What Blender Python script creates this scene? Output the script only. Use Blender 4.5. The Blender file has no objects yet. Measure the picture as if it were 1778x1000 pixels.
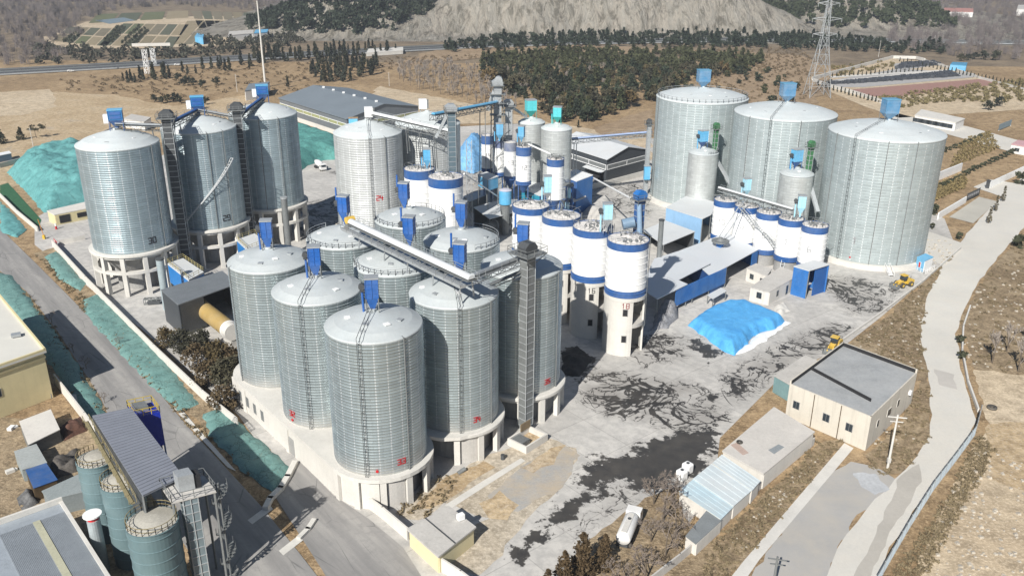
import bpy, bmesh, math, random
import numpy as np
from mathutils import Vector, Matrix, noise
random.seed(11)
R_ = math.radians
scene = bpy.context.scene
COL = scene.collection

# ---------------------------------------------------------------- camera
FPX, PITCH, ROLL, CAMH = 1500.0, R_(21.85), R_(0.38), 89.5
_c, _s, _cr, _sr = math.cos(PITCH), math.sin(PITCH), math.cos(ROLL), math.sin(ROLL)
_r0, _u0 = Vector((1, 0, 0)), Vector((0, _s, _c))
_rt, _up = _r0*_cr + _u0*_sr, _u0*_cr - _r0*_sr
_bk = _rt.cross(_up)
cam_data = bpy.data.cameras.new('camera')
cam_data.sensor_width = 36.0
cam_data.lens = FPX/1778.0*36.0
cam_data.clip_start = 1.0
cam_data.clip_end = 20000.0
cam = bpy.data.objects.new('camera', cam_data)
COL.objects.link(cam)
m4 = Matrix.Identity(4)
for i in range(3):
    m4[i][0], m4[i][1], m4[i][2] = _rt[i], _up[i], _bk[i]
m4[2][3] = CAMH
cam.matrix_world = m4
scene.camera = cam

# ---------------------------------------------------------------- light
SUN_DIR = Vector((-0.42, -0.907, 0)).normalized()      # from the ground towards the sun
SUN_EL = R_(37.0)
world = bpy.data.worlds.new('World')
scene.world = world
world.use_nodes = True
wn, wl = world.node_tree.nodes, world.node_tree.links
wn.clear()
sky = wn.new('ShaderNodeTexSky'); sky.sky_type = 'NISHITA'; sky.sun_disc = False
sky.sun_elevation = SUN_EL
sky.sun_rotation = math.atan2(SUN_DIR.x, SUN_DIR.y)
sky.altitude = 100.0; sky.air_density = 1.0; sky.dust_density = 0.4; sky.ozone_density = 3.0
bg = wn.new('ShaderNodeBackground'); bg.inputs['Strength'].default_value = 0.05
wo = wn.new('ShaderNodeOutputWorld')
wl.new(sky.outputs[0], bg.inputs['Color']); wl.new(bg.outputs[0], wo.inputs['Surface'])
sl = bpy.data.lights.new('sun', 'SUN'); sl.energy = 5.0; sl.angle = R_(0.55); sl.color = (1.0, 0.965, 0.90)
so = bpy.data.objects.new('sun', sl); COL.objects.link(so)
sv = SUN_DIR*math.cos(SUN_EL) + Vector((0, 0, math.sin(SUN_EL)))
so.rotation_euler = sv.to_track_quat('Z', 'Y').to_euler()
so.location = (0, 0, 300)
scene.view_settings.view_transform = 'Standard'
scene.view_settings.look = 'None'
scene.view_settings.gamma = 1.0
scene.view_settings.exposure = 0.45
scene.cycles.max_bounces = 6
scene.cycles.volume_bounces = 0

# ---------------------------------------------------------------- helpers
def ray(px, py):
    X, Y = px-889.0, py-500.0
    X, Y = X*_cr + Y*_sr, -X*_sr + Y*_cr
    a, b, e = X/FPX, 1.0, -Y/FPX
    return Vector((a, _c*b + _s*e, -_s*b + _c*e))
def G(px, py, z=0.0):
    "the place on the level z that the survey photograph shows at px, py"
    r = ray(px, py); k = (z-CAMH)/r.z
    return Vector((r.x*k, r.y*k, z))
def V(x, y=None, z=0.0):
    return Vector((x, y, z)) if y is not None else Vector(x)
UP = Vector((0, 0, 1))
ORG = {}
def tag(o, label=None, cat=None, group=None, kind=None):
    if label: o['label'] = label
    if cat: o['category'] = cat
    if group: o['group'] = group
    if kind: o['kind'] = kind
    return o
def thing(name, label, cat, loc=(0, 0, 0), group=None):
    o = bpy.data.objects.new(name, None); COL.objects.link(o)
    o.empty_display_size = 0.5
    o.location = loc
    ORG[o.name] = Vector(loc)
    return tag(o, label, cat, group)
def copy_tree(o, parent=None, loc=None, rz=None, label=None, sc=None, group=None):
    c = o.copy(); COL.objects.link(c)
    if parent: c.parent = parent
    if loc is not None: c.location = loc; ORG[c.name] = Vector(loc)
    if rz is not None: c.rotation_euler = (0, 0, rz)
    if sc is not None: c.scale = sc if hasattr(sc, '__len__') else (sc, sc, sc)
    if label: c['label'] = label
    if group: c['group'] = group
    for ch in list(o.children): copy_tree(ch, c)
    return c

class MB:
    def __init__(s): s.v = []; s.f = []; s.mi = []; s.cur = 0
    def mat(s, i): s.cur = i; return s
    def add(s, vs, fs):
        n = len(s.v); s.v.extend([tuple(p) for p in vs])
        for f in fs: s.f.append(tuple(n+i for i in f)); s.mi.append(s.cur)
        return s
    def poly(s, pts): return s.add(pts, [tuple(range(len(pts)))])
    def obox(s, p, a, b, c):
        p, a, b, c = Vector(p), Vector(a), Vector(b), Vector(c)
        if a.cross(b).dot(c) < 0: a, b = b, a
        q = [p, p+a, p+a+b, p+b, p+c, p+a+c, p+a+b+c, p+b+c]
        return s.add(q, [(3,2,1,0), (4,5,6,7), (0,1,5,4), (1,2,6,5), (2,3,7,6), (3,0,4,7)])
    def box(s, c, sx, sy, sz, rz=0.0):
        "c = centre of the bottom face"
        u = Vector((math.cos(rz), math.sin(rz), 0)); w = Vector((-u.y, u.x, 0))
        return s.obox(Vector(c)-u*sx/2-w*sy/2, u*sx, w*sy, UP*sz)
    def bar(s, a, b, w, h=None):
        a, b = Vector(a), Vector(b); h = h or w
        d = (b-a)
        if d.length < 1e-5: return s
        d2 = d.normalized()
        x = d2.cross(UP)
        if x.length < 1e-3: x = Vector((1, 0, 0))
        x.normalize(); y = x.cross(d2)
        return s.obox(a-x*w/2-y*h/2, x*w, y*h, d)
    def cyl(s, a, b, r0, r1=None, n=12, caps=True):
        a, b = Vector(a), Vector(b); r1 = r0 if r1 is None else r1
        d = (b-a).normalized(); x = d.cross(UP)
        if x.length < 1e-3: x = Vector((1, 0, 0))
        x.normalize(); y = d.cross(x)
        vs = []
        for i in range(n):
            t = 2*math.pi*i/n; e = x*math.cos(t)+y*math.sin(t)
            vs += [a+e*r0, b+e*r1]
        fs = [(2*i, 2*((i+1) % n), 2*((i+1) % n)+1, 2*i+1) for i in range(n)]
        if caps: fs += [tuple(2*i for i in range(n-1, -1, -1)), tuple(2*i+1 for i in range(n))]
        return s.add(vs, fs)
    def tube(s, pts, r, n=6):
        for a, b in zip(pts[:-1], pts[1:]): s.cyl(a, b, r, r, n)
        return s
    def lathe(s, cx, cy, prof, n=48, a0=0.0, a1=2*math.pi):
        full = abs(a1-a0-2*math.pi) < 1e-6
        k = n if full else n+1
        vs = []
        for (r, z) in prof:
            for i in range(k):
                t = a0+(a1-a0)*i/n; vs.append((cx+r*math.cos(t), cy+r*math.sin(t), z))
        fs = []
        for j in range(len(prof)-1):
            for i in range(n):
                i2 = (i+1) % k
                fs.append((j*k+i, j*k+i2, (j+1)*k+i2, (j+1)*k+i))
        return s.add(vs, fs)
    def prism(s, poly, z0, z1):
        poly = [(p[0], p[1]) for p in poly]
        ar = sum(poly[i-1][0]*poly[i][1]-poly[i][0]*poly[i-1][1] for i in range(len(poly)))
        if ar < 0: poly = poly[::-1]
        n = len(poly); zf = (lambda z, i: z[i] if hasattr(z, '__len__') else z)
        if ar < 0:
            if hasattr(z1, '__len__'): z1 = z1[::-1]
            if hasattr(z0, '__len__'): z0 = z0[::-1]
        vs = [(p[0], p[1], zf(z0, i)) for i, p in enumerate(poly)] + [(p[0], p[1], zf(z1, i)) for i, p in enumerate(poly)]
        fs = [tuple(range(n-1, -1, -1)), tuple(range(n, 2*n))] + [(i, (i+1) % n, n+(i+1) % n, n+i) for i in range(n)]
        return s.add(vs, fs)
    def lattice(s, a, b, side, w, n, bw=None):
        "square lattice mast between a and b"
        a, b = Vector(a), Vector(b); d = (b-a).normalized()
        x = d.cross(UP)
        if x.length < 1e-3: x = Vector((1, 0, 0))
        x.normalize(); y = d.cross(x); h = side/2; bw = bw or w*.7
        cs = [x*h+y*h, -x*h+y*h, -x*h-y*h, x*h-y*h]
        for q in cs: s.bar(a+q, b+q, w)
        for i in range(n):
            p, q = a.lerp(b, i/n), a.lerp(b, (i+1)/n)
            for j in range(4):
                e, g = cs[j], cs[(j+1) % 4]
                s.bar(p+e, p+g, bw)
                s.bar(p+(e if i % 2 else g), q+(g if i % 2 else e), bw)
        return s
    def rail(s, pts, h=1.1, w=.07, step=2.0, closed=False, mid=True):
        "hand rail along the points"
        pts = [Vector(p) for p in pts]
        if closed: pts = pts+[pts[0]]
        for a, b in zip(pts[:-1], pts[1:]):
            n = max(1, int(round((b-a).length/step)))
            for i in range(n+1):
                p = a.lerp(b, i/n); s.bar(p, p+UP*h, w)
            s.bar(a+UP*h, b+UP*h, w)
            if mid: s.bar(a+UP*h*.5, b+UP*h*.5, w*.8)
        return s
    def build(s, name, mats, parent=None, smooth=False, label=None, cat=None, group=None, kind=None, org=None):
        me = bpy.data.meshes.new(name)
        root = parent
        while root is not None and root.parent is not None: root = root.parent
        o_ = Vector((0, 0, 0))
        if root is not None: o_ = ORG.get(root.name, Vector((0, 0, 0)))
        elif org is not None: o_ = Vector(org)
        vs = [(x-o_.x, y-o_.y, z-o_.z) for x, y, z in s.v]
        me.from_pydata(vs, [], s.f)
        if not isinstance(mats, (list, tuple)): mats = [mats]
        for m in mats: me.materials.append(m)
        if len(mats) > 1: me.polygons.foreach_set('material_index', s.mi)
        if smooth: me.polygons.foreach_set('use_smooth', [True]*len(s.f))
        me.update()
        o = bpy.data.objects.new(name, me); COL.objects.link(o)
        if parent is not None: o.parent = parent
        elif org is not None: o.location = o_; ORG[o.name] = o_
        return tag(o, label, cat, group, kind)

# ---------------------------------------------------------------- materials
def new_mat(name):
    m = bpy.data.materials.new(name); m.use_nodes = True
    nt = m.node_tree; nt.nodes.clear()
    out = nt.nodes.new('ShaderNodeOutputMaterial'); b = nt.nodes.new('ShaderNodeBsdfPrincipled')
    nt.links.new(b.outputs[0], out.inputs[0])
    return m, nt, b
def nd(nt, typ, **kw):
    n = nt.nodes.new(typ)
    for k, v in kw.items():
        if k in n.inputs: n.inputs[k].default_value = v
        else: setattr(n, k, v)
    return n
def wpos(nt):
    return nt.nodes.new('ShaderNodeNewGeometry').outputs['Position']
def scaled(nt, vec, sc):
    n = nt.nodes.new('ShaderNodeMapping'); n.inputs['Scale'].default_value = sc
    nt.links.new(vec, n.inputs['Vector']); return n.outputs[0]
def noi(nt, vec, scale, detail=4.0, rough=.55, dist=0.0):
    n = nd(nt, 'ShaderNodeTexNoise', Scale=scale, Detail=detail, Roughness=rough, Distortion=dist)
    nt.links.new(vec, n.inputs['Vector']); return n.outputs['Fac']
def ramp(nt, fac, stops, interp='LINEAR'):
    n = nt.nodes.new('ShaderNodeValToRGB'); cr = n.color_ramp; cr.interpolation = interp
    while len(cr.elements) < len(stops): cr.elements.new(0.5)
    for e, (p, c) in zip(cr.elements, stops):
        e.position = p; e.color = (c[0], c[1], c[2], 1) if hasattr(c, '__len__') else (c, c, c, 1)
    nt.links.new(fac, n.inputs['Fac']); return n.outputs['Color']
def mixc(nt, fac, a, b, mode='MIX'):
    n = nt.nodes.new('ShaderNodeMix'); n.data_type = 'RGBA'; n.blend_type = mode; n.clamp_factor = True
    for sk, v in ((n.inputs[0], fac), (n.inputs[6], a), (n.inputs[7], b)):
        if hasattr(v, 'is_linked'): nt.links.new(v, sk)
        elif hasattr(v, '__len__'): sk.default_value = (v[0], v[1], v[2], 1)
        else: sk.default_value = v
    return n.outputs[2]
def math_(nt, op, a, b=0.0, c=0.0, clamp=False):
    n = nt.nodes.new('ShaderNodeMath'); n.operation = op; n.use_clamp = clamp
    for sk, v in zip(n.inputs, (a, b, c)):
        if hasattr(v, 'is_linked'): nt.links.new(v, sk)
        else: sk.default_value = v
    return n.outputs[0]
def bump(nt, b, h, strength=.3, dist=.1):
    n = nd(nt, 'ShaderNodeBump', Strength=strength, Distance=dist)
    nt.links.new(h, n.inputs['Height']); nt.links.new(n.outputs[0], b.inputs['Normal'])
def attr(nt, name):
    n = nt.nodes.new('ShaderNodeAttribute'); n.attribute_name = name; return n.outputs['Fac']

def M(name, col, rough=.6, metal=0.0, var=.18, scale=.35, fine=3.0, bmp=0.0, dust=0.0, dustcol=(.50, .48, .45), streak=0.0, spec=.4, rand=0.0):
    "painted or plain surface: base colour broken by two noises, optional dust patches and rain streaks"
    m, nt, b = new_mat(name)
    w = wpos(nt)
    n1, n2 = noi(nt, w, scale, 5.0, .6), noi(nt, w, fine, 3.0)
    lo = tuple(max(0, c*(1-var)) for c in col); hi = tuple(min(1, c*(1+var)) for c in col)
    c1 = ramp(nt, n1, [(.3, lo), (.7, hi)])
    c2 = mixc(nt, .5*var/.18 if var < .18 else .5, c1, ramp(nt, n2, [(.3, lo), (.7, hi)]))
    if streak:
        ns = noi(nt, scaled(nt, w, (1.2, 1.2, .06)), 1.0, 4.0, .6)
        c2 = mixc(nt, math_(nt, 'MULTIPLY', ramp(nt, ns, [(.52, 0), (.75, 1)]), streak), c2, tuple(c*.45 for c in col))
    if dust:
        nn = noi(nt, w, .22, 6.0, .65)
        c2 = mixc(nt, math_(nt, 'MULTIPLY', ramp(nt, nn, [(.38, 0), (.68, 1)]), dust), c2, dustcol)
    if rand:
        oi = nt.nodes.new('ShaderNodeObjectInfo').outputs['Random']
        c2 = mixc(nt, 1.0, c2, ramp(nt, oi, [(0, (1-rand, 1-rand*.9, 1-rand*.8)), (.5, (1, 1, 1)), (.8, (1+rand*.9, 1+rand*.55, 1)), (1, (1+rand*1.6, 1+rand*.6, 1-rand*.2))]), 'MULTIPLY')
    nt.links.new(c2, b.inputs['Base Color'])
    b.inputs['Roughness'].default_value = rough; b.inputs['Metallic'].default_value = metal
    b.inputs['Specular IOR Level'].default_value = spec
    if bmp: bump(nt, b, n2, bmp, .05)
    return m

def silo_steel(name, R, pw, ph, base=(.46, .49, .50), metal=.45, rough=.42, contrast=.22, dots=0.0, pitch=.55, dustz=None, streak=.45):
    "galvanised sheets rolled round a tank of radius R: sheets pw wide and ph high, each with its own tone"
    m, nt, b = new_mat(name)
    tc = nt.nodes.new('ShaderNodeTexCoord').outputs['Object']
    sp = nt.nodes.new('ShaderNodeSeparateXYZ'); nt.links.new(tc, sp.inputs[0])
    ang = math_(nt, 'MULTIPLY', math_(nt, 'ARCTAN2', sp.outputs[1], sp.outputs[0]), R)
    cb = nt.nodes.new('ShaderNodeCombineXYZ'); nt.links.new(ang, cb.inputs[0]); nt.links.new(sp.outputs[2], cb.inputs[1])
    br = nd(nt, 'ShaderNodeTexBrick', Scale=1.0)
    br.inputs['Brick Width'].default_value = pw; br.inputs['Row Height'].default_value = ph
    br.inputs['Mortar Size'].default_value = .035; br.inputs['Mortar Smooth'].default_value = .3
    br.offset = .5; br.squash = 1.0
    nt.links.new(cb.outputs[0], br.inputs['Vector'])
    lo, hi = tuple(c*(1-contrast) for c in base), tuple(min(1, c*(1+contrast)) for c in base)
    br.inputs['Color1'].default_value = (*lo, 1); br.inputs['Color2'].default_value = (*hi, 1)
    br.inputs['Mortar'].default_value = (*[c*.72 for c in base], 1)
    ns = noi(nt, scaled(nt, cb.outputs[0], (.9, .05, 1)), 1.0, 5.0, .65)
    col = mixc(nt, ramp(nt, ns, [(.35, 0), (.75, streak)]), br.outputs['Color'], tuple(min(1, c*1.28) for c in base))
    nb = noi(nt, scaled(nt, cb.outputs[0], (.25, .1, 1)), 1.0, 4.0, .6)
    col = mixc(nt, ramp(nt, nb, [(.40, 0), (.68, .4)]), col, tuple(c*.68 for c in base))
    if dots:
        fx = math_(nt, 'FRACT', math_(nt, 'DIVIDE', ang, dots))
        fz = math_(nt, 'FRACT', math_(nt, 'DIVIDE', sp.outputs[2], pitch))
        mk = math_(nt, 'MULTIPLY', math_(nt, 'LESS_THAN', math_(nt, 'ABSOLUTE', math_(nt, 'SUBTRACT', fx, .5)), .045),
                   math_(nt, 'LESS_THAN', math_(nt, 'ABSOLUTE', math_(nt, 'SUBTRACT', fz, .5)), .3))
        col = mixc(nt, math_(nt, 'MULTIPLY', mk, .6), col, (.86, .88, .88))
    if dustz:
        z0, z1 = dustz
        g = math_(nt, 'DIVIDE', math_(nt, 'SUBTRACT', z1, sp.outputs[2]), (z1-z0), clamp=True)
        n3 = noi(nt, tc, .5, 4.0)
        dm = math_(nt, 'MULTIPLY', g, math_(nt, 'MULTIPLY_ADD', n3, 1.2, .1), clamp=True)
        col = mixc(nt, dm, col, (.52, .50, .47))
    nt.links.new(col, b.inputs['Base Color'])
    b.inputs['Metallic'].default_value = metal; 
    rr = ramp(nt, nb, [(.3, rough-.08), (.7, rough+.14)]); nt.links.new(rr, b.inputs['Roughness'])
    return m

def soil_mat(name, cols, sc=.05, bmp=.6):
    m, nt, b = new_mat(name); w = wpos(nt)
    n1 = noi(nt, w, sc, 8.0, .62, .6); n2 = noi(nt, w, sc*9, 6.0, .7); n3 = noi(nt, w, 1.7, 4.0, .7)
    k = len(cols)
    c = ramp(nt, n1, [(.28+.44*i/(k-1), cc) for i, cc in enumerate(cols)])
    c = mixc(nt, ramp(nt, n2, [(.42, 0), (.62, .65)]), c, tuple(x*.55 for x in cols[0]))
    c = mixc(nt, ramp(nt, n3, [(.50, 0), (.66, .5)]), c, tuple(min(1, x*1.35) for x in cols[-1]))
    c = mixc(nt, ramp(nt, n3, [(.28, .55), (.42, 0)]), c, tuple(x*.5 for x in cols[0]))
    nt.links.new(c, b.inputs['Base Color']); b.inputs['Roughness'].default_value = .95
    b.inputs['Specular IOR Level'].default_value = .15
    if bmp: bump(nt, b, math_(nt, 'ADD', n2, n3), bmp, .35)
    return m

STEEL = {}
m_lipp = silo_steel('galvanised_band', 8.0, 3.1, .55, base=(.43, .49, .50), contrast=.14, dots=2.09, pitch=.55, dustz=(6, 10), metal=.66, rough=.35)
m_left = silo_steel('galvanised_blue_grey', 10.3, 3.2, .9, base=(.36, .44, .475), contrast=.13, dots=2.7, pitch=.6, metal=.65, rough=.45)
m_mid = silo_steel('galvanised_dusty', 10.3, 2.8, .9, base=(.50, .515, .51), contrast=.10, metal=.35, rough=.48, dots=2.4, pitch=.7)
m_big = silo_steel('galvanised_large', 16.3, 2.7, .85, base=(.415, .47, .475), contrast=.10, metal=.4, rough=.52, dots=2.7, pitch=.85, streak=.22)
m_small = silo_steel('galvanised_small', 5.0, 2.0, .8, base=(.52, .54, .53), contrast=.12, metal=.4, rough=.45)
m_roof = M('silo_roof_dusty', (.46, .495, .50), .62, .15, .12, .18, 1.5, dust=.5, dustcol=(.54, .555, .545))
m_roof_l = M('silo_roof_pale', (.54, .58, .585), .6, .1, .1, .15, 1.5, dust=.3, dustcol=(.62, .62, .6))
m_galv = M('galvanised_trim', (.42, .44, .45), .5, .4, .2)
m_galv_d = M('weathered_steel', (.20, .21, .21), .6, .3, .25)
m_dark = M('dark_machinery', (.075, .08, .085), .6, .2, .3)
m_black = M('dark_interior', (.02, .02, .022), .9, 0, .3)
m_white = M('white_paint', (.80, .80, .79), .45, 0, .05, .3, 2.0, dust=.14, dustcol=(.60, .585, .56), streak=.10)
m_wroof = M('cement_crust', (.58, .555, .53), .95, 0, .28, .5, 2.0, bmp=.6)
m_blue = M('blue_paint', (.016, .085, .27), .5, 0, .2, dust=.28, dustcol=(.25, .28, .33), streak=.25)
m_fblue = M('filter_blue', (.014, .10, .36), .5, 0, .2, dust=.28, streak=.2, dustcol=(.2, .25, .35))
m_lblue = M('light_blue_paint', (.10, .38, .62), .45, 0, .15, dust=.25, dustcol=(.45, .5, .55))
m_pblue = M('pale_blue_paint', (.34, .62, .74), .45, 0, .1, dust=.25)
m_turq = M('turquoise_paint', (.10, .52, .56), .45, 0, .12)
m_tgreen = M('sea_green_paint', (.03, .30, .27), .5, 0, .12)
m_sblue = M('shed_blue', (.015, .13, .40), .55, 0, .18, dust=.25, dustcol=(.2, .3, .42), streak=.2)
m_green = M('machine_green', (.05, .16, .07), .5, 0, .2)
m_conc = M('concrete', (.46, .44, .41), .9, 0, .16, .3, 2.5, bmp=.25, streak=.3, dust=.3)
m_conc_w = M('dusted_concrete', (.56, .54, .50), .9, 0, .12, .25, 2.5, bmp=.2, streak=.15, dust=.4, dustcol=(.66, .63, .58))
m_conc_d = M('grey_concrete', (.30, .295, .285), .9, 0, .2, .3, 2.5, bmp=.25, streak=.3)
m_roofm = M('metal_roof_pale', (.56, .58, .59), .6, .05, .07, .12, 2.0, dust=.4, dustcol=(.60, .59, .57))
m_roofg = M('metal_roof_grey', (.20, .23, .255), .5, .15, .07, .1, 2.0)
m_darkclad = M('charcoal_cladding', (.055, .062, .07), .5, .1, .15)
m_yellow = M('loader_yellow', (.60, .38, .02), .45, 0, .12, dust=.25)
m_tyre = M('tyre_rubber', (.02, .02, .02), .85, 0, .2, dust=.45, dustcol=(.25, .22, .18))
m_glass = M('window_glass', (.03, .04, .05), .12, 0, .3, spec=.6)
m_red = M('red_paint', (.48, .02, .025), .5)
m_print = M('stencil_black', (.03, .03, .035), .7)
m_faint = M('faded_stencil', (.30, .30, .31), .8)
m_vehw = M('vehicle_white', (.74, .73, .71), .4, 0, .06, dust=.2)
m_ywall = M('cream_yellow_wall', (.62, .54, .32), .85, 0, .08, streak=.12)
m_wall = M('white_render', (.62, .59, .54), .9, 0, .08, .3, 2.5, streak=.25, dust=.2)
m_beige = M('beige_render', (.55, .51, .44), .9, 0, .08, .3, 2.5, streak=.4, bmp=.15)
m_teal = M('teal_tank', (.13, .20, .215), .5, .1, .1, streak=.18, dust=.15, dustcol=(.32, .38, .38))
m_bark = M('bark', (.12, .095, .07), .9, 0, .3)
m_twig = M('bare_twigs', (.20, .165, .14), .9, 0, .3)
m_pine = M('pine_needles', (.032, .044, .024), .8, 0, .4, .3, 1.2, rand=.45)
m_pine_o = M('olive_needles', (.066, .060, .034), .8, 0, .4, .3, 1.2, rand=.45)
m_cyp = M('cypress_needles', (.028, .034, .022), .8, 0, .4, .3, 1.2, rand=.4)
m_rust = M('rusty_needles', (.075, .050, .024), .8, 0, .4, .4, 1.5)
m_hedge = M('hedge_leaves', (.05, .055, .03), .8, 0, .4)
m_straw = M('dry_grass', (.185, .145, .085), .9, 0, .4, .4, 2.0)
# ================================================================ ground
def smooth(a, b, x):
    t = max(0.0, min(1.0, (x-a)/(b-a))); return t*t*(3-2*t)
def pxpoly(pts, z=0.0): return [G(a, b, z) for a, b in pts]
def clip_cell(poly, x0, y0, x1, y1):
    def cl(p, ax, val, keep_gt):
        out = []
        for i in range(len(p)):
            a, b = p[i-1], p[i]
            ia = (a[ax] >= val) if keep_gt else (a[ax] <= val)
            ib = (b[ax] >= val) if keep_gt else (b[ax] <= val)
            if ia != ib:
                t = (val-a[ax])/(b[ax]-a[ax]); out.append((a[0]+(b[0]-a[0])*t, a[1]+(b[1]-a[1])*t))
            if ib: out.append(b)
        return out
    for ax, val, k in ((0, x0, True), (0, x1, False), (1, y0, True), (1, y1, False)):
        poly = cl(poly, ax, val, k)
        if len(poly) < 3: return []
    return poly
def seg_dist(P, A, B):
    A = np.array(A[:2]); B = np.array(B[:2]); d = B-A; L = (d**2).sum() or 1e-9
    t = np.clip(((P-A)@d)/L, 0, 1); q = P-(A+t[:, None]*d)
    return np.hypot(q[:, 0], q[:, 1])
def inside(P, poly):
    r = np.zeros(len(P), bool); n = len(poly)
    for i in range(n):
        x0, y0 = poly[i-1][:2]; x1, y1 = poly[i][:2]
        c = ((y0 > P[:, 1]) != (y1 > P[:, 1])) & (P[:, 0] < (x1-x0)*(P[:, 1]-y0)/((y1-y0) or 1e-9)+x0)
        r ^= c
    return r
def poly_dist(P, poly):
    d = np.full(len(P), 1e9)
    for i in range(len(poly)): d = np.minimum(d, seg_dist(P, poly[i-1], poly[i]))
    return np.where(inside(P, poly), d, -d)
def jag(poly, step, amp, seed=1):
    rr = random.Random(seed); out = []
    for i in range(len(poly)):
        a, b = Vector(poly[i-1][:2]), Vector(poly[i][:2]); n = max(1, int((b-a).length/step))
        t = (b-a).normalized() if (b-a).length > 1e-6 else Vector((1, 0)); q = Vector((-t.y, t.x))
        for k in range(n): out.append(tuple(a.lerp(b, k/n)+q*rr.uniform(-amp, amp)))
    return out
def sheet(name, poly, z, res, mat, height=None, attrs=None, smooth_=True, kind='structure', label=None, cat=None, group=None, skirt=False):
    poly = [(p[0], p[1]) for p in poly]
    if sum(poly[i-1][0]*poly[i][1]-poly[i][0]*poly[i-1][1] for i in range(len(poly))) < 0: poly = poly[::-1]
    x0 = min(p[0] for p in poly); x1 = max(p[0] for p in poly); y0 = min(p[1] for p in poly); y1 = max(p[1] for p in poly)
    nx, ny = max(1, int(math.ceil((x1-x0)/res))), max(1, int(math.ceil((y1-y0)/res)))
    gx, gy = (x1-x0)/nx, (y1-y0)/ny
    cx = np.array([[x0+(i+.5)*gx, y0+(j+.5)*gy] for j in range(ny) for i in range(nx)])
    pd = poly_dist(cx, poly); dg = math.hypot(gx, gy)*.51
    idx = {}; vs = []; fs = []
    def vid(x, y):
        k = (round(x*500), round(y*500))
        if k not in idx: idx[k] = len(vs); vs.append((x, y))
        return idx[k]
    k = 0
    for j in range(ny):
        for i in range(nx):
            d = pd[k]; k += 1
            if d < -dg: continue
            ax, ay = x0+i*gx, y0+j*gy
            if d > dg: fs.append((vid(ax, ay), vid(ax+gx, ay), vid(ax+gx, ay+gy), vid(ax, ay+gy)))
            else:
                c = clip_cell(poly, ax, ay, ax+gx, ay+gy)
                if c:
                    ids = []
                    for p in c:
                        q = vid(*p)
                        if not ids or ids[-1] != q: ids.append(q)
                    if len(ids) > 1 and ids[0] == ids[-1]: ids.pop()
                    if len(set(ids)) >= 3 and len(set(ids)) == len(ids): fs.append(tuple(ids))
    P = np.array(vs)
    zz = np.full(len(P), float(z))
    if height is not None: zz = zz+height(P, poly_dist(P, poly))
    me = bpy.data.meshes.new(name)
    V3 = [(float(p[0]), float(p[1]), float(q)) for p, q in zip(P, zz)]
    me.from_pydata(V3, [], fs); me.materials.append(mat)
    # normals up
    me.update()
    if len(me.polygons) and sum(p.normal.z for p in list(me.polygons)[:50]) < 0: me.flip_normals()
    if attrs:
        for an, fn in attrs.items():
            at = me.attributes.new(an, 'FLOAT', 'POINT'); at.data.foreach_set('value', np.asarray(fn(P), dtype=np.float32))
    if smooth_: me.polygons.foreach_set('use_smooth', [True]*len(me.polygons))
    o = bpy.data.objects.new(name, me); COL.objects.link(o)
    return tag(o, label, cat, group, kind)
def nz(P, sc, seed=0.0, oct_=3):
    return np.array([noise.fractal(Vector((p[0]*sc+seed, p[1]*sc-seed, seed*.37)), 1.0, 2.0, oct_) for p in P])

# --- base soil, far country
m_soil = soil_mat('dry_soil', [(.19, .13, .075), (.30, .21, .12), (.39, .28, .165), (.44, .325, .20)], .035)
m_far = soil_mat('far_country', [(.14, .11, .085), (.23, .18, .125), (.19, .15, .105), (.31, .235, .155)], .006, 0)
far = [(-4000, -300), (6000, -300), (6000, 9000), (-4000, 9000)]
sheet('ground', far, -.25, 600, m_far)
near = [(-260, 40), (330, 40), (430, 700), (-420, 700)]
sheet('dry_ground', near, -.06, 6, m_soil)

# --- quarry and hills
m, nt, b = new_mat('quarry_rock'); w = wpos(nt)
n1 = noi(nt, scaled(nt, w, (.09, .02, .03)), 1.0, 9.0, .72, 1.2); n2 = noi(nt, scaled(nt, w, (.12, .03, .05)), 1.0, 8.0, .75, .8)
c = ramp(nt, n1, [(.32, (.14, .125, .105)), (.45, (.40, .36, .30)), (.56, (.31, .29, .25)), (.68, (.54, .49, .42))])
c = mixc(nt, ramp(nt, n2, [(.48, 0), (.60, .8)]), c, (.12, .11, .085))
nt.links.new(c, b.inputs['Base Color']); b.inputs['Roughness'].default_value = 1; b.inputs['Specular IOR Level'].default_value = .1
bump(nt, b, math_(nt, 'ADD', n1, n2), 1.0, 5.0); m_quarry = m
def hq(P, d):
    o = []
    for x, y in P:
        pr = 54*smooth(-118, -5, x+14*noise.noise(Vector((y*.02, 3, 0))))*(1-smooth(200, 350, x))
        h = pr*smooth(905, 1000, y+14*noise.noise(Vector((x*.02, 1, 0))))
        r = noise.fractal(Vector((x*.03, y*.012, 2)), 1, 2, 5)*5 + noise.ridged_multi_fractal(Vector((x*.02, y*.02, 7)), 1, 2, 4, 1, 2)*3.5
        h += r*smooth(2, 12, h)
        h += 46*math.exp(-((x+175)/72)**2)*smooth(872, 985, y)*(1+.2*noise.noise(Vector((x*.02, y*.02, 0))))
        h += 46*smooth(290, 400, x)*(1-smooth(420, 560, x))*smooth(985, 1110, y)
        h += 40*smooth(230, 330, x)*smooth(1100, 1200, y)*(1-smooth(420, 600, x))
        o.append(h)
    return np.array(o)*np.array([1.0 if q > 0 else 0 for q in np.maximum(d, 0)]) - .3*(np.abs(d) < 1)
sheet('hills', [(-330, 850), (640, 850), (700, 1500), (-380, 1500)], -.2, 6.5, m_quarry, height=hq)
def hill_z(x, y):
    return float(hq(np.array([(x, y)]), np.array([5.0]))[0])-.2

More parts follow.
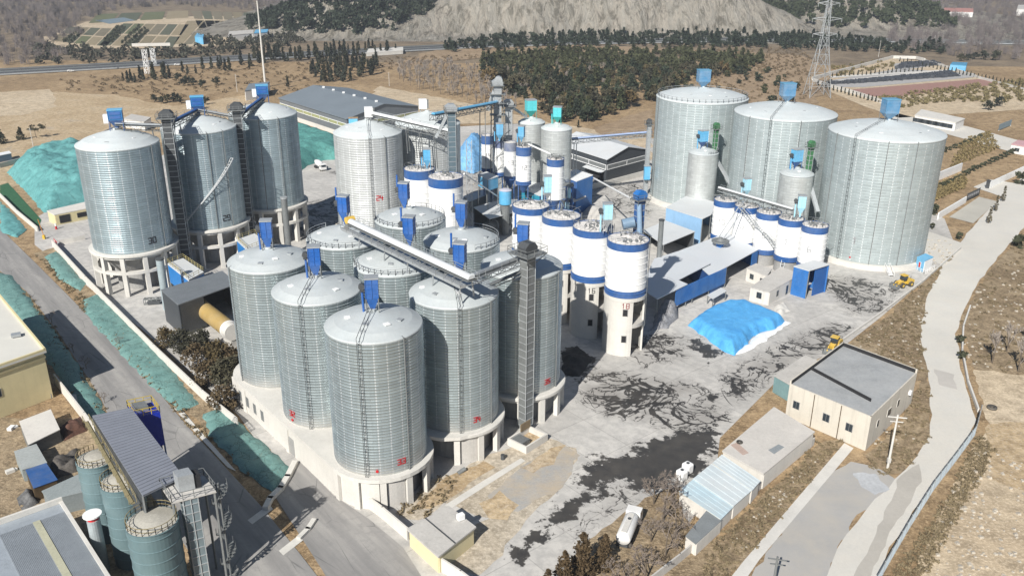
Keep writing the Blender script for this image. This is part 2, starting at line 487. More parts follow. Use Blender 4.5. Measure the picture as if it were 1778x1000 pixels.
# --- concrete yard with wet coal slurry stains
YARD = [(60,425),(130,480),(250,575),(415,722),(470,800),(520,905),(600,1010),(650,1090),(1010,1090),(1090,1000),(1110,960),(1180,930),(1240,850),(1250,760),(1360,650),(1460,605),(1530,550),(1610,482),(1660,430),(1640,380),(1500,300),(1130,240),(990,235),(900,215),(700,225),(520,235),(300,262),(150,325),(60,380)]
yard_w = pxpoly(YARD)
pools = [[(1003,812),(1030,798),(1085,785),(1140,760),(1190,742),(1243,752),(1240,790),(1215,822),(1175,838),(1150,862),(1120,858),(1090,835),(1068,838),(1052,862),(1035,858),(1005,846)],
         [(1003,845),(1030,850),(1010,880),(975,905),(955,935),(930,955),(900,980),(890,968),(920,935),(945,900),(975,870)],
         [(1195,598),(1216,584),(1257,612),(1232,631)],
         [(972,610),(1000,600),(1035,625),(1010,660),(975,655)],
         [(1105,590),(1150,598),(1135,612),(1100,604)]]
veins = [([(1000,640),(1060,640),(1120,655),(1200,665),(1250,690),(1260,730),(1200,760),(1120,730),(1060,720),(1010,700)], 1.0),
         ([(1255,655),(1330,610),(1440,560),(1480,570),(1430,610),(1340,655),(1270,700)], .95),
         ([(1430,480),(1480,478),(1560,505),(1540,540),(1480,545),(1430,500)], .75),
         ([(1040,850),(1100,840),(1090,880),(990,930),(985,915),(1030,880)], .55),
         ([(1130,575),(1200,590),(1190,620),(1120,640),(1080,610)], .6),
         ([(560,300),(700,320),(900,330),(1120,380),(1150,330),(1000,300),(860,260)], .5),
         ([(500,360),(640,330),(600,420),(520,420)], .8)]
pools_w = [pxpoly(p) for p in pools]; veins_w = [(pxpoly(p), s) for p, s in veins]
def f_pool(P):
    r = np.full(len(P), -20.0)
    for p in pools_w: r = np.maximum(r, poly_dist(P, p))
    return np.clip(r, -20, 20)
def f_vein(P):
    r = np.zeros(len(P))
    for p, s in veins_w: r = np.maximum(r, s*np.clip((poly_dist(P, p)+2.5)/5.0, 0, 1))
    return r
m, nt, b = new_mat('yard_concrete'); w = wpos(nt)
n1 = noi(nt, w, .06, 6.0, .6, .5); n2 = noi(nt, w, .5, 5.0, .65); n3 = noi(nt, w, 3.0, 3.0)
base = ramp(nt, n1, [(.3, (.40, .385, .36)), (.5, (.51, .49, .46)), (.7, (.60, .575, .53))])
base = mixc(nt, ramp(nt, n2, [(.4, .55), (.58, 0)]), base, (.34, .33, .315))
base = mixc(nt, ramp(nt, n3, [(.5, 0), (.75, .25)]), base, (.65, .62, .58))
rot = nt.nodes.new('ShaderNodeMapping'); rot.inputs['Rotation'].default_value = (0, 0, R_(50.5)); nt.links.new(w, rot.inputs['Vector'])
bk = nd(nt, 'ShaderNodeTexBrick', Scale=1.0); bk.offset = 0; bk.inputs['Brick Width'].default_value = 12; bk.inputs['Row Height'].default_value = 9
bk.inputs['Mortar Size'].default_value = .09; bk.inputs['Mortar Smooth'].default_value = .6
bk.inputs['Color1'].default_value = (.93, .93, .93, 1); bk.inputs['Color2'].default_value = (1, 1, 1, 1); bk.inputs['Mortar'].default_value = (.66, .66, .66, 1)
nt.links.new(rot.outputs[0], bk.inputs['Vector'])
base = mixc(nt, 1.0, base, bk.outputs['Color'], 'MULTIPLY')
wv = nt.nodes.new('ShaderNodeVectorMath'); wv.operation = 'ADD'
nv = nd(nt, 'ShaderNodeTexNoise', Scale=.22, Detail=3.0); nt.links.new(w, nv.inputs['Vector'])
vm = nt.nodes.new('ShaderNodeVectorMath'); vm.operation = 'SCALE'; vm.inputs['Scale'].default_value = 7.0; nt.links.new(nv.outputs['Color'], vm.inputs[0])
nt.links.new(w, wv.inputs[0]); nt.links.new(vm.outputs[0], wv.inputs[1])
vein = math_(nt, 'MULTIPLY', attr(nt, 'vein'), math_(nt, 'MULTIPLY_ADD', noi(nt, w, .09, 4.0, .6), 1.5, -.28))
d1 = math_(nt, 'ABSOLUTE', math_(nt, 'SUBTRACT', noi(nt, w, .085, 5.0, .55, 1.2), .5)); d2 = math_(nt, 'ABSOLUTE', math_(nt, 'SUBTRACT', noi(nt, scaled(nt, w, (-1, 1, 3)), .13, 5.0, .6, 1.6), .5))
dd = math_(nt, 'MINIMUM', d1, math_(nt, 'MULTIPLY', d2, 1.2))
vmask = math_(nt, 'MULTIPLY', math_(nt, 'SUBTRACT', math_(nt, 'MULTIPLY', vein, .085), dd), 80.0, clamp=True)
soft = math_(nt, 'MULTIPLY', math_(nt, 'SUBTRACT', math_(nt, 'MULTIPLY', vein, .20), dd), 9.0, clamp=True)
halo = math_(nt, 'MULTIPLY', attr(nt, 'vein'), ramp(nt, noi(nt, w, .12, 5.0, .65), [(.36, .15), (.58, .75)]))
pmask = math_(nt, 'MULTIPLY', math_(nt, 'ADD', attr(nt, 'pool'), math_(nt, 'MULTIPLY_ADD', noi(nt, w, .22, 6.0, .72), 20.0, -10.0)), 1.2, clamp=True)
base = mixc(nt, halo, base, (.27, .255, .235))
base = mixc(nt, math_(nt, 'MULTIPLY', soft, .5), base, (.20, .19, .18))
wet = math_(nt, 'MAXIMUM', vmask, pmask)
dk = ramp(nt, noi(nt, w, .3, 4.0, .6), [(.35, (.014, .0135, .014)), (.7, (.045, .04, .035))])
base = mixc(nt, math_(nt, 'MULTIPLY', wet, .93), base, dk)
nt.links.new(base, b.inputs['Base Color'])
nt.links.new(math_(nt, 'MULTIPLY_ADD', wet, -.35, .9), b.inputs['Roughness']); b.inputs['Specular IOR Level'].default_value = .25
bump(nt, b, n2, .12, .08)
tag(sheet('concrete_yard', yard_w, 0.0, .9, m, attrs={'pool': f_pool, 'vein': f_vein}, smooth_=False), kind='structure')

# --- dirt, gravel and slag patches on the yard
m_ochre = soil_mat('ochre_dirt', [(.36, .26, .15), (.46, .345, .21), (.54, .42, .27), (.42, .36, .29)], .06, .4)
m_gravel = M('grey_gravel', (.33, .325, .315), .95, 0, .2, .2, 2.5, dust=.85, dustcol=(.46, .37, .26), bmp=.3)
m_pale = soil_mat('pale_earth', [(.44, .345, .235), (.53, .43, .30), (.60, .50, .37)], .03, .5)
m_brush = soil_mat('brushy_ground', [(.17, .125, .075), (.27, .20, .125), (.35, .27, .175), (.40, .315, .21)], .05, .9)
m_orange = soil_mat('orange_earth', [(.25, .18, .115), (.33, .24, .155), (.39, .295, .195)], .03, .5)
m_dusty = soil_mat('dusty_earth', [(.40, .34, .26), (.49, .425, .335), (.55, .49, .40)], .07, .3)
def patch(name, px, mat, z=.012, step=2.0, amp=.55, seed=1, res=4):
    return sheet(name, jag(pxpoly(px), step, amp, seed), z, res, mat)
patch('ochre_dirt_patch', [(688,892),(740,838),(800,815),(870,780),(950,762),(1005,778),(985,840),(940,878),(915,905),(870,962),(830,1000),(790,978),(815,920),(850,900),(770,872),(725,905)], m_dusty, .012)
patch('tan_dirt_patch', [(835,875),(870,850),(905,878),(880,905),(848,900)], m_ochre, .03, seed=44)
patch('tan_dirt_patch', [(905,812),(955,775),(985,772),(960,805),(925,822)], m_ochre, .03, seed=45)
patch('gravel_patch', [(850,862),(880,830),(930,795),(985,775),(1005,790),(985,835),(950,862),(900,885),(860,885)], m_gravel, .024)
patch('sand_patch', [(715,880),(760,838),(840,800),(862,812),(800,850),(745,885)], m_ochre, .024, seed=4)
patch('tree_bed', [(975,1000),(1030,928),(1075,897),(1118,862),(1180,845),(1190,900),(1260,960),(1180,1100),(920,1100)], m_brush, .02, seed=5)

# --- left road, verges
m, nt, b = new_mat('old_road'); w = wpos(nt)
ro = nt.nodes.new('ShaderNodeMapping'); ro.inputs['Rotation'].default_value = (0, 0, R_(50.5)); nt.links.new(w, ro.inputs['Vector'])
n1 = noi(nt, scaled(nt, ro.outputs[0], (.035, .35, 1)), 1.0, 6.0, .6); n2 = noi(nt, w, .6, 6.0, .7)
c = ramp(nt, n1, [(.3, (.20, .195, .19)), (.5, (.27, .26, .25)), (.68, (.35, .335, .315))])
c = mixc(nt, ramp(nt, n2, [(.35, .5), (.5, 0)]), c, (.22, .215, .21))
vo = nd(nt, 'ShaderNodeTexVoronoi', Scale=.16); vo.feature = 'DISTANCE_TO_EDGE'
nt.links.new(scaled(nt, ro.outputs[0], (.45, 1.3, 1)), vo.inputs['Vector'])
c = mixc(nt, math_(nt, 'MULTIPLY', math_(nt, 'LESS_THAN', vo.outputs['Distance'], .010), ramp(nt, noi(nt, w, .08, 3.0), [(.48, 0), (.6, .55)])), c, (.10, .10, .10))
nt.links.new(c, b.inputs['Base Color']); b.inputs['Roughness'].default_value = .9; b.inputs['Specular IOR Level'].default_value = .2
bump(nt, b, n2, .15, .05); m_road = m
ROADR = [(-60,345),(0,397),(60,455),(150,545),(215,610),(330,745),(395,815),(455,880),(520,960),(590,1050)]
ROADL = [(420,1080),(350,990),(280,885),(215,785),(175,690),(100,575),(45,505),(-60,425)]
sheet('road', pxpoly(ROADR+ROADL), .03, 5, m_road)
sheet('road_edge_strip', pxpoly([(150,541),(215,606),(330,741),(395,811),(410,818),(345,745),(228,610),(160,543)]), .045, 5, m_conc_w)
patch('verge', [(60,440),(150,520),(230,595),(330,720),(420,815),(470,850),(500,815),(420,735),(350,690),(255,590),(150,500),(95,430)], m_brush, .02, seed=7)
patch('far_verge', [(-60,430),(45,507),(100,577),(175,692),(215,787),(260,860),(215,800),(150,735),(90,655),(40,560),(-60,470)], m_brush, .02, seed=8)
sheet('yard_apron', pxpoly([(470,850),(520,800),(580,860),(640,900),(700,950),(770,1060),(600,1060),(560,990)]), .02, 6, m_road)
patch('works_ground', [(-80,700),(60,735),(150,720),(190,745),(260,860),(330,1000),(380,1120),(-80,1120)], soil_mat('works_dirt', [(.22, .17, .11), (.34, .26, .17), (.42, .335, .225)], .08), .02, seed=9)

# --- right: winding pale road, parking, verge
m_pconc = M('pale_road_concrete', (.54, .52, .475), .9, 0, .12, .06, 1.5, dust=.5, dustcol=(.60, .56, .49), streak=.05)
RL = [(1820,262),(1760,322),(1700,380),(1645,447),(1612,510),(1600,560),(1600,600),(1612,660),(1618,720),(1616,755),(1575,815),(1500,885),(1455,950),(1410,1060)]
RR = [(1500,1060),(1545,950),(1600,870),(1645,815),(1682,760),(1693,730),(1683,690),(1668,640),(1660,580),(1672,540),(1697,492),(1738,440),(1790,382),(1850,320)]
sheet('pale_road', jag(pxpoly(RL+RR), 4, .3, 3), .035, 5, m_pconc)
patch('parking_asphalt', [(1420,838),(1478,800),(1530,815),(1560,835),(1500,885),(1455,950),(1410,1070),(1255,1070),(1330,960)], M('grey_asphalt', (.36, .35, .335), .95, 0, .08, .1, 2.0, dust=.55, dustcol=(.44, .40, .34), bmp=.1), .022, seed=10)
sheet('footpath', pxpoly([(1466,769),(1482,778),(1318,972),(1250,1070),(1215,1070),(1290,975)]), .04, 5, m_conc_w)
patch('brush_strip', [(1190,1060),(1240,940),(1330,860),(1420,770),(1470,760),(1290,972),(1225,1060)], m_brush, .015, seed=11)
patch('rough_verge', [(1380,690),(1460,605),(1540,550),(1610,485),(1680,425),(1700,382),(1645,447),(1612,510),(1600,580),(1612,660),(1618,720),(1616,755),(1570,820),(1520,830),(1500,790),(1560,740),(1600,660)], m_brush, .02, seed=12)
patch('east_rough_ground', [(1697,500),(1740,445),(1800,385),(1900,380),(1950,640),(1800,660),(1690,640),(1668,560)], m_brush, .016, seed=13)
patch('east_pale_ground', [(1690,640),(1800,655),(1950,650),(2000,1100),(1540,1100),(1640,880),(1715,735)], m_pale, .02, seed=14)
patch('east_orange_ground', [(1715,735),(1800,730),(1900,740),(1900,900),(1720,830)], m_ochre, .032, seed=15)
m_walk = M('old_paving', (.42, .40, .35), .9, 0, .12, .1, 1.5)
sheet('forecourt', pxpoly([(1612,402),(1700,432),(1690,447),(1650,470),(1600,440)]), .03, 6, m_pconc)
sheet('forecourt_lawn', pxpoly([(1648,377),(1700,342),(1732,350),(1690,388)]), .045, 6, m_walk)
sheet('cemetery_drive', pxpoly([(1530,190),(1590,205),(1680,220),(1790,250),(1900,270),(1900,300),(1770,268),(1640,232),(1560,215)]), .03, 8, m_pconc)
sheet('gate_apron', pxpoly([(1690,325),(1720,335),(1760,350),(1800,330),(1760,318),(1720,312)]), .04, 8, m_pconc)

# --- mid distance earth
patch('bare_slope', [(560,240),(660,150),(740,165),(860,190),(960,215),(1130,240),(1130,300),(980,245),(900,215),(760,215)], m_pale, .02, 6, 1.5, 16, 12)
patch('orange_clearing', [(1030,225),(1080,205),(1130,190),(1140,235),(1060,240)], m_orange, .06, 6, 1.5, 17, 12)
patch('west_field', [(-100,190),(95,160),(200,165),(300,185),(430,165),(470,200),(300,240),(130,300),(0,330),(-100,340)], m_ochre, .03, 8, 2.0, 18, 14)
patch('pale_terraces', [(-80,165),(90,155),(98,185),(40,200),(-80,208)], m_pale, .06, 8, 1.5, 19, 14)
patch('tan_band', [(660,118),(760,85),(1000,78),(1380,95),(1420,110),(1340,130),(1180,95),(900,95),(760,110)], m_orange, .06, 10, 4, 20, 20)
patch('brown_scrub', [(1180,100),(1420,110),(1440,150),(1360,240),(1280,215),(1300,170)], m_orange, .08, 10, 4, 21, 20)
# ================================================================ silo kit
GLYPH = {'0': [[(0,0),(1,0),(1,1),(0,1),(0,0)]], '1': [[(.2,.8),(.5,1),(.5,0)]], '2': [[(0,1),(1,1),(1,.5),(0,.5),(0,0),(1,0)]],
 '3': [[(0,1),(1,1),(1,0),(0,0)], [(.2,.5),(1,.5)]], '4': [[(0,1),(0,.45),(1,.45)], [(.75,.8),(.75,0)]], '5': [[(1,1),(0,1),(0,.5),(1,.5),(1,0),(0,0)]],
 '6': [[(1,1),(0,1),(0,0),(1,0),(1,.5),(0,.5)]], '7': [[(0,1),(1,1),(.4,0)]], '8': [[(0,0),(1,0),(1,1),(0,1),(0,0)], [(0,.5),(1,.5)]],
 '9': [[(0,0),(1,0),(1,1),(0,1),(0,.5),(1,.5)]]}
def cyl_text(mb, cx, cy, R, ang, z, s, h, w=.18):
    "digits painted on a round wall; ang = direction of the middle of the word"
    wd = h*.55; gap = h*.3; tot = len(s)*wd+(len(s)-1)*gap
    for i, ch in enumerate(s):
        u0 = -tot/2+i*(wd+gap)
        for st in GLYPH[ch]:
            pts = [(u0+a*wd, z+bb*h) for a, bb in st]
            for (u, zz), (u2, z2) in zip(pts[:-1], pts[1:]):
                n = 3
                for k in range(n):
                    ua, ub = u+(u2-u)*k/n, u+(u2-u)*(k+1)/n; za, zb = zz+(z2-zz)*k/n, zz+(z2-zz)*(k+1)/n
                    pa = Vector((cx+R*math.cos(ang+ua/R), cy+R*math.sin(ang+ua/R), za)); pb = Vector((cx+R*math.cos(ang+ub/R), cy+R*math.sin(ang+ub/R), zb))
                    nn = Vector((math.cos(ang+ua/R), math.sin(ang+ua/R), 0))
                    d = (pb-pa).normalized(); sd = d.cross(nn)*w/2; e = d*w*.4
                    mb.obox(pa-sd-e-nn*.02, sd*2, (pb-pa)+e*2, nn*.05)
def cam_ang(cx, cy, off=0.0):
    return math.atan2(-cy, -cx)+R_(off)
def ladder_on(mb, cx, cy, R, ang, z0, z1, zc=None, w=.55, t=.075):
    e = Vector((math.cos(ang), math.sin(ang), 0)); q = Vector((-e.y, e.x, 0)); c = Vector((cx, cy, 0))
    for sd in (-1, 1):
        mb.bar(c+e*(R+.3)+q*sd*w/2+UP*z0, c+e*(R+.3)+q*sd*w/2+UP*(z1+1.0), t)
    n = int((z1-z0)/1.2)
    for k in range(n+1):
        zz = z0+(z1-z0)*k/n
        mb.bar(c+e*(R+.3)+q*w/2+UP*zz, c+e*(R+.3)-q*w/2+UP*zz, t*.8)
        if k % 4 == 0: mb.bar(c+e*(R-.05)+UP*zz, c+e*(R+.3)+UP*zz, t)
    if zc:
        for sd in (-1, 1):
            a = c+e*(R+.3)+q*sd*w/2+UP*(z1+1.0); bb = c+e*1.2+q*sd*w/2+UP*(zc+1.0)
            mb.bar(a, bb, t)
            for k in range(4):
                p = a.lerp(bb, k/3); mb.bar(p, p-UP*1.0, t*.7)
def roof_profile(R, zt, ch, knuckle=.35, top=.7):
    return [(R+.08, zt-.28), (R+.12, zt-.05), (R+.02, zt+knuckle*.3), (R-.5, zt+knuckle), (R*.8, zt+knuckle+(ch-knuckle)*.30), (R*.55, zt+knuckle+(ch-knuckle)*.60), (top, zt+ch), (top, zt+ch+.35), (.0, zt+ch+.35)]
def steel_silo(label, cx, cy, R, zb, zt, ch, mat, roofmat, pitch, group, number=None, num_mat=None, num_off=20, num_h=1.1, num_z=2.2,
               ladder=None, lip=.09, n=72, cols=0, floor=0.0, ring=0.0, hatches=4, seed=0, railing=None, downpipes=(), red=None, cat='silo', name='steel_silo'):
    rr = random.Random(seed+7)
    t = thing(name, label, cat, (cx, cy, floor), group)
    w = MB(); prof = []; z = zb
    while z < zt-.05:
        z2 = min(z+pitch, zt-.28)
        h = z2-z
        if h < .08: break
        prof += [(R, z), (R-.01, z+h*.30), (R, z+h*.60), (R+lip, z+h*.74), (R+lip, z+h*.84), (R, z+h*.97)]; z = z2
    prof.append((R, zt-.2)); w.lathe(cx, cy, prof, n)
    # object origin stays on the axis so that the sheets wrap round it
    w.build('wall', mat, t)
    r = MB(); r.lathe(cx, cy, roof_profile(R, zt, ch), n)
    for k in range(24):                                # standing seams
        a = 2*math.pi*k/24; e = Vector((math.cos(a), math.sin(a), 0)); c = Vector((cx, cy, 0))
        r.bar(c+e*(R-.5)+UP*(zt+.36), c+e*.8+UP*(zt+ch+.02), .05, .03)
    r.build('roof', roofmat, t)
    for k in range(hatches):
        a = cam_ang(cx, cy)+R_(-100+200*(k+.5)/hatches+rr.uniform(-18, 18)); rad = R*rr.uniform(.5, .72)
        e = Vector((math.cos(a), math.sin(a), 0)); zz = zt+ch*(1-rad/R)+.1
        hb = MB(); p = Vector((cx, cy, zz))+e*rad
        hb.cyl(p-UP*.2, p+UP*.35, .36, .36, 8); hb.box(p+UP*.35, .95, .95, .16, a)
        hb.build('hatch', m_galv if k % 2 else m_white, t)
    if ladder is not None:
        for off in (ladder if hasattr(ladder, '__len__') else [ladder]):
            lb = MB(); ladder_on(lb, cx, cy, R+lip, cam_ang(cx, cy, off), zb, zt, zt+ch)
            lb.build('ladder', m_dark, t)
    for off in downpipes:
        a = cam_ang(cx, cy, off); e = Vector((math.cos(a), math.sin(a), 0)); c = Vector((cx, cy, 0))
        db = MB(); db.tube([c+e*(R+.22)+UP*zb, c+e*(R+.22)+UP*zt, c+e*(R*.3)+UP*(zt+ch*.75)], .12)
        db.build('conduit', m_galv_d, t)
    if railing:
        a0, a1 = railing; pts = []
        k = max(3, int(abs(a1-a0)/10))
        for i in range(k+1):
            a = cam_ang(cx, cy, a0+(a1-a0)*i/k); pts.append((cx+(R-.15)*math.cos(a), cy+(R-.15)*math.sin(a), zt))
        MB().rail(pts, 1.3, .09, 1.6).build('railing', m_galv, t)
    if number:
        tb = MB(); cyl_text(tb, cx, cy, R+lip, cam_ang(cx, cy, num_off), zb+num_z, number, num_h, num_h*.17)
        tb.build('painted_number', num_mat or m_print, t)
    if red:
        for (off, dz) in red:
            a = cam_ang(cx, cy, off); e = Vector((math.cos(a), math.sin(a), 0)); p = Vector((cx, cy, zb+dz))+e*(R+lip)
            MB().cyl(p-e*.05, p+e*.12, .26, .26, 10).build('warning_disc', m_red, t)
    if ring:
        rb = MB(); rb.lathe(cx, cy, [(R-1, zb-.02), (R+ring, zb-.1), (R+ring+.1, zb-.2), (R+ring+.1, zb-.75), (R+ring-.5, zb-.75), (R+ring-.55, zb-1.5), (R-.6, zb-1.5), (R-.6, zb-.2)], n)
        rb.build('ring_beam', m_conc_w, t)
    return t

def dust_collector(label, p, w, d, h, hop, leg, mat, rz=0.0, group=None, stack=False, topmat=None, mat2=None, name='dust_collector', fan=True):
    "bag filter: box housing, tapered hopper, legs, fan with its motor"
    p = Vector(p); t = thing(name, label, 'dust collector', p, group)
    u = Vector((math.cos(rz), math.sin(rz), 0)); q = Vector((-u.y, u.x, 0))
    z1 = leg+hop
    hb = MB(); hb.obox(p-u*w/2-q*d/2+UP*z1, u*w, q*d, UP*h)
    for k in range(1, 4):                              # stiffener ribs
        hb.obox(p-u*(w/2+.05)-q*(d/2+.05)+UP*(z1+h*k/4), u*(w+.1), q*(d+.1), UP*.09)
    for sx in (-1, 0, 1):
        hb.bar(p+u*sx*(w/2-.04)-q*(d/2+.05)+UP*z1, p+u*sx*(w/2-.04)-q*(d/2+.05)+UP*(z1+h), .1)
    hb.build('housing', mat, t)
    tb = MB(); tb.obox(p-u*(w/2+.12)-q*(d/2+.12)+UP*(z1+h), u*(w+.24), q*(d+.24), UP*.22)
    tb.build('lid', topmat or m_galv, t)
    kb = MB(); s_ = .18
    vs = [p+u*a*w/2+q*bb*d/2+UP*z1 for a, bb in ((-1,-1),(1,-1),(1,1),(-1,1))]+[p+u*a*w*s_/2+q*bb*d*s_/2+UP*leg*.5 for a, bb in ((-1,-1),(1,-1),(1,1),(-1,1))]
    kb.add(vs, [(0,1,5,4), (1,2,6,5), (2,3,7,6), (3,0,4,7), (4,5,6,7), (3,2,1,0)])
    kb.cyl(p+UP*(-.2), p+UP*leg*.5, w*.12, w*.12, 8)
    kb.build('hopper', mat2 or mat, t)
    for a, bb in ((-1,-1), (1,-1), (1,1), (-1,1)):
        lb = MB(); lb.bar(p+u*a*(w/2-.06)+q*bb*(d/2-.06)-UP*.25, p+u*a*(w/2-.06)+q*bb*(d/2-.06)+UP*z1, .14)
        lb.build('leg', mat2 or m_galv_d, t)
    if fan:
        fb = MB(); c = p-u*(w/2+.55)+UP*(z1+h*.55)
        fb.cyl(c-q*.35, c+q*.35, .55, .55, 12); fb.box(c+u*.1-UP*.7, .9, 1.1, .12, rz); fb.cyl(c+q*.35, c+q*.9, .25, .25, 8)
        fb.build('fan', m_dark, t)
        if stack: MB().cyl(c+UP*.3, c+UP*(h*.5+1.6), .2, .2, 10).build('exhaust_stack', mat, t)
        else: MB().tube([c-UP*.5, p-u*(w/2+.45)+UP*(leg*.6), p-u*(w/2+.45)-UP*.3], .2, 8).build('down_duct', mat, t)
    return t

def elevator(label, base, zt, w, d, rz, group=None, mat=None, plat=1.6, head=True, trim=True, z0=0.0, platform=True, headmat=None, cage=1.5):
    "bucket elevator: enclosed leg with flange ribs, ladder, head with motor, service platform"
    base = Vector(base); t = thing('bucket_elevator', label, 'bucket elevator', base, group); mat = mat or m_galv_d
    u = Vector((math.cos(rz), math.sin(rz), 0)); q = Vector((-u.y, u.x, 0)); b0 = base.copy(); b0.z = z0
    s = MB(); s.obox(b0-u*w/2-q*d/2, u*w, q*d, UP*(zt-z0)); s.build('shaft', mat, t)
    f = MB(); k = int((zt-z0)/cage)
    for i in range(k):
        zz = z0+(i+.5)*cage; a = b0+UP*(zz-z0)
        f.obox(a-u*(w/2+.07)-q*(d/2+.07), u*(w+.14), q*(d+.14), UP*.13)
    for sx in (-1, 1): f.bar(b0+u*sx*(w/2+.05)-q*(d/2+.08), b0+u*sx*(w/2+.05)-q*(d/2+.08)+UP*(zt-z0), .12)
    f.build('flange_ribs', m_galv, t)
    lb = MB()
    for sd in (-.28, .28): lb.bar(b0+u*(w/2+.45)+q*sd, b0+u*(w/2+.45)+q*sd+UP*(zt-z0), .08)
    for i in range(int((zt-z0)/1.0)): lb.bar(b0+u*(w/2+.45)+q*.28+UP*i, b0+u*(w/2+.45)-q*.28+UP*i, .07)
    lb.build('ladder', m_galv, t)
    top = Vector((base.x, base.y, zt))
    if platform:
        pb = MB(); pb.obox(top-u*(w/2+plat)-q*(d/2+plat)-UP*.2, u*(w+2*plat), q*(d+2*plat), UP*.18)
        for a, bb in ((-1,-1),(1,-1),(1,1),(-1,1)): pb.bar(top+u*a*(w/2+plat*.9)+q*bb*(d/2+plat*.9)-UP*.2, top+u*a*w/2+q*bb*d/2-UP*2.2, .12)
        pl = pb.build('platform', m_galv_d, t)
        c = [top+u*a*(w/2+plat)+q*bb*(d/2+plat) for a, bb in ((-1,-1),(1,-1),(1,1),(-1,1))]
        MB().rail(c, 1.2, .07, 1.8, True).build('railing', m_galv_d, t)
    if head:
        hb = MB(); hw = w*.9
        pr = [(-w*.75, 0), (w*.75, 0), (w*.8, 1.0), (w*.45, 1.9), (-w*.3, 2.0), (-w*.8, 1.2)]
        n = len(pr); vs = [top+u*a-q*d*.55+UP*zz for a, zz in pr]+[top+u*a+q*d*.55+UP*zz for a, zz in pr]
        hb.add(vs, [tuple(range(n)), tuple(range(2*n-1, n-1, -1))]+[(i, n+i, n+(i+1) % n, (i+1) % n) for i in range(n)])
        hb.build('head', headmat or m_dark, t)
        mb_ = MB(); mb_.cyl(top+q*(d*.55)+UP*1.0, top+q*(d*.55+1.1)+UP*1.0, .35, .35, 10); mb_.box(top+q*(d*.55+.5)+u*.8, .7, .9, .7, rz)
        mb_.build('motor', m_dark, t)
    return t

def gallery(label, a, b, w, h, mat=None, roofmat=None, truss=True, group=None, legs=(), covered=True, cat='conveyor', name='conveyor_gallery', n=None):
    "belt conveyor on a truss with a curved cover"
    a, b = Vector(a), Vector(b); t = thing(name, label, cat, a, group); mat = mat or m_galv
    d = (b-a); L = d.length; d = d.normalized(); x = Vector((d.y, -d.x, 0)).normalized(); y = x.cross(d)
    if y.z < 0: y = -y
    fb = MB(); n = n or max(3, int(L/2.2))
    for sx in (-1, 1):
        for sy in ((0, 1) if truss else (0,)): fb.bar(a+x*sx*w/2+y*(sy*h-h), b+x*sx*w/2+y*(sy*h-h), .16)
        if truss:
            for i in range(n):
                p, q = a.lerp(b, i/n), a.lerp(b, (i+1)/n)
                fb.bar(p+x*sx*w/2, p+x*sx*w/2-y*h, .1); e = (0, -h) if i % 2 else (-h, 0)
                fb.bar(p+x*sx*w/2+y*e[0], q+x*sx*w/2+y*e[1], .1)
    for i in range(n+1):
        p = a.lerp(b, i/n); fb.bar(p-x*w/2-y*h*.9, p+x*w/2-y*h*.9, .1)
    fb.build('truss', mat, t)
    db = MB(); db.obox(a-x*w/2-y*.05, x*w, d*L, y*.1); db.build('deck', m_galv_d, t)
    if covered:
        cb = MB(); k = 7
        vs = []; r = w*.3
        for pnt in (a, b):
            for i in range(k): an = math.pi*i/(k-1); vs.append(pnt+x*(r*math.cos(an)+w*.12)+y*(.35+r*.9*math.sin(an)))
        fs = [(i, i+1, k+i+1, k+i) for i in range(k-1)]+[tuple(range(k-1, -1, -1)), tuple(range(k, 2*k))]
        cb.add(vs, fs); cb.build('belt_cover', roofmat or m_roofm, t)
    rb = MB(); pts = [a.lerp(b, i/max(2, n//2))-x*w*.48 for i in range(max(2, n//2)+1)]
    rb.rail(pts, 1.1, .06, 3.0); rb.build('handrail', m_galv, t)
    for (f, zb) in legs:
        p = a.lerp(b, f)
        for sx in (-1, 1):
            MB().bar(p+x*sx*w*.45-y*h, Vector((p.x, p.y, zb))+x*sx*w*.6, .22).build('support_leg', mat, t)
    return t

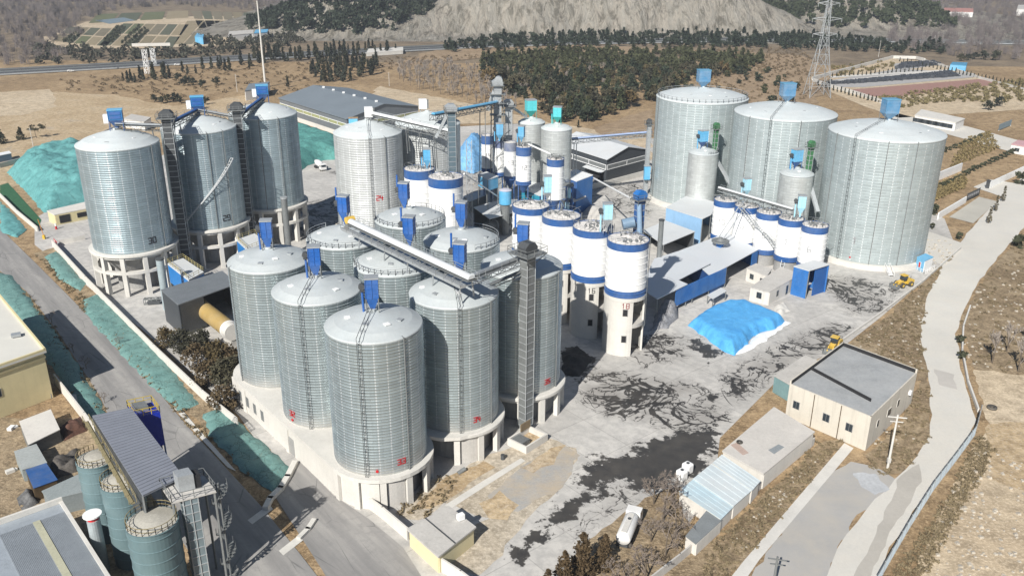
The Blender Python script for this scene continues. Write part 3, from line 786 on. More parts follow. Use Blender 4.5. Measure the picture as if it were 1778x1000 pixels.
def white_silo(label, cx, cy, R, zb, zt, group, number=None, num_off=0, n=40, band=1.7, bottom_band=1.2, floor=0.0, bands=6, leg='tower', num_h=1.3, num_z=None, junk=True, seed=0, topz=.9, dusty=False, bandmat=None, bandpart=None, ladder=None):
    rr = random.Random(seed*13+5)
    t = thing('cement_silo', label, 'cement silo', (cx, cy, floor), group)
    w = MB(); prof = [(R, zb+bottom_band)]
    for k in range(bands):
        z1 = zb+bottom_band+(zt-band-zb-bottom_band)*(k+1)/bands
        prof += [(R, z1-.16), (R+.08, z1-.12), (R+.08, z1-.02), (R, z1)]
    w.lathe(cx, cy, prof, n); w.build('shell', m_white, t)
    MB().lathe(cx, cy, [(R+.01, zt-band), (R+.035, zt-band+.03), (R+.035, zt-.12), (R+.1, zt-.1), (R+.1, zt), (R-.06, zt), (R-.06, zt-.3)], n).build('top_band', bandmat or m_blue, t)
    if bottom_band: MB().lathe(cx, cy, [(R-.2, zb-.1), (R+.12, zb-.1), (R+.12, zb+.1), (R+.03, zb+.14), (R+.03, zb+bottom_band*.45), (R+.16, zb+bottom_band*.5), (R+.16, zb+bottom_band*.6), (R+.03, zb+bottom_band*.65), (R+.03, zb+bottom_band)], n).build('bottom_band', m_blue, t)
    r = MB()
    k = 14; vs = [(cx, cy, zt+topz)]
    for j in range(1, k+1):
        for i in range(n):
            a = 2*math.pi*i/n; rad = (R-.05)*j/k
            zz = zt-.12+topz*(1-j/k)+(0.22*noise.noise(Vector((math.cos(a)*rad*.9+cx, math.sin(a)*rad*.9+cy, seed))) if j < k else 0)
            vs.append((cx+rad*math.cos(a), cy+rad*math.sin(a), zz))
    fs = [(0, 1+i, 1+(i+1) % n) for i in range(n)]
    for j in range(k-1):
        for i in range(n): fs.append((1+j*n+i, 1+(j+1)*n+i, 1+(j+1)*n+(i+1) % n, 1+j*n+(i+1) % n))
    r.add(vs, fs); r.build('roof', m_wroof, t)
    rp = MB(); pts = []
    for i in range(25):
        a = 2*math.pi*i/24; pts.append((cx+(R-.12)*math.cos(a), cy+(R-.12)*math.sin(a), zt))
    rp.rail(pts, 1.1, .035, 3.5, mid=False); rp.build('railing', m_galv, t)
    if junk:
        jb = MB()
        for i in range(16):
            a, ra = rr.uniform(0, 6.28), R*rr.uniform(.2, .8); p = Vector((cx+ra*math.cos(a), cy+ra*math.sin(a), zt+.2))
            a2 = rr.uniform(0, 6.28); q = p+Vector((math.cos(a2), math.sin(a2), rr.uniform(-.05, .2)))*rr.uniform(.8, 2.6)
            jb.tube([p, p+UP*rr.uniform(.4, 1.0), q+UP*.6], rr.uniform(.05, .12), 6)
        for i in range(3):
            a, ra = rr.uniform(0, 6.28), R*rr.uniform(.3, .7); p = Vector((cx+ra*math.cos(a), cy+ra*math.sin(a), zt))
            jb.cyl(p, p+UP*.8, .3, .3, 8)
        jb.build('pipework', m_galv_d, t)
    if number:
        tb = MB(); cyl_text(tb, cx, cy, R+.05, cam_ang(cx, cy, num_off), num_z if num_z is not None else zb+.42*(zt-zb), number, num_h, num_h*.13)
        tb.build('painted_number', m_faint if leg != 'plain' else m_print, t)
    if ladder is not None:
        lb = MB(); ladder_on(lb, cx, cy, R+.05, cam_ang(cx, cy, ladder), max(floor+.5, zb-8), zt); lb.build('ladder', m_galv_d, t)
    if leg == 'legs':
        cb = MB(); cb.cyl((cx, cy, zb-3.2), (cx, cy, zb), .4, R-.15, 20); cb.build('cone', m_blue, t)
        for k in range(4):
            a = cam_ang(cx, cy)+math.pi/4+k*math.pi/2; MB().cyl((cx+(R-.3)*math.cos(a), cy+(R-.3)*math.sin(a), floor), (cx+(R-.3)*math.cos(a), cy+(R-.3)*math.sin(a), zb+.2), .18, .18, 8).build('leg', m_blue, t)
    if leg == 'drum':
        MB().lathe(cx, cy, [(R-.25, floor), (R-.25, zb-.1)], n).build('base_drum', m_conc_d, t)
    return t
# ================================================================ silos
def PX(p):
    q = Vector(p)-Vector((0, 0, CAMH)); d = -q.dot(_bk)
    return 889+FPX*q.dot(_rt)/d, 500-FPX*q.dot(_up)/d, d
def ztop(x, y, py):
    lo, hi = -5.0, 80.0
    for _ in range(50):
        m_ = (lo+hi)/2
        if PX((x, y, m_))[1] > py: lo = m_
        else: hi = m_
    return lo
A_, B_ = Vector((-12.6, 15.15, 0)), Vector((12.35, 14.05, 0))
S33 = Vector((-22.85, 130.5, 0))
FA = math.atan2(B_.y, B_.x)
g9 = 'nine ribbed steel silos on the shared podium'
g9f = 'dark blue dust collectors on the nine ribbed silos'
ZB9, ZT9, CH9, R9 = 6.3, 30.8, 2.3, 8.0
nine = {}
spec9 = [
 (0,0,'ribbed silver silo painted 33, front corner one nearest the road', '33', 24, [-18], [34], [(-6, 1.0)], (0,)),
 (1,0,'ribbed silver silo behind the front corner one, with a ladder down its middle', '32', -52, [-22], [], [(-52, .8)], (0,)),
 (2,0,'ribbed silver silo at the back of the road side row, by the yellow drum', None, 0, [], [-70], [(2, .8)], (0,)),
 (0,1,'ribbed silver silo painted 34, right of the front corner one', '34', 28, [6], [52], [], (0,)),
 (1,1,'ribbed silver silo in the very middle of the nine, ringed by the others', None, 0, [], [], [], (-100, 100)),
 (2,1,'ribbed silver silo under the upper end of the long twin conveyor', None, 0, [], [], [], (-150, 20)),
 (0,2,'ribbed silver silo painted 35, half hidden by the tall grey elevator leg', '35', 42, [], [60], [], (0,)),
 (1,2,'ribbed silver silo with a curved guard rail, left of the white cement silos', None, 0, [], [], [], (20, 160)),
 (2,2,'ribbed silver silo farthest back of the nine, in front of the old dusty silo', None, 0, [], [], [], (-100, 170)),
]
for ia, ib, lab, num, noff, lad, dp, red, rl in spec9:
    c = S33+A_*ia+B_*ib
    nine[(ia, ib)] = steel_silo(lab, c.x, c.y, R9, ZB9, ZT9, CH9, m_lipp, m_roof, .55, g9, num, m_red if num in ('33', '34', '35', '32') else m_print, noff, 1.0, 1.6, lad or None,
        seed=ia*3+ib, red=red or None, railing=rl if len(rl) == 2 else None, downpipes=dp, ring=1.2 if (ib and ia == 0) else 0)
TOP9 = ZT9+CH9+.3
specf = [
 ((0,0), (0,0), 'dark blue dust collector on the front corner silo painted 33', 'f'), ((1,0), (0,0), 'dark blue dust collector on the silo with a ladder down its middle', 'f'), ((2,0), (0,0), 'dark blue dust collector on the silo beside the yellow drum', 'f'),
 ((0,1), (1.0,3.5), 'dark blue dust collector with a stack, at the lower end of the twin conveyor', 's'), ((1,1), (2.6,4.2), 'dark blue dust collector with a stack, beside the middle of the twin conveyor', 's'), ((2,1), (-.5,3.6), 'dark blue dust collector with a stack, by the yellow end of the twin conveyor', 's'),
 ((0,2), (.3,1.5), 'dark blue dust collector just behind the head of the tall grey elevator', 's'), ((1,2), (0,.6), 'dark blue dust collector on the silo with a curved guard rail', 's'), ((2,2), (-1.2,.6), 'dark blue dust collector on the farthest back of the nine ribbed silos', 's')]
for k, off, lab, ty in specf:
    c = S33+A_*k[0]+B_*k[1]
    dust_collector(lab, (c.x+off[0], c.y+off[1], TOP9-.9), 2.1, 1.85, 3.3, 2.0, 1.0, m_fblue, R_(8 if ty == 'f' else -12), g9f, stack=(ty == 's'))
# podium under the road-side row, ring slabs under the rest
pod = thing('silo_podium', 'pale concrete podium carrying the nine ribbed silos beside the road', 'podium', (S33.x, S33.y, 0))
def hull_band(p, q, r, n=10):
    d = (q-p).normalized(); nrm = Vector((-d.y, d.x, 0)); a0 = math.atan2(nrm.y, nrm.x); out = []
    for k in range(n+1): out.append(p+Vector((math.cos(a0+math.pi*k/n), math.sin(a0+math.pi*k/n), 0))*r)
    for k in range(n+1): out.append(q+Vector((math.cos(a0+math.pi+math.pi*k/n), math.sin(a0+math.pi+math.pi*k/n), 0))*r)
    return out
pb = MB()
pb.prism(hull_band(S33, S33+A_*2.05, R9+1.25, 16), ZB9-.7, ZB9)
pb.prism(hull_band(S33+B_*.9, S33+B_*.9+A_*2, R9+.6, 8), ZB9-.72, ZB9-.03)
pb.prism(hull_band(S33+B_*2, S33+B_*2+A_*2, R9+1.1, 8), ZB9-.74, ZB9-.06)
pb.build('deck', m_conc_w, pod)
# road side wall
nn = Vector((-A_.y, A_.x, 0)).normalized()
wl0, wl1 = S33+nn*(R9+.75)+A_*.05, S33+nn*(R9+.75)+A_*2.25
wb = MB(); wb.obox(wl0-nn*.3, wl1-wl0, nn*.3, UP*(ZB9-.7)); wb.build('road_side_wall', m_conc_w, pod)
for f in (.66, .74, .82, .90):
    p = wl0.lerp(wl1, f); d = (wl1-wl0).normalized()
    MB().obox(p+UP*1.6-nn*.02, d*1.3, nn*.06, UP*2.2).build('vent', m_galv_d, pod)
MB().obox(wl0.lerp(wl1, .36)-nn*.02+UP*.1, (wl1-wl0).normalized()*2.6, nn*.07, UP*3.6).build('door', m_conc_d, pod)
def arc_wall(mb, c, r, a0, a1, z0, z1, th=.3, n=10):
    pts = []
    for k in range(n+1):
        a = a0+(a1-a0)*k/n; pts.append((c.x+r*math.cos(a), c.y+r*math.sin(a)))
    for k in range(n, -1, -1):
        a = a0+(a1-a0)*k/n; pts.append((c.x+(r-th)*math.cos(a), c.y+(r-th)*math.sin(a)))
    for k in range(n):
        q = [pts[k], pts[k+1], pts[2*n-k], pts[2*n+1-k]]; mb.prism(q, z0, z1)
for ia, ib, c0, c1 in ((0,0,-60,118), (1,0,-60,0), (2,0,-60,0), (0,1,-20,120), (0,2,-60,150), (1,2,60,150), (2,2,60,150)):
    c = S33+A_*ia+B_*ib; a_ = cam_ang(c.x, c.y)
    for off in range(-60, 151, 30):
        if not (c0 <= off <= c1): continue
        a = a_+R_(off); e = Vector((math.cos(a), math.sin(a), 0)); q = Vector((-e.y, e.x, 0))
        MB().obox(c+e*(R9+.15)-q*.55, q*1.1, e*.9, UP*(ZB9-.72)).build('column', m_conc_w, pod)
        if (ia, ib, off) in ((0,0,-60), (0,0,-30), (0,0,0), (0,0,60), (0,0,90), (0,1,0), (0,1,60)):
            wb = MB(); arc_wall(wb, c, R9+.55, a+R_(4.5), a+R_(25.5), 0, ZB9-.72 if off < 30 else ZB9-1.2, .3, 4); wb.build('infill_wall', m_conc_w if off < 0 else m_conc, pod)
    MB().lathe(c.x, c.y, [(R9-1.2, .02), (R9-1.2, ZB9-.75)], 32).build('inner_drum', m_conc_d, pod)

# --- twin conveyor and elevator of the nine
gA, gB = G(612, 388, TOP9+2.6), G(822, 487, TOP9+2.9)
gallery('long twin belt conveyor over the middle of the nine ribbed silos', gA, gB, 2.6, .7, m_galv, m_roofm, truss=False, legs=((.12, TOP9-1), (.35, TOP9-2), (.55, TOP9-1), (.75, TOP9-2), (.95, TOP9-1)), cat='conveyor')
dv = (gB-gA).normalized(); nv_ = Vector((dv.y, -dv.x, 0))
cv = thing('belt_conveyor', 'narrow open conveyor running along the front of the long twin conveyor', 'conveyor', gA)
cb = MB(); cb.obox(gA+nv_*1.6-UP*.9, gB-gA, nv_*1.1, UP*.55); cb.build('trough', m_galv, cv)
rb = MB(); rb.rail([gA+nv_*2.75-UP*.6, gB+nv_*2.75-UP*.6], .9, .06, 2.5); rb.build('handrail', m_galv_d, cv)
t = thing('conveyor_drive', 'yellow drive drum at the upper end of the long twin conveyor', 'drive drum', gA)
MB().cyl(gA-dv*1.0-nv_*.9+UP*.5, gA-dv*1.0+nv_*.9+UP*.5, .75, .75, 14).build('drum', m_yellow, t)
MB().box(gA-dv*1.0-UP*.9, 1.3, 1.8, .8, math.atan2(dv.y, dv.x)).build('frame', m_galv_d, t)
e3 = G(912, 742, 0); e3t = ztop(e3.x, e3.y, 438)
E3 = elevator('tall grey bucket elevator rising from the hopper pit to the nine silos', e3, e3t, 2.0, 1.9, FA-R_(4), None, m_galv_d)
e3h = Vector((e3.x, e3.y, e3t))
gallery('short covered conveyor from the grey elevator head to the twin conveyor', e3h+Vector((-1.2, 2.2, -2.2)), gB+UP*.5, 1.5, .8, m_galv, m_galv)
gallery('steel catwalk from the grey elevator to the silo painted 34', e3h+Vector((-.5, .5, -3.6)), Vector((nine[(0,1)].location.x+5.5, nine[(0,1)].location.y+1, ZT9+.6)), 1.0, .6, m_galv_d, truss=False, covered=False, cat='catwalk', name='catwalk')
pit = G(915, 768, 0)
t = thing('hopper_pit', 'pale concrete receiving pit with a brown grating at the foot of the grey elevator', 'receiving pit', pit)
du, dq = Vector((.66, .75, 0)), Vector((.75, -.66, 0))
for a, b_, l in ((-1, -1, 0),):
    p0 = pit-du*3.2-dq*2.2
    w = MB(); w.obox(p0, du*6.4, dq*.35, UP*1.5); w.obox(p0+dq*4.4, du*6.4, dq*.35, UP*1.5); w.obox(p0+dq*.35, du*.35, dq*4.05, UP*1.5); w.obox(p0+dq*.35+du*6.05, du*.35, dq*4.05, UP*1.5)
    w.build('wall', m_conc_w, t)
    MB().obox(p0+du*.35+dq*.35+UP*.05, du*5.7, dq*4.05, UP*.2).build('floor', m_ochre, t)
    MB().obox(p0+du*.6+dq*.5+UP*.3, du*2.4, dq*2.6, UP*1.0).build('feeder', m_galv_d, t)
    MB().obox(p0+du*3.4+dq*.3+UP*1.5, du*2.8, dq*.2, UP*1.6).build('back_plate', M('pit_sheet', (.20, .15, .09), .8), t)
for i, (px, py) in enumerate(((873, 797), (795, 822))):
    p = G(px, py); t = thing('oil_drum', ('black oil drum standing in front of the hopper pit', 'grey cut pipe lying by the podium below the silo painted 34')[i], 'drum', p)
    MB().cyl(p, p+(UP*1.0 if i == 0 else Vector((1.3, .9, .5))), .4, .4, 12).build('barrel', m_dark if i == 0 else m_galv_d, t)

# --- the three silos on columns (left)
gL = 'three blue grey silos on concrete columns'
L30, L29, L28 = Vector((-104.5, 226.0, 0)), Vector((-90.3, 247.2, 0)), Vector((-77.6, 268.4, 0))
ZBL, ZTL, RL_ = 11.8, 39.6, 10.3
for c, lab, num, dp, lad in ((L30, 'blue grey silo painted 30 on concrete columns, nearest the gate', '30', (48,), None), (L29, 'blue grey silo painted 29, middle one of the three on columns', '29', (10, 36), None), (L28, 'blue grey silo on columns next to the green tarpaulin heap', '28', (-8, 24), None)):
    t = steel_silo(lab, c.x, c.y, RL_, ZBL, ZTL, 3.4, m_left, m_roof_l, .6, gL, num, m_print, 26 if num != '28' else -60, 1.5, 2.0, lad, seed=int(num), downpipes=dp, lip=.05, ring=1.1)
    for k in range(12):
        a = cam_ang(c.x, c.y)+2*math.pi*(k+.35)/12; e = Vector((math.cos(a), math.sin(a), 0)); q = Vector((-e.y, e.x, 0))
        MB().obox(c+e*(RL_-.3)-q*.55, q*1.1, e*1.2, UP*(ZBL-.7)).build('column', m_conc_w, t)
    rb = MB(); rb.lathe(c.x, c.y, [(RL_-.2, 6.2), (RL_+.95, 6.2), (RL_+.95, 7.0), (RL_-.2, 7.0), (RL_-.2, 6.2)], 60); rb.build('tie_beam', m_conc_w, t)
    MB().lathe(c.x, c.y, [(5.5, 0), (5.5, 5), (RL_-.6, ZBL-1.5)], 40).build('discharge_cone', m_conc_d, t)
gLf = 'two tone blue dust collectors on the three silos on columns'
for c, lab in ((L30, 'two tone blue dust collector on the silo painted 30'), (L29, 'two tone blue dust collector on the silo painted 29, between the dark elevators'), (L28, 'two tone blue dust collector with a white box, on the silo beside the green heap')):
    t = dust_collector(lab, (c.x+.3, c.y+.6, ZTL+3.3), 3.5, 2.6, 2.5, 2.0, .6, M('collector_blue', (.03, .16, .38), .45, 0, .12), R_(18), gLf, mat2=m_blue, topmat=m_lblue, fan=False)
    u, q = Vector((math.cos(R_(18)), math.sin(R_(18)), 0)), Vector((-math.sin(R_(18)), math.cos(R_(18)), 0)); p = Vector((c.x+.3, c.y+.6, ZTL+3.3+2.6))
    b_ = MB()
    for k in range(2): b_.obox(p-q*1.42-u*1.35+UP*(.35+1.05*k), u*2.7, q*.12, UP*.75)
    b_.build('front_panel', m_fblue, t)
    MB().obox(p-u*3.0-q*.8-UP*.8, u*1.2, q*1.6, UP*2.2).build('side_box', m_white, t)
def lerp3(a, b, f): return a.lerp(b, f)
lu = (L29-L30).normalized(); lq = Vector((lu.y, -lu.x, 0))
eL = []
for (ca, cb_, lab, py) in ((L30, L29, 'dark bucket elevator between the silos painted 30 and 29', 204), (L29, L28, 'dark bucket elevator between the silo painted 29 and the farthest of the three', 190)):
    p = (ca+cb_)/2+lq*9.4+Vector((-3.0 if ca == L30 else -4.2, -.5, 0)); zt_ = ztop(p.x, p.y, py)
    elevator(lab, (p.x, p.y, 0), zt_, 2.3, 2.0, R_(12), 'dark bucket elevators of the three silos on columns', m_dark, plat=1.3); eL.append(Vector((p.x, p.y, zt_)))
zc = ZTL+4.6
for ca_i, (a, b_, lab) in enumerate(((L30+UP*zc, eL[0]-UP*2.5, 'blue railed conveyor from the silo painted 30 to the first dark elevator'), (eL[0]-UP*2, L29+UP*zc, 'blue railed conveyor from the first dark elevator to the silo painted 29'), (L29+UP*zc, eL[1]-UP*2.6, 'blue railed conveyor rising to the second dark elevator'), (eL[1]-UP*2.2, L28+UP*(zc-.2), 'blue railed conveyor from the second dark elevator to the farthest of the three'))):
    gallery(lab, a, b_, 1.6, 1.2, m_galv_d, m_blue if ca_i % 2 else m_galv, group='roof conveyors of the three silos on columns', legs=((.3, ZTL+1), (.7, ZTL+1)))
t = thing('access_stair', 'pale slanting stair across the front of the silo painted 29', 'stair', (L29.x, L29.y, 0))
sb = MB(); prev = None
for k in range(25):
    f = k/24; a = cam_ang(L29.x, L29.y, -46+92*f); z = 12.5+19*f
    e = Vector((math.cos(a), math.sin(a), 0)); p = Vector((L29.x, L29.y, z))
    if prev is not None:
        for rr_ in (.25, 1.15): sb.bar(prev[0]+prev[1]*(RL_+rr_), p+e*(RL_+rr_), .14, .3)
    sb.bar(p+e*(RL_+.1), p+e*(RL_+1.2), .3, .08); prev = (p, e)
sb.build('flight', m_roofm, t)
p = G(497, 447, 0); t = thing('vent_pipe', 'tall grey steel chimney pipe beside the blue grey silos on columns', 'chimney pipe', p)
p = Vector((L28.x+9.5, L28.y-20, 0)); zt_ = ztop(p.x, p.y, 345); t.location = p; ORG[t.name] = p
MB().cyl(p, p+UP*zt_, .9, .9, 18).build('flue', m_galv_d, t); MB().cyl(p+UP*zt_, p+UP*(zt_+.5), 1.05, 1.05, 18).build('collar', m_galv, t)

# --- old dusty silos C
C23, C24 = Vector((-43.7, 258.5, 0)), Vector((-27.0, 273.0, 0))
steel_silo('old dusty grey silo with a red number, behind the nine ribbed silos', C23.x, C23.y, 10.2, 1.0, 36.2, 3.5, m_mid, m_roof_l, .7, 'pair of old dusty grey silos', '24', m_red, 14, 1.4, 16.5, [2], seed=3, downpipes=(28,), lip=.05)
steel_silo('old dusty grey silo mostly hidden behind its twin and the lattice conveyor', C24.x, C24.y, 10.2, 1.0, 36.2, 3.5, m_mid, m_roof_l, .7, 'pair of old dusty grey silos', None, None, 0, 1, 1, None, seed=4, lip=.05, hatches=2)
for c, lab in ((C23, 'white filter box on a lattice stand above the old dusty silo with a red number'), (C24, 'white filter box on a lattice stand above the hidden dusty silo')):
    p = Vector((c.x+(.4 if c == C23 else -1.5), c.y+1, 38.4)); t = thing('filter_box', lab, 'filter box', p, 'white filter boxes on the dusty silos')
    MB().lattice(p, p+UP*2.0, 1.5, .12, 2).build('stand', m_galv, t)
    MB().box(p+UP*2.0, 2.4, 2.2, 2.9, .2).build('housing', m_white, t); MB().box(p+UP*2.1+Vector((1.4, 0, 0)), .7, 1.6, 2.6, .2).build('fan_side', m_galv_d, t)
p = Vector((C23.x-4.4, C23.y+1.5, 38.0)); t = thing('motor_house', 'small light blue motor house on the dome of the old dusty silo', 'motor house', p)
MB().box(p, 2.6, 1.8, 1.9, .1).build('body', m_lblue, t); MB().box(p+UP*1.9, 2.9, 2.1, .12, .1).build('roof', m_orange, t)
E4 = Vector((-18.4, 256.5, 0)); z4 = ztop(E4.x, E4.y, 192)
t4 = elevator('slate bucket elevator at the right end of the lattice conveyor, behind the white silo pair', E4, z4, 2.2, 2.4, .2, None, M('slate_steel', (.12, .17, .20), .55, .2), plat=.9, headmat=m_galv)
c4 = Vector((E4.x+5.2, E4.y, 0)); t = thing('lattice_mast', 'thin grey lattice mast braced to the slate bucket elevator', 'mast', c4)
MB().lattice(c4, c4+UP*(z4-9), 1.6, .14, 12).build('frame', m_galv, t)
gallery('grey lattice conveyor from the old dusty silo to the slate elevator', C23+Vector((1.5, .5, 41.2)), Vector((E4.x, E4.y, z4-6.5)), 2.6, 1.9, m_galv_d, m_roofm, legs=((.45, 30), (.62, 25), (.8, 25)))
E5, E6 = Vector((-5.4, 297, 0)), Vector((-1.6, 300, 0)); z5, z6 = ztop(E5.x, E5.y, 148), ztop(E6.x, E6.y, 183)
t5 = elevator('tallest grey bucket elevator with a peaked head, behind the row of slim white silos', E5, z5, 2.4, 2.2, .1, 'pair of grey elevators behind the slim white silos', m_galv, plat=1.0, headmat=m_galv)
elevator('shorter grey bucket elevator with a round head, close to the tallest one', E6, z6, 2.2, 2.2, .1, 'pair of grey elevators behind the slim white silos', m_galv, plat=1.4, headmat=m_galv)
gallery('blue topped conveyor climbing from the slate elevator to the tallest grey one', Vector((E4.x-6, E4.y+5, z4-2.5)), Vector((E5.x, E5.y, z5-6)), 2.2, 1.6, m_galv_d, m_lblue, legs=((.75, 8),))
hb = MB(); hb.bar(Vector((E5.x-3.4, E5.y, z5-8.5)), Vector((E5.x+.2, E5.y, z5+1.0)), 1.9, 1.5); hb.cyl((E5.x+.4, E5.y-1.1, z5+1.6), (E5.x+.4, E5.y+1.1, z5+1.6), 1.35, 1.35, 16); hb.build('inclined_head', m_galv, t5)
fb = MB()
for zz in (z5-10, z5-6, z5-3): fb.obox((E5.x-2.6, E5.y-2.2, zz), (5.4, 0, 0), (0, 4.2, 0), UP*.14)
for sx in (-2.5, 2.6):
    for sy in (-2.1, 1.9): fb.bar((E5.x+sx, E5.y+sy, 4), (E5.x+sx*.8, E5.y+sy*.8, z5-3), .2)
for k in range(8):
    za = 4+(z5-7)*k/8; zb2 = 4+(z5-7)*(k+1)/8; fb.bar((E5.x-2.5, E5.y-2.1, za), (E5.x+2.6, E5.y-2.1, zb2), .14)
fb.build('steel_frame', m_galv_d, t5)
hb = MB(); hb.bar(Vector((E4.x-4.6, E4.y-.4, z4-8)), Vector((E4.x-.2, E4.y-.4, z4+.6)), 1.1, .9)
for k in range(6):
    p = Vector((E4.x-4.6, E4.y-.4, z4-8)).lerp(Vector((E4.x-.2, E4.y-.4, z4+.6)), k/5); hb.bar(p, Vector((E4.x-.9, E4.y-.4, p.z)), .16)
hb.build('inclined_chute', m_galv, t4)
t = thing('down_spout', 'grey spout slanting from the shorter grey elevator to the pale steel silo', 'spout', E6)
MB().cyl((E6.x, E6.y, z6), (4.6, 305, 32.2), .45, .45, 10).build('pipe', m_galv, t)

# --- white cement silos
W = 'tall white cement silos on round concrete towers'
tower_px = {}
for i, (c, lab, num) in enumerate((((26.2, 185.6), 'white cement silo with blue bands on the tower painted 18, nearest of its row', '18'), ((19.0, 194.8), 'white cement silo with blue bands on the tower painted 16, second in its row', '16'), ((12.0, 203.6), 'white cement silo with blue bands, third in the row from the tower painted 18', None), ((4.7, 212.4), 'white cement silo with blue bands, fourth in the row and beside the nine ribbed silos', None))):
    x, y = c; zb, zt = 14.6, 27.3
    t = white_silo(lab, x, y, 4.72, zb, zt, W, seed=i+1, leg='none', bottom_band=1.5, ladder=(78 if i < 3 else None), n=48)
    a = cam_ang(x, y); cc = Vector((x, y, 0)); tw = MB()
    for a0, a1 in ((80, 386),): arc_wall(tw, cc, 4.75, a+R_(a0), a+R_(a1), 0, zb-.3, .45, max(2, int((a1-a0)/8)))
    tw.lathe(x, y, [(4.9, zb-1.0), (4.9, zb-.15), (4.4, zb-.15), (4.4, zb-1.0), (4.9, zb-1.0)], 40)
    tw.build('tower_wall', m_conc_w, t)
    MB().lathe(x, y, [(4.25, 7.0), (4.72, 7.0), (4.72, 7.9), (0, 7.9)], 40).build('floor_slab', m_conc, t)
    for off, z in ((4, 10.2), (4, 3.6)):
        aa = a+R_(off); e = Vector((math.cos(aa), math.sin(aa), 0)); q = Vector((-e.y, e.x, 0)); p = cc+e*4.70+UP*z
        f = MB().obox(p-q*.62-UP*.05, q*1.24, e*.12, UP*1.75).build('window', m_conc_d, t)
        MB().obox(p-q*.5+UP*.05+e*.08, q*1.0, e*.07, UP*1.55).build('pane', m_black, f)
    if num:
        tb = MB(); cyl_text(tb, x, y, 4.76, a+R_(4), 12.1, num, 1.15, .16); tb.build('painted_number', M('oxide_red', (.25, .05, .05), .7) if num == '18' else m_print, t)
p = Vector((21.8, 190.6, 27.4)); dust_collector('pale blue dust collector among the pipes between the two nearest white silos', p, 2.0, 1.7, 3.6, 1.4, 1.6, m_pblue, .1, mat2=m_galv)
p = Vector((9, 216, 27.2)); dust_collector('pale blue dust collector behind the fourth white silo, above the blue sheds', p, 1.9, 1.6, 4.2, 1.2, 1.2, m_pblue, .1, mat2=m_galv)
eb = Vector((30.0, 196.5, 0)); zb_ = ztop(eb.x, eb.y, 345)
elevator('blue bucket elevator with a blue head behind the white silo painted 18', eb, zb_, 1.9, 1.6, .5, None, m_blue, plat=.9, headmat=m_sblue)
t = thing('intake_pipe', 'grey blue steel pipe leaning beside the blue bucket elevator', 'pipe', eb); MB().cyl(eb+Vector((.3, -1.4, 24)), eb+Vector((-.3, -1.2, zb_-1)), .7, .55, 14).build('shell', m_lblue if False else M('faded_blue_steel', (.22, .32, .44), .5), t)
p = eb+Vector((-4.0, -1.5, 27.6)); t = thing('surge_bin', 'squat slate blue bin lying between the pale dust collector and the blue elevator', 'bin', p); MB().cyl(p, p+Vector((2.8, .2, .6)), 1.3, 1.3, 18).build('shell', M('slate_blue', (.16, .24, .33), .5), t)
for i, (x, y, R, lab) in enumerate(((-27.6, 249.5, 4.5, 'white cement silo with a blue band, left of the pair behind the nine ribbed silos'), (-19.2, 240.6, 4.95, 'white cement silo with a blue band, right of the pair behind the nine ribbed silos'))):
    white_silo(lab, x, y, R, 12.0, 27.3, 'pair of white silos behind the nine', seed=20+i, leg='drum', band=2.6, n=40, topz=.6)
dust_collector('light blue dust collector on the left silo of the white pair', (-25.2, 249.0, 27.5), 2.1, 1.8, 3.2, 1.4, 1.0, m_lblue, .1, mat2=m_lblue)
m_band2 = M('weathered_blue_band', (.07, .10, .22), .6, 0, .3, dust=.6, dustcol=(.42, .43, .42))
for i, (x, y, num, lab) in enumerate(((-9.0, 303, '14', 'slim white silo next to the blue tarpaulin heap, first of four'), (-4.9, 297.5, '11', 'slim white silo with a worn grey band, second of four'), (-.9, 292, '13', 'slim white silo with a faded blue band, third of four'), (3.6, 285.6, '12', 'slim white silo painted 12, nearest of the four slim ones'))):
    white_silo(lab, x, y, 2.2+.38*(i == 3), 13.2, 26.0, 'four slim white silos', num, 4, seed=30+i, leg='legs', n=28, num_h=1.3, band=3.0, topz=.5, bandmat=m_band2 if i in (1, 2) else m_blue, junk=(i == 3))
white_silo('single slim white silo standing over the blue mixing sheds', 13.5, 268.5, 2.75, 13.0, 26.0, None, None, seed=40, leg='legs', n=30, band=2.3, bottom_band=0, topz=.5)
steel_silo('pale steel silo with a turquoise dust collector, left one behind the slim white silos', 6.6, 307, 4.75, 1, 30.0, 1.6, m_small, m_roof_l, .8, 'two pale steel silos with turquoise collectors', seed=50, lip=.015, n=48, hatches=1)
steel_silo('pale steel silo with a turquoise dust collector, right one beside the dark warehouse', 15.0, 296.8, 5.3, 1, 30.0, 1.6, m_small, m_roof_l, .8, 'two pale steel silos with turquoise collectors', seed=51, lip=.015, n=48, hatches=1, downpipes=(70,))
dust_collector('turquoise dust collector on the left pale steel silo, clean and square', (6.2, 307, 31.6), 3.6, 2.8, 3.6, 1.8, .7, m_turq, .25, mat2=m_tgreen, fan=False)
dust_collector('turquoise dust collector on the right pale steel silo, with its fan', (15.2, 296.8, 31.6), 2.8, 2.4, 3.2, 1.6, .7, m_turq, -.2, mat2=m_tgreen)
dust_collector('light blue dust collector at the foot of the tallest grey elevator head', (-4.6, 291, 26.8), 2.3, 1.8, 3.6, 1.2, .8, m_lblue, .1)
dust_collector('light blue dust collector behind the nearest slim white silo', (2.9, 291, 26.4), 2.0, 1.7, 3.4, 1.0, .8, m_lblue, -.3)

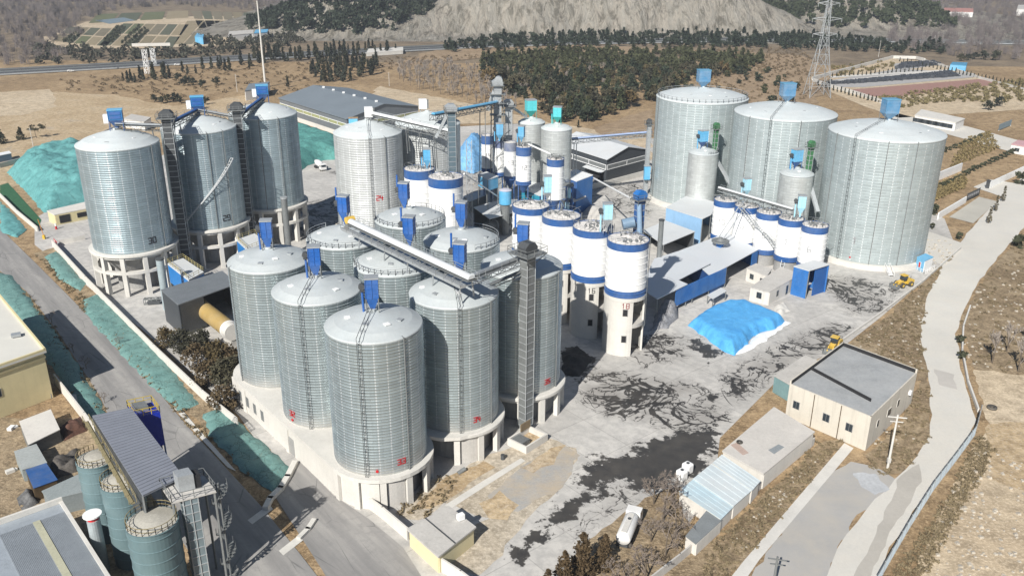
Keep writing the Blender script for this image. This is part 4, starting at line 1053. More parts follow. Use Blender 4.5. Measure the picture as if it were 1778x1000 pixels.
# --- the three giants on the right
gR = 'three giant flat bottomed steel silos'
RR_ = [Vector((68.2, 315.2, 0)), Vector((89.5, 285.3, 0)), Vector((110.8, 255.4, 0))]
for i, (c, lab, lads, dps) in enumerate(zip(RR_, ('giant pale steel silo at the far end of the row of three', 'giant pale steel silo in the middle of the row of three', 'giant pale steel silo nearest the loader and the winding road'), ([], [-14], [-28]), ((-66,), (-40, 18), (-52, 4, 32)))):
    t = steel_silo(lab, c.x, c.y, 16.3, 1.6, 38.0, 3.3, m_big, m_roof_l, .85, gR, '1' if i == 2 else None, m_faint, -13, 2.0, 5.5, lads or None, seed=60+i, lip=.02, n=96, hatches=5, downpipes=dps, red=[(-15, 1.2)] if i == 2 else None)
    MB().lathe(c.x, c.y, [(16.25, 1.55), (17.6, 1.5), (17.6, 0)], 72).build('plinth', m_conc_w, t)
    pts = [(c.x+15.9*math.cos(R_(k*7.5)), c.y+15.9*math.sin(R_(k*7.5)), 38.2) for k in range(49)]
    if i == 0: MB().rail(pts, 1.3, .1, 2.0).build('railing', m_galv, t)
    dust_collector(('light blue dust collector on the far giant silo', 'light blue dust collector on the middle giant silo', 'light blue dust collector on the nearest giant silo')[i], (c.x-.2, c.y-.2, 41.0), 4.2, 3.2, 3.9, 1.5, .9, M('giant_collector_blue', (.06, .21, .38), .5, 0, .12, dust=.3), .12, 'light blue dust collectors on the giant silos', fan=False, topmat=M('collector_lid', (.12, .30, .45), .5))
for i, (x, y, lab) in enumerate(((64.7, 289.3, 'small grey steel silo in front of the far giant silo'), (93.0, 276.2-6.5, 'small grey steel silo in front of the middle giant silo, behind the silo painted 7'))):
    if i == 1: x, y = 86.8, 258.1
    z1 = 23.6 if i == 0 else 24.4
    steel_silo(lab, x, y, 5.0, 3.0, z1, 1.5, m_small, m_roof, .8, 'two small steel silos in front of the giants', seed=70+i, lip=.015, n=48, hatches=1, ring=.6, railing=(20, 120) if i == 0 else None)
    dust_collector(('mid blue dust collector on the small silo before the far giant', 'mid blue dust collector on the small silo before the middle giant')[i], (x-.6, y+.5, z1+1.5), 2.8, 2.2, 3.6, 1.3, .8, m_fblue if False else m_lblue, .4, 'mid blue dust collectors on the small silos', mat2=m_blue)
    ex, ey = x+4.2, y+2.6
    elevator(('green bucket elevator leaning over the small silo before the far giant', 'green bucket elevator beside the small silo before the middle giant')[i], (ex, ey, 0), z1+7.5, 1.3, 1.2, .4, 'two green bucket elevators', m_green, plat=.7, headmat=m_green)
    t = thing('feed_chute', ('long grey chute sliding down beside the small silo before the far giant', 'short grey chute beside the small silo before the middle giant')[i], 'chute', (ex, ey, 0))
    cbm = MB(); cbm.bar((ex-.5, ey-1, z1-1), (ex+6.5, ey-9, 11) if i == 0 else (ex+1.5, ey-9, 14), 1.2, .7); cbm.build('trough', m_galv, t)
G5 = 'five short white silos before the giants'
five = [(66.0, 258.2, '10', 'short white silo painted 10 at the far end of the five'), (70.9, 251.8, '9', 'short white silo painted 9, second from the far end of the five'), (75.8, 245.4, '8', 'short white silo painted 8, in the middle of the five'), (80.6, 239.2, '7', 'short white silo painted 7, second from the blue gate house'), (85.4, 232.8, '6', 'short white silo painted 6, nearest the blue gate house')]
for i, (x, y, num, lab) in enumerate(five):
    white_silo(lab, x, y, 3.62, 3.6, 16.0, G5, num, -12, seed=80+i, leg='drum', n=36, num_h=1.5, band=1.9, bottom_band=1.4, topz=.45)
dust_collector('pale blue dust collector standing between the silos painted 9 and 8', (71.4, 256.5, 17.0), 2.0, 1.6, 3.6, 1.2, 1.2, m_pblue, .3)
dust_collector('pale blue dust collector above the short white silo painted 6', (82.3, 237.5, 17.0), 2.1, 1.7, 3.4, 1.2, 1.4, m_pblue, -.2)
gallery('pale tube conveyor along the tops of the five short white silos', Vector((64.4, 262, 18.3)), Vector((81.5, 241.2, 17.6)), 1.5, .6, m_galv, m_roofm, truss=False, legs=((.3, 15.5), (.6, 15.5), (.9, 15.5)))
t = thing('access_stair', 'steep galvanised ladder stair leaning across the front of the silo painted 8', 'stair', (70.0, 246.0, 0))
sb = MB(); a, b_ = Vector((67.8, 247.2, 16.5)), G(1362, 443, 5.2)
for sd in (-.5, .5): sb.bar(a+Vector((sd, sd*.6, 0)), b_+Vector((sd, sd*.6, 0)), .14, .22); sb.bar(a+Vector((sd, sd*.6, 1)), b_+Vector((sd, sd*.6, 1)), .08)
for k in range(26):
    p = a.lerp(b_, k/25); sb.bar(p-Vector((.5, .3, 0)), p+Vector((.5, .3, 0)), .25, .06)
c = b_+Vector((-1.5, -3.5, -4.6))
for sd in (-.5, .5): sb.bar(b_+Vector((sd, 0, 0)), c+Vector((sd, 0, 0)), .14, .22)
for k in range(9):
    p = b_.lerp(c, k/8); sb.bar(p-Vector((.5, 0, 0)), p+Vector((.5, 0, 0)), .25, .06)
sb.build('flight', m_galv, t)
for a, b_, r, lab in (((69.5, 250, 17.6), (61.0, 242.5, 9.0), .16, 'thin bent pipe from the silo painted 9 down to the blue feed hopper'), ((71.0, 249.5, 17.2), (62.2, 241.8, 8.6), .16, 'second thin pipe beside it reaching the blue feed hopper')):
    t = thing('feed_pipe', lab, 'pipe', a); MB().tube([a, Vector(a).lerp(Vector(b_), .25)+UP*.8, b_], r, 7).build('shell', m_galv, t)
p = Vector((61.3, 241.5, 6.2)); t = thing('feed_hopper', 'dusty blue feed hopper on the shed roof in front of the silo painted 10', 'hopper', p)
MB().cyl(p, p+UP*1.6, 1.0, 1.3, 4).build('bin', m_sblue, t); MB().cyl(p+UP*1.6, p+UP*2.0, 2.6, 2.6, 16).build('platform', m_galv_d, t); MB().cyl(p+UP*2.0, p+UP*2.9, 1.5, .5, 12).build('cone', m_galv_d, t)

# --- pipes and galleries between the groups
ga, gb_ = Vector((20.5, 301, 0)), Vector((51.0, 317, 0)); ga.z, gb_.z = ztop(20.5, 301, 243), ztop(51, 317, 231)
gallery('blue tubed lattice conveyor above the charcoal warehouse, reaching the far giant silo', ga, gb_, 1.8, 1.3, m_galv, M('lavender_tube', (.32, .40, .58), .5), legs=((.05, 0), (.97, 0)))
elevator('slim galvanised bucket elevator standing against the left side of the far giant silo', (49.6, 314.5, 0), ztop(49.6, 314.5, 216), 1.2, 1.1, .2, None, m_galv, plat=.8)
t = thing('panel_box', 'bright blue cabinet fixed to the slim elevator by the far giant silo', 'cabinet', (49.6, 312, 8)); MB().box((49.6, 312.2, 8), 2.2, 1.4, 5.0, .1).build('case', m_lblue, t); MB().box((49.6, 312.2, 13), 2.5, 1.7, .2, .1).build('lid', m_galv, t)
for a, b_, r, lab in ((G(1030, 309, 11), G(1094, 344, 24), .28, 'long white pipe from the mixing tower to the blue bucket elevator'), (Vector((5.2, 286, 26.6)), Vector((13.0, 269.5, 26.6)), .3, 'white pipe from the nearest slim white silo to the single slim silo'), (G(806, 302, 26.5), G(880, 352, 8), .22, 'thin white pipe slanting down from the right silo of the white pair')):
    t = thing('transfer_pipe', lab, 'pipe', a); MB().cyl(a, b_, r, r, 10).build('shell', m_white, t)
# equipment frame in front of the mixing tower
fr = G(975, 385, 0); t = thing('equipment_frame', 'dark blue steel frame crowded with ducts in front of the tall mixing tower', 'steel frame', fr)
fb = MB()
for i in range(4):
    for j in range(2): fb.bar(fr+Vector((i*2.2-3, j*3, 0)), fr+Vector((i*2.2-3, j*3, 12.5)), .26)
for z in (4, 8, 12.4):
    for j in range(2): fb.bar(fr+Vector((-3, j*3, z)), fr+Vector((3.6, j*3, z)), .24)
    for i in range(4): fb.bar(fr+Vector((i*2.2-3, 0, z)), fr+Vector((i*2.2-3, 3, z)), .2)
for i in range(3): fb.bar(fr+Vector((i*2.2-3, 0, 0)), fr+Vector((i*2.2-.8, 0, 4)), .16); fb.bar(fr+Vector((i*2.2-.8, 0, 4)), fr+Vector((i*2.2-3, 0, 8)), .16)
fb.build('frame', m_blue, t)
MB().obox(fr+Vector((-3, 0, 8)), (6.6, 0, 0), (0, 3, 0), UP*.15).build('deck', m_galv_d, t); MB().obox(fr+Vector((-3.3, -.2, 12.5)), (7.2, 0, 0), (0, 3.4, .3), UP*.15).build('roof', m_galv_d, t)
for k, (x, y, z, r, h) in enumerate(((-1.8, 1.2, 8.2, .7, 3.2), (.4, 1.6, 8.2, .9, 2.6), (2.4, 1.0, 8.2, .6, 3.6), (-.6, 1.5, 1, 1.0, 5.5), (1.9, 1.4, .5, .9, 6))): MB().cyl(fr+Vector((x, y, z)), fr+Vector((x, y, z+h)), r, r*.8, 12).build('vessel', m_galv if k % 2 else m_pblue, t)
# ================================================================ buildings
def hs(top, base):
    b = G(*base); best = None
    for k in range(0, 400):
        h = k*.1; d = (G(top[0], top[1], h)-Vector((b.x, b.y, h))).length
        if best is None or d < best[0]: best = (d, h)
    return best[1]
def para(a, b, d):  # parallelogram from three corners
    return [a, b, b+(d-a), d]
def window_on(t, a, b, z, w, h, f, mat=None, frame=None, name='window'):
    "window with frame on the wall that runs a -> b, at fraction f"
    a, b = Vector((a.x, a.y, 0)), Vector((b.x, b.y, 0)); d = (b-a).normalized(); n = Vector((d.y, -d.x, 0))
    c = a.lerp(b, f)
    if n.dot(Vector((0, 0, 0))-c) < 0: n = -n
    fr = MB().obox(c-d*w/2+UP*z-n*.02, d*w, n*.10, UP*h).build(name, frame or m_conc_w, t)
    p = MB()
    k = 2 if w > .9 else 1
    for i in range(k): p.obox(c-d*(w/2-.08)+d*((w-.16)/k)*i+d*.03+UP*(z+.08)-n*.0, d*((w-.16)/k-.06), n*.12, UP*(h-.16))
    p.build('pane', mat or m_glass, fr)
    return fr
def house(name, label, cat, corners, h, wallmat, roofmat, over=.25, th=.25, parapet=0.0, group=None, z0=0.0, slope=None):
    "flat roofed block on four ground corners"
    cs = [Vector((c.x, c.y, 0)) for c in corners]; ctr = sum(cs, Vector())/len(cs)
    t = thing(name, label, cat, (ctr.x, ctr.y, z0), group)
    hh = slope if slope else [h]*len(cs)
    MB().prism(cs, z0, [x-th for x in hh] if slope else h-th).build('wall', wallmat, t)
    ro = [c+(c-ctr).normalized()*over for c in cs]
    MB().prism(ro, [x-th for x in hh] if slope else h-th, list(hh) if slope else h).build('roof', roofmat, t)
    if parapet:
        pb = MB(); n = len(cs)
        for i in range(n):
            a, b = ro[i], ro[(i+1) % n]; d = (b-a).normalized(); q = Vector((-d.y, d.x, 0))
            if q.dot(ctr-a) < 0: q = -q
            pb.obox(a+q*(.22 if i % 2 else 0)*0+UP*h, b-a, q*.22, UP*parapet)
        pb.build('parapet', wallmat, t)
    return t
def lean(name, label, cat, roofpx, z, th, roofmat, wallmat=None, walls=(), posts=(), group=None, base=0.0, inset=.3, dark=True, ribs=0):
    "sheet roof on posts: roof corners as surveyed, each with its own level"
    zs = z if hasattr(z, '__len__') else [z]*len(roofpx)
    rp = [G(p[0], p[1], zz) for p, zz in zip(roofpx, zs)]
    ctr = sum(rp, Vector())/len(rp)
    t = thing(name, label, cat, (ctr.x, ctr.y, base), group)
    rb = MB(); n = len(rp); lo = [p-UP*th for p in rp]
    ar = sum(rp[i-1].x*rp[i].y-rp[i].x*rp[i-1].y for i in range(n)); order = list(range(n)) if ar > 0 else list(range(n-1, -1, -1))
    up = [rp[i] for i in order]; dn = [lo[i] for i in order]
    rb.add(up+dn, [tuple(range(n)), tuple(range(2*n-1, n-1, -1))]+[(i, n+i, n+(i+1) % n, (i+1) % n) for i in range(n)])
    if ribs:
        for i in range(ribs+1):
            f = i/ribs; rb.bar(rp[0].lerp(rp[1], f)+UP*.03, rp[3].lerp(rp[2], f)+UP*.03, .10, .07)
    rb.build('roof', roofmat, t)
    ins = [Vector((p.x, p.y, 0))+(Vector((ctr.x, ctr.y, 0))-Vector((p.x, p.y, 0))).normalized()*inset for p in rp]
    for (i, j, z0, m_) in walls:
        a, b = ins[i], ins[j]; d = (b-a).normalized(); q = Vector((-d.y, d.x, 0))*.12
        w = MB(); vs = [a-q+UP*z0, b-q+UP*z0, b-q+UP*(zs[j]-th-.02), a-q+UP*(zs[i]-th-.02)]; vs += [v+q*2 for v in vs]
        w.add(vs, [(0,1,2,3), (7,6,5,4), (0,4,5,1), (1,5,6,2), (2,6,7,3), (3,7,4,0)])
        w.build('wall', m_ or wallmat, t)
    for i in posts:
        MB().bar(ins[i]+UP*base, ins[i]+UP*(zs[i]-th), .25).build('post', m_galv_d, t)
    return t
def wall_run(name, label, px, h, th, mat, cat='wall', cap=None, group=None, z=0.0):
    pts = [G(p[0], p[1], 0) for p in px]
    t = MB()
    for a, b in zip(pts[:-1], pts[1:]):
        d = (b-a).normalized(); q = Vector((-d.y, d.x, 0))*th
        t.obox(a-q/2-d*th*.3+UP*z, (b-a)+d*th*.6, q, UP*h)
    return t.build(name, mat, None, False, label, cat, group, org=pts[0])

# cream building at the left edge
a = G(75, 608, 11); b = G(-4, 512, 11); dr = (b-a).normalized(); lf = Vector((-dr.y, dr.x, 0))
fl = G(0, 634, 11)-a; fl = Vector((fl.x, fl.y, 0)).normalized()
cs = [a, a+dr*42, a+dr*42+fl*30, a+fl*30]
t = house('cream_building', 'cream yellow flat roofed building at the left edge with a hatch on its roof', 'building', cs, 11, m_ywall, M('cream_roof', (.60, .585, .53), .9, 0, .05, .1, 1.0, dust=.3), .7, .45)
MB().prism([c+(c-(cs[0]+cs[2])/2).normalized()*.35 for c in (Vector((p.x, p.y, 0)) for p in cs)], 9.3, 9.7).build('cornice', m_ywall, t)
pb = MB()
ro = [Vector((p.x, p.y, 11))+(Vector((p.x, p.y, 11))-(cs[0]+cs[2])/2).normalized()*.7 for p in cs]
for p, q in ((ro[0], ro[1]), (ro[0], ro[3])):
    d = (q-p).normalized(); n = Vector((-d.y, d.x, 0)); n = n if n.dot((cs[0]+cs[2])/2-p) > 0 else -n
    pb.obox(p+n*.0, q-p, n*.4, UP*.45)
pb.build('parapet', m_ywall, t)
hp = G(28, 583, 11.2); MB().box(hp, 1.8, 1.5, .5, .5).build('roof_hatch', m_galv, t)
for f in (.35, .6): window_on(t, cs[0], cs[3], 4.5, 2.2, 1.8, f)
wall_run('boundary_wall', 'white rendered wall beside the cream building, between it and the road', [(98, 668), (150, 735), (188, 786)], 2.6, .3, m_wall)
# small sheds of the lower left works
lean('tool_shed', 'white roofed shed with a ribbed dark front, in the yard below the cream building', 'shed', [(33,731),(88,710),(104,745),(49,772)], 2.8, .15, m_wall, m_galv_d, ((0,1,0,None),(1,2,0,None),(2,3,0,m_dark),(3,0,0,None)), ribs=0)
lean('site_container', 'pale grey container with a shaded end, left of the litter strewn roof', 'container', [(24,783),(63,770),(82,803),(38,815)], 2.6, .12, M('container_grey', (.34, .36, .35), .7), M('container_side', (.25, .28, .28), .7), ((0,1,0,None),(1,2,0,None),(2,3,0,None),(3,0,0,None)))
t = lean('site_container', 'blue container with rubbish on its roof, above the low grey workshop', 'container', [(44,815),(80,803),(100,832),(58,847)], 2.7, .12, m_blue, m_rust, ((0,1,0,None),(1,2,0,None),(2,3,0,None),(3,0,0,None)))
lean('workshop', 'low grey workshop with a dark window, behind the grey corrugated roof', 'workshop', [(72,852),(138,822),(150,852),(84,868)], 3.4, .15, M('workshop_roof', (.26, .29, .29), .8), M('workshop_wall', (.20, .225, .23), .8), ((0,1,0,None),(1,2,0,None),(2,3,0,None),(3,0,0,None)))
# grey corrugated roof in the corner
z7 = 6.5
c0, c1, c2 = G(108, 870, z7), G(196, 1008, z7), G(-10, 912, z7)
t = lean('corrugated_warehouse', 'grey corrugated roof with a sunken parapet strip in the bottom left corner', 'warehouse', [(108,872),(200,1010),(10,1090),(-40,918)], z7, .2, M('corrugated_grey', (.33, .365, .40), .6, .15, .12, streak=.3), m_conc_d, ((0,1,0,None),(1,2,0,None),(2,3,0,None),(3,0,0,None)))
d = (c2-c0); e = (c1-c0).normalized()
pb = MB(); pb.obox(c0+UP*.02, d, e*.45, UP*.9); pb.obox(c0+e*.45+UP*.02, (c1-c0)-e*.45, d.normalized()*.5, UP*.35); pb.build('parapet', m_conc_w, t)
rb = MB(); k = 46
for i in range(k):
    p = c0+d*((i+.5)/k)*1.0+e*3.2+UP*.08; rb.bar(p, p+e*26, .18, .1)
rb.build('roof_ribs', M('rib_grey', (.27, .295, .32), .5, .2), t)
p = c0+d*.42+e*3.2+UP*.14; MB().obox(p, d.normalized()*1.0, e*26, UP*.09).build('skylight', M('skylight_strip', (.42, .41, .30), .6), t)
# teal batching plant
GT = 'three teal tanks of the batching plant'
for i, (px, w, d_, lab) in enumerate(((167, 3.0, 134, 'teal tank with a railed top, farthest up the road'), (211, 3.05, 127, 'teal tank with a railed top, middle of three'), (264, 3.3, 119, 'teal tank with a railed top, nearest and largest, with a white streak'))):
    py = (797, 836, 906)[i]; c = G(px, py, 14.0); x, y = c.x, c.y; R = (2.85, 2.95, 3.45)[i]
    t = thing('teal_tank', lab, 'tank', (x, y, 0), GT)
    pr = [(R, 0)]
    for k in range(7): pr += [(R, 1.9*k+1.7), (R+.06, 1.9*k+1.74), (R+.06, 1.9*k+1.86), (R, 1.9*k+1.9)]
    pr += [(R, 14), (R+.1, 14.02), (R+.1, 14.12), (0, 14.5)]
    MB().lathe(x, y, pr, 40).build('shell', m_teal, t)
    MB().lathe(x, y, [(R-.05, 14.15), (R*.3, 14.6), (0, 14.65)], 32).build('roof', M('tank_top', (.40, .38, .33), .9), t)
    MB().rail([(x+(R-.1)*math.cos(R_(k*15)), y+(R-.1)*math.sin(R_(k*15)), 14.1) for k in range(24)], 1.2, .07, 1.6, True).build('railing', m_yellow if False else M('ochre_rail', (.28, .23, .12), .6), t)
    if i == 2: MB().obox(G(297, 935, 13)*1.0+UP*-6, (.3, 0, 0), (0, .1, 0), (0, 0, 5)).build('white_streak', m_white, t) if False else None
gz = 17.5
t = lean('batching_gallery', 'long grey ribbed roof of the batching plant running above the teal tanks', 'gallery', [(160,722),(228,708),(318,826),(248,860)], [gz, gz, gz, gz], .25, M('gallery_roof', (.245, .26, .30), .5, .2, .08), m_dark, ((1,2,11,None),(0,3,11,None),(0,1,11,None)), (0,1,2,3), ribs=0)
rb = MB(); P0, P1, P2, P3 = G(160,722,gz), G(228,708,gz), G(318,826,gz), G(248,860,gz)
for i in range(31):
    f = i/30; rb.bar(P0.lerp(P3, f)+UP*.04, P1.lerp(P2, f)+UP*.04, .09, .07)
rb.build('roof_ribs', M('gallery_rib', (.19, .20, .23), .5, .2), t)
wk = MB(); s0, s1 = P0+Vector((-1.2, .2, -1.2)), P3+Vector((-1.4, -.3, -1.2)); sd = (s1-s0).normalized(); sq = Vector((-sd.y, sd.x, 0))
wk.obox(s0-sq*.3, s1-s0, sq*.6, UP*.1); wk.rail([s0-sq*.5+UP*.1, s1-sq*.5+UP*.1], 1.2, .07, 2.2); wk.rail([s0+sq*.5+UP*.1, s1+sq*.5+UP*.1], 1.2, .07, 2.2)
wk.build('walkway', M('walkway_rail', (.26, .22, .12), .6), t)
bz = 15.0
bp = G(240, 738, 12); 
t = thing('plant_filter', 'deep blue boxy filter with yellow rails on top, beside the grey gallery roof', 'filter box', (bp.x, bp.y, 0))
u_ = (P1-P0).normalized(); v_ = (P3-P0).normalized(); o_ = G(226, 712, 14)+v_*.6-u_*.4; o_.z = 0
MB().obox(o_+UP*8.6, u_*3.9, v_*4.4, UP*6.4).build('housing', M('deep_blue', (.008, .025, .30), .45, 0, .15), t)
kb = MB(); kb.obox(o_+UP*5+u_*.4+v_*.4, u_*3.1, v_*3.6, UP*4.0); kb.build('hopper', m_dark, t)
for a_, b_ in ((0, 0), (3.8, 0), (0, 4.3), (3.8, 4.3)): MB().bar(o_+u_*a_+v_*b_, o_+u_*a_+v_*b_+UP*9, .22).build('leg', m_blue, t)
MB().rail([o_+UP*15, o_+u_*3.9+UP*15, o_+u_*3.9+v_*4.4+UP*15, o_+v_*4.4+UP*15], 1.3, .09, 1.4, True).build('railing', M('yellow_rail', (.45, .33, .04), .6), t)
MB().obox(o_+u_*.6+v_*.6+UP*15.0, u_*2.0, v_*2.2, UP*.9).build('fan_box', m_galv_d, t)
tp = G(318, 838, 17.5); 
t = thing('loading_tower', 'grey loading tower with a white hood, railed platform and winding stair by the teal tanks', 'tower', (tp.x, tp.y, 0))
o_ = Vector((tp.x, tp.y, 0))
lg = MB()
MB().obox(o_-u_*1.1+v_*1.2, u_*2.0, v_*1.7, UP*16.5).build('shaft', M('leg_grey', (.20, .25, .27), .5, .2), t)
fb = MB()
for i in range(11): fb.obox(o_-u_*1.2+v_*1.1+UP*(1.5*i+.5), u_*2.2, v_*1.9, UP*.12)
for s_ in (0, 1.0, 2.0): fb.bar(o_-u_*1.1+u_*s_+v_*2.95, o_-u_*1.1+u_*s_+v_*2.95+UP*16.5, .12)
fb.build('flange_ribs', m_galv, t)
MB().obox(o_-u_*2.6-v_*1.9+UP*16.5, u_*6.0, v_*5.0, UP*.22).build('platform', m_conc, t)
MB().rail([o_-u_*2.6-v_*1.9+UP*16.7, o_+u_*3.4-v_*1.9+UP*16.7, o_+u_*3.4+v_*3.1+UP*16.7, o_-u_*2.6+v_*3.1+UP*16.7], 1.3, .08, 1.4, True).build('railing', m_galv_d, t)
MB().obox(o_-u_*.9-v_*.9+UP*16.7, u_*2.1, v_*2.1, UP*2.6).build('hood', m_galv, t); MB().obox(o_+u_*1.2-v_*.6+UP*16.7, u_*.9, v_*1.6, UP*2.2).build('hood_side', m_black, t)
for s_ in (-2.4, 3.2):
    for q_ in (-1.7, 2.9): MB().bar(o_+u_*s_+v_*q_, o_+u_*s_+v_*q_+UP*16.5, .28).build('leg', m_galv_d, t)
st = MB(); cc = o_+u_*4.2+v_*1.5
for i in range(46):
    an = i*.42; z = 16.5-i*.36
    if z < .2: break
    e_ = u_*math.cos(an)+v_*math.sin(an); q_ = Vector((-e_.y, e_.x, 0)); st.obox(cc+e_*.2-q_*.2+UP*z, e_*1.0, q_*.4, UP*.06)
    st.bar(cc+e_*1.2+UP*z, cc+e_*1.2+UP*(z+1.1), .04)
st.cyl(cc, cc+UP*17, .15, .15, 8); st.build('spiral_stair', m_galv_d, t)
p = G(171, 965, 0); c = G(160, 893, 10); t = thing('vent_stack', 'pale vent stack with a flat white cap and red collar, left of the teal tanks', 'vent stack', (c.x, c.y, 0))
MB().cyl((c.x, c.y, 0), (c.x, c.y, 9.2), .95, .95, 18).build('pipe', M('stack_grey', (.38, .42, .43), .5, .2), t); MB().cyl((c.x, c.y, 9.2), (c.x, c.y, 9.7), .8, .8, 14).build('collar', m_red, t); MB().cyl((c.x, c.y, 9.95), (c.x, c.y, 10.15), 1.35, 1.35, 20).build('cap', m_white, t); MB().cyl((c.x, c.y, 9.7), (c.x, c.y, 9.95), .1, .1, 6).build('stem', m_galv, t)

# guard house at the lower middle
t = lean('guard_house', 'flat roofed cream guard house with a white box on its roof, at the bottom middle', 'guard house', [(706,917),(779,877),(827,914),(761,966)], 3.4, .3, m_conc, M('cream_wall', (.66, .58, .36), .85, 0, .06), ((0,1,0,m_wall),(1,2,0,None),(2,3,0,None),(3,0,0,None)), inset=.5)
g0, g1, g2, g3 = [G(*p, 3.4) for p in ((706,917),(779,877),(827,914),(761,966))]
window_on(t, g0+(g2-g0)*.05, g3+(g1-g3)*.05, 1.0, 1.0, 1.3, .45)
jb = MB(); jb.obox(g0.lerp(g1, .42)+UP*.02, g3.lerp(g2, .42)-g0.lerp(g1, .42), (g1-g0).normalized()*.15, UP*.12); jb.build('roof_joint', m_dark, t)
p = G(800, 901, 3.5); t2 = thing('air_unit', 'white air conditioning box on the guard house roof', 'air conditioner', p); MB().box(p, 1.1, .8, 1.0, .6).build('case', m_white, t2)
wall_run('boundary_wall', 'white boundary wall running from the podium corner to the guard house', [(622, 868), (665, 900), (708, 937)], 2.4, .3, m_wall)
wall_run('boundary_wall', 'white boundary wall leaving the bottom edge of the picture by the guard house', [(760, 986), (800, 1012), (850, 1050)], 2.4, .3, m_wall)
wall_run('boundary_wall', 'long white wall between the green netted verge and the left silos', [(92, 428), (150, 492), (198, 541), (268, 612), (352, 692), (413, 742)], 2.2, .3, m_wall)
t = bpy.data.objects[-1] if False else None
p, q = G(97, 424, 0), G(112, 440, 0); d = (q-p).normalized(); n = Vector((-d.y, d.x, 0)); n = n if n.y < 0 else -n
t = thing('banner', 'red banner with pale characters hung on the end of the white wall by the gate', 'banner', p+n*.35+UP*.7)
MB().obox(p+n*.3+UP*.7, d*4.2, n*.06, UP*1.3).build('cloth', m_red, t)
bb = MB()
for i in range(6): bb.obox(p+n*.36+d*(.35+.62*i)+UP*1.1, d*.36, n*.02, UP*.5)
bb.build('lettering', m_white, t)

# white block on the right
hB = hs((1514, 718), (1504, 783)); 
c = [G(1514, 718, hB), G(1593.6, 641.6, hB), G(1464, 594, hB), G(1372, 661, hB)]
t = thing('office_block', 'beige rendered block with a grey flat roof and black lined parapets, right of the yard', 'building', ((c[0]+c[2])/2).xy.to_3d())
MB().prism(c, 0, hB-.9).build('wall', m_beige, t)
rf = M('bitumen_roof', (.30, .31, .315), .85, 0, .18, .25, 2.0, dust=.5, dustcol=(.42, .42, .41))
ctr = (c[0]+c[2])/2; inn = [p+(Vector((ctr.x, ctr.y, p.z))-p).normalized()*.4 for p in c]
MB().prism(inn, hB-.95, hB-.75).build('roof', rf, t)
pb = MB(); pw_ = MB()
for i in range(4):
    a, b = c[i], c[(i+1) % 4]; d = (b-a).normalized(); q = Vector((-d.y, d.x, 0)); q = q if q.dot(ctr-a) > 0 else -q
    hh = (.12, .12, .55, .55)[i] if i < 2 else .5
    pw_.obox(Vector((a.x, a.y, hB-.9))+d*.0, b-a, q*.24, UP*(.25 if i in (0, 3) else 1.0))
    if i in (1, 2): pb.obox(Vector((a.x, a.y, hB-.74))+q*.245+d*.3, (b-a)-d*.6, q*.05, UP*.8)
pw_.build('parapet', m_beige, t); pb.build('bitumen_lining', m_black, t)
d1 = c[3].lerp(c[2], .36); d2 = c[0].lerp(c[1], .20); MB().obox(Vector((d1.x, d1.y, hB-.74)), (d2-d1)*.86, (c[2]-c[3]).normalized()*.3, UP*.6).build('roof_divider', m_black, t)
for f in (.12, .50, .78): window_on(t, c[3], c[0], 2.6, 1.5, 1.7, f, frame=m_conc_d)
for f, w in ((.18, 1.0), (.42, 2.0), (.62, 1.2)): window_on(t, c[0], c[1], 3.4, w, 1.5, f, frame=m_wall)
for f in (.33, .66):
    p = Vector((c[3].x, c[3].y, 0)).lerp(Vector((c[0].x, c[0].y, 0)), f); n = Vector((-.95, -.3, 0)); MB().bar(p+n*.1+UP*.1, p+n*.1+UP*(hB-.8), .12).build('downpipe', m_rust, t)
p = c[0].lerp(c[1], .86); t3 = thing('air_unit', 'white air conditioner hung on the shaded side of the beige block', 'air conditioner', p); q_ = Vector((.8, -.6, 0)); MB().obox(Vector((p.x, p.y, 3.6))+q_*.02, q_*.5, (.55, .7, 0), (0, 0, .8)).build('case', m_white, t3)
lean('lean_to', 'small teal sided lean to against the yard side of the beige block', 'lean-to', [(1344,652),(1372,668),(1425,628),(1398,616)], 4.0, .15, m_conc, M('teal_sheet', (.16, .26, .27), .6), ((0,1,0,None),(0,3,0,None)))
# low house and blue roofed sheds
t = lean('low_house', 'long low house with a stained pale roof beside the black puddle', 'house', [(1254,782),(1344,706),(1415,749),(1326,822)], 3.4, .3, M('stained_roof', (.52, .49, .45), .9, 0, .16, .2, 1.5, dust=.5), m_wall, ((0,1,0,None),(1,2,0,None),(2,3,0,None),(3,0,0,None)), inset=.4)
for pp in ([(1334,781),(1352,771),(1362,776),(1344,788)],): MB().prism([G(a_, b_, 3.4) for a_, b_ in pp], 3.41, 3.43).build('roof_patch', M('felt_patch', (.24, .26, .27), .8), t)
MB().prism([G(a_, b_, 3.4) for a_, b_ in [(1268,772),(1280,768),(1300,786),(1290,790)]], 3.41, 3.43).build('roof_patch', M('brick_patch', (.42, .32, .27), .9), t)
q0, q1, q2, q3 = [G(*p, 3.4) for p in ((1254,782),(1344,706),(1415,749),(1326,822))]
for f in (.15, .38, .62, .84): window_on(t, q2.lerp(q0, .04), q3.lerp(q1, .04), 1.2, 1.3, 1.0, f, frame=m_galv_d)
window_on(t, q0.lerp(q2, .04), q3.lerp(q1, .04), 1.1, 2.6, 1.0, .55, frame=m_galv_d)
p = G(1284, 768, 3.5); t2 = thing('tyre', 'old tyre lying on the stained roof of the low house', 'tyre', p)
tb = MB(); tb.lathe(p.x, p.y, [(.28, p.z+.05), (.32, p.z-.02), (.55, p.z-.02), (.6, p.z+.12), (.55, p.z+.27), (.32, p.z+.27), (.28, p.z+.2), (.28, p.z+.05)], 18); tb.build('rubber', m_tyre, t2, True)
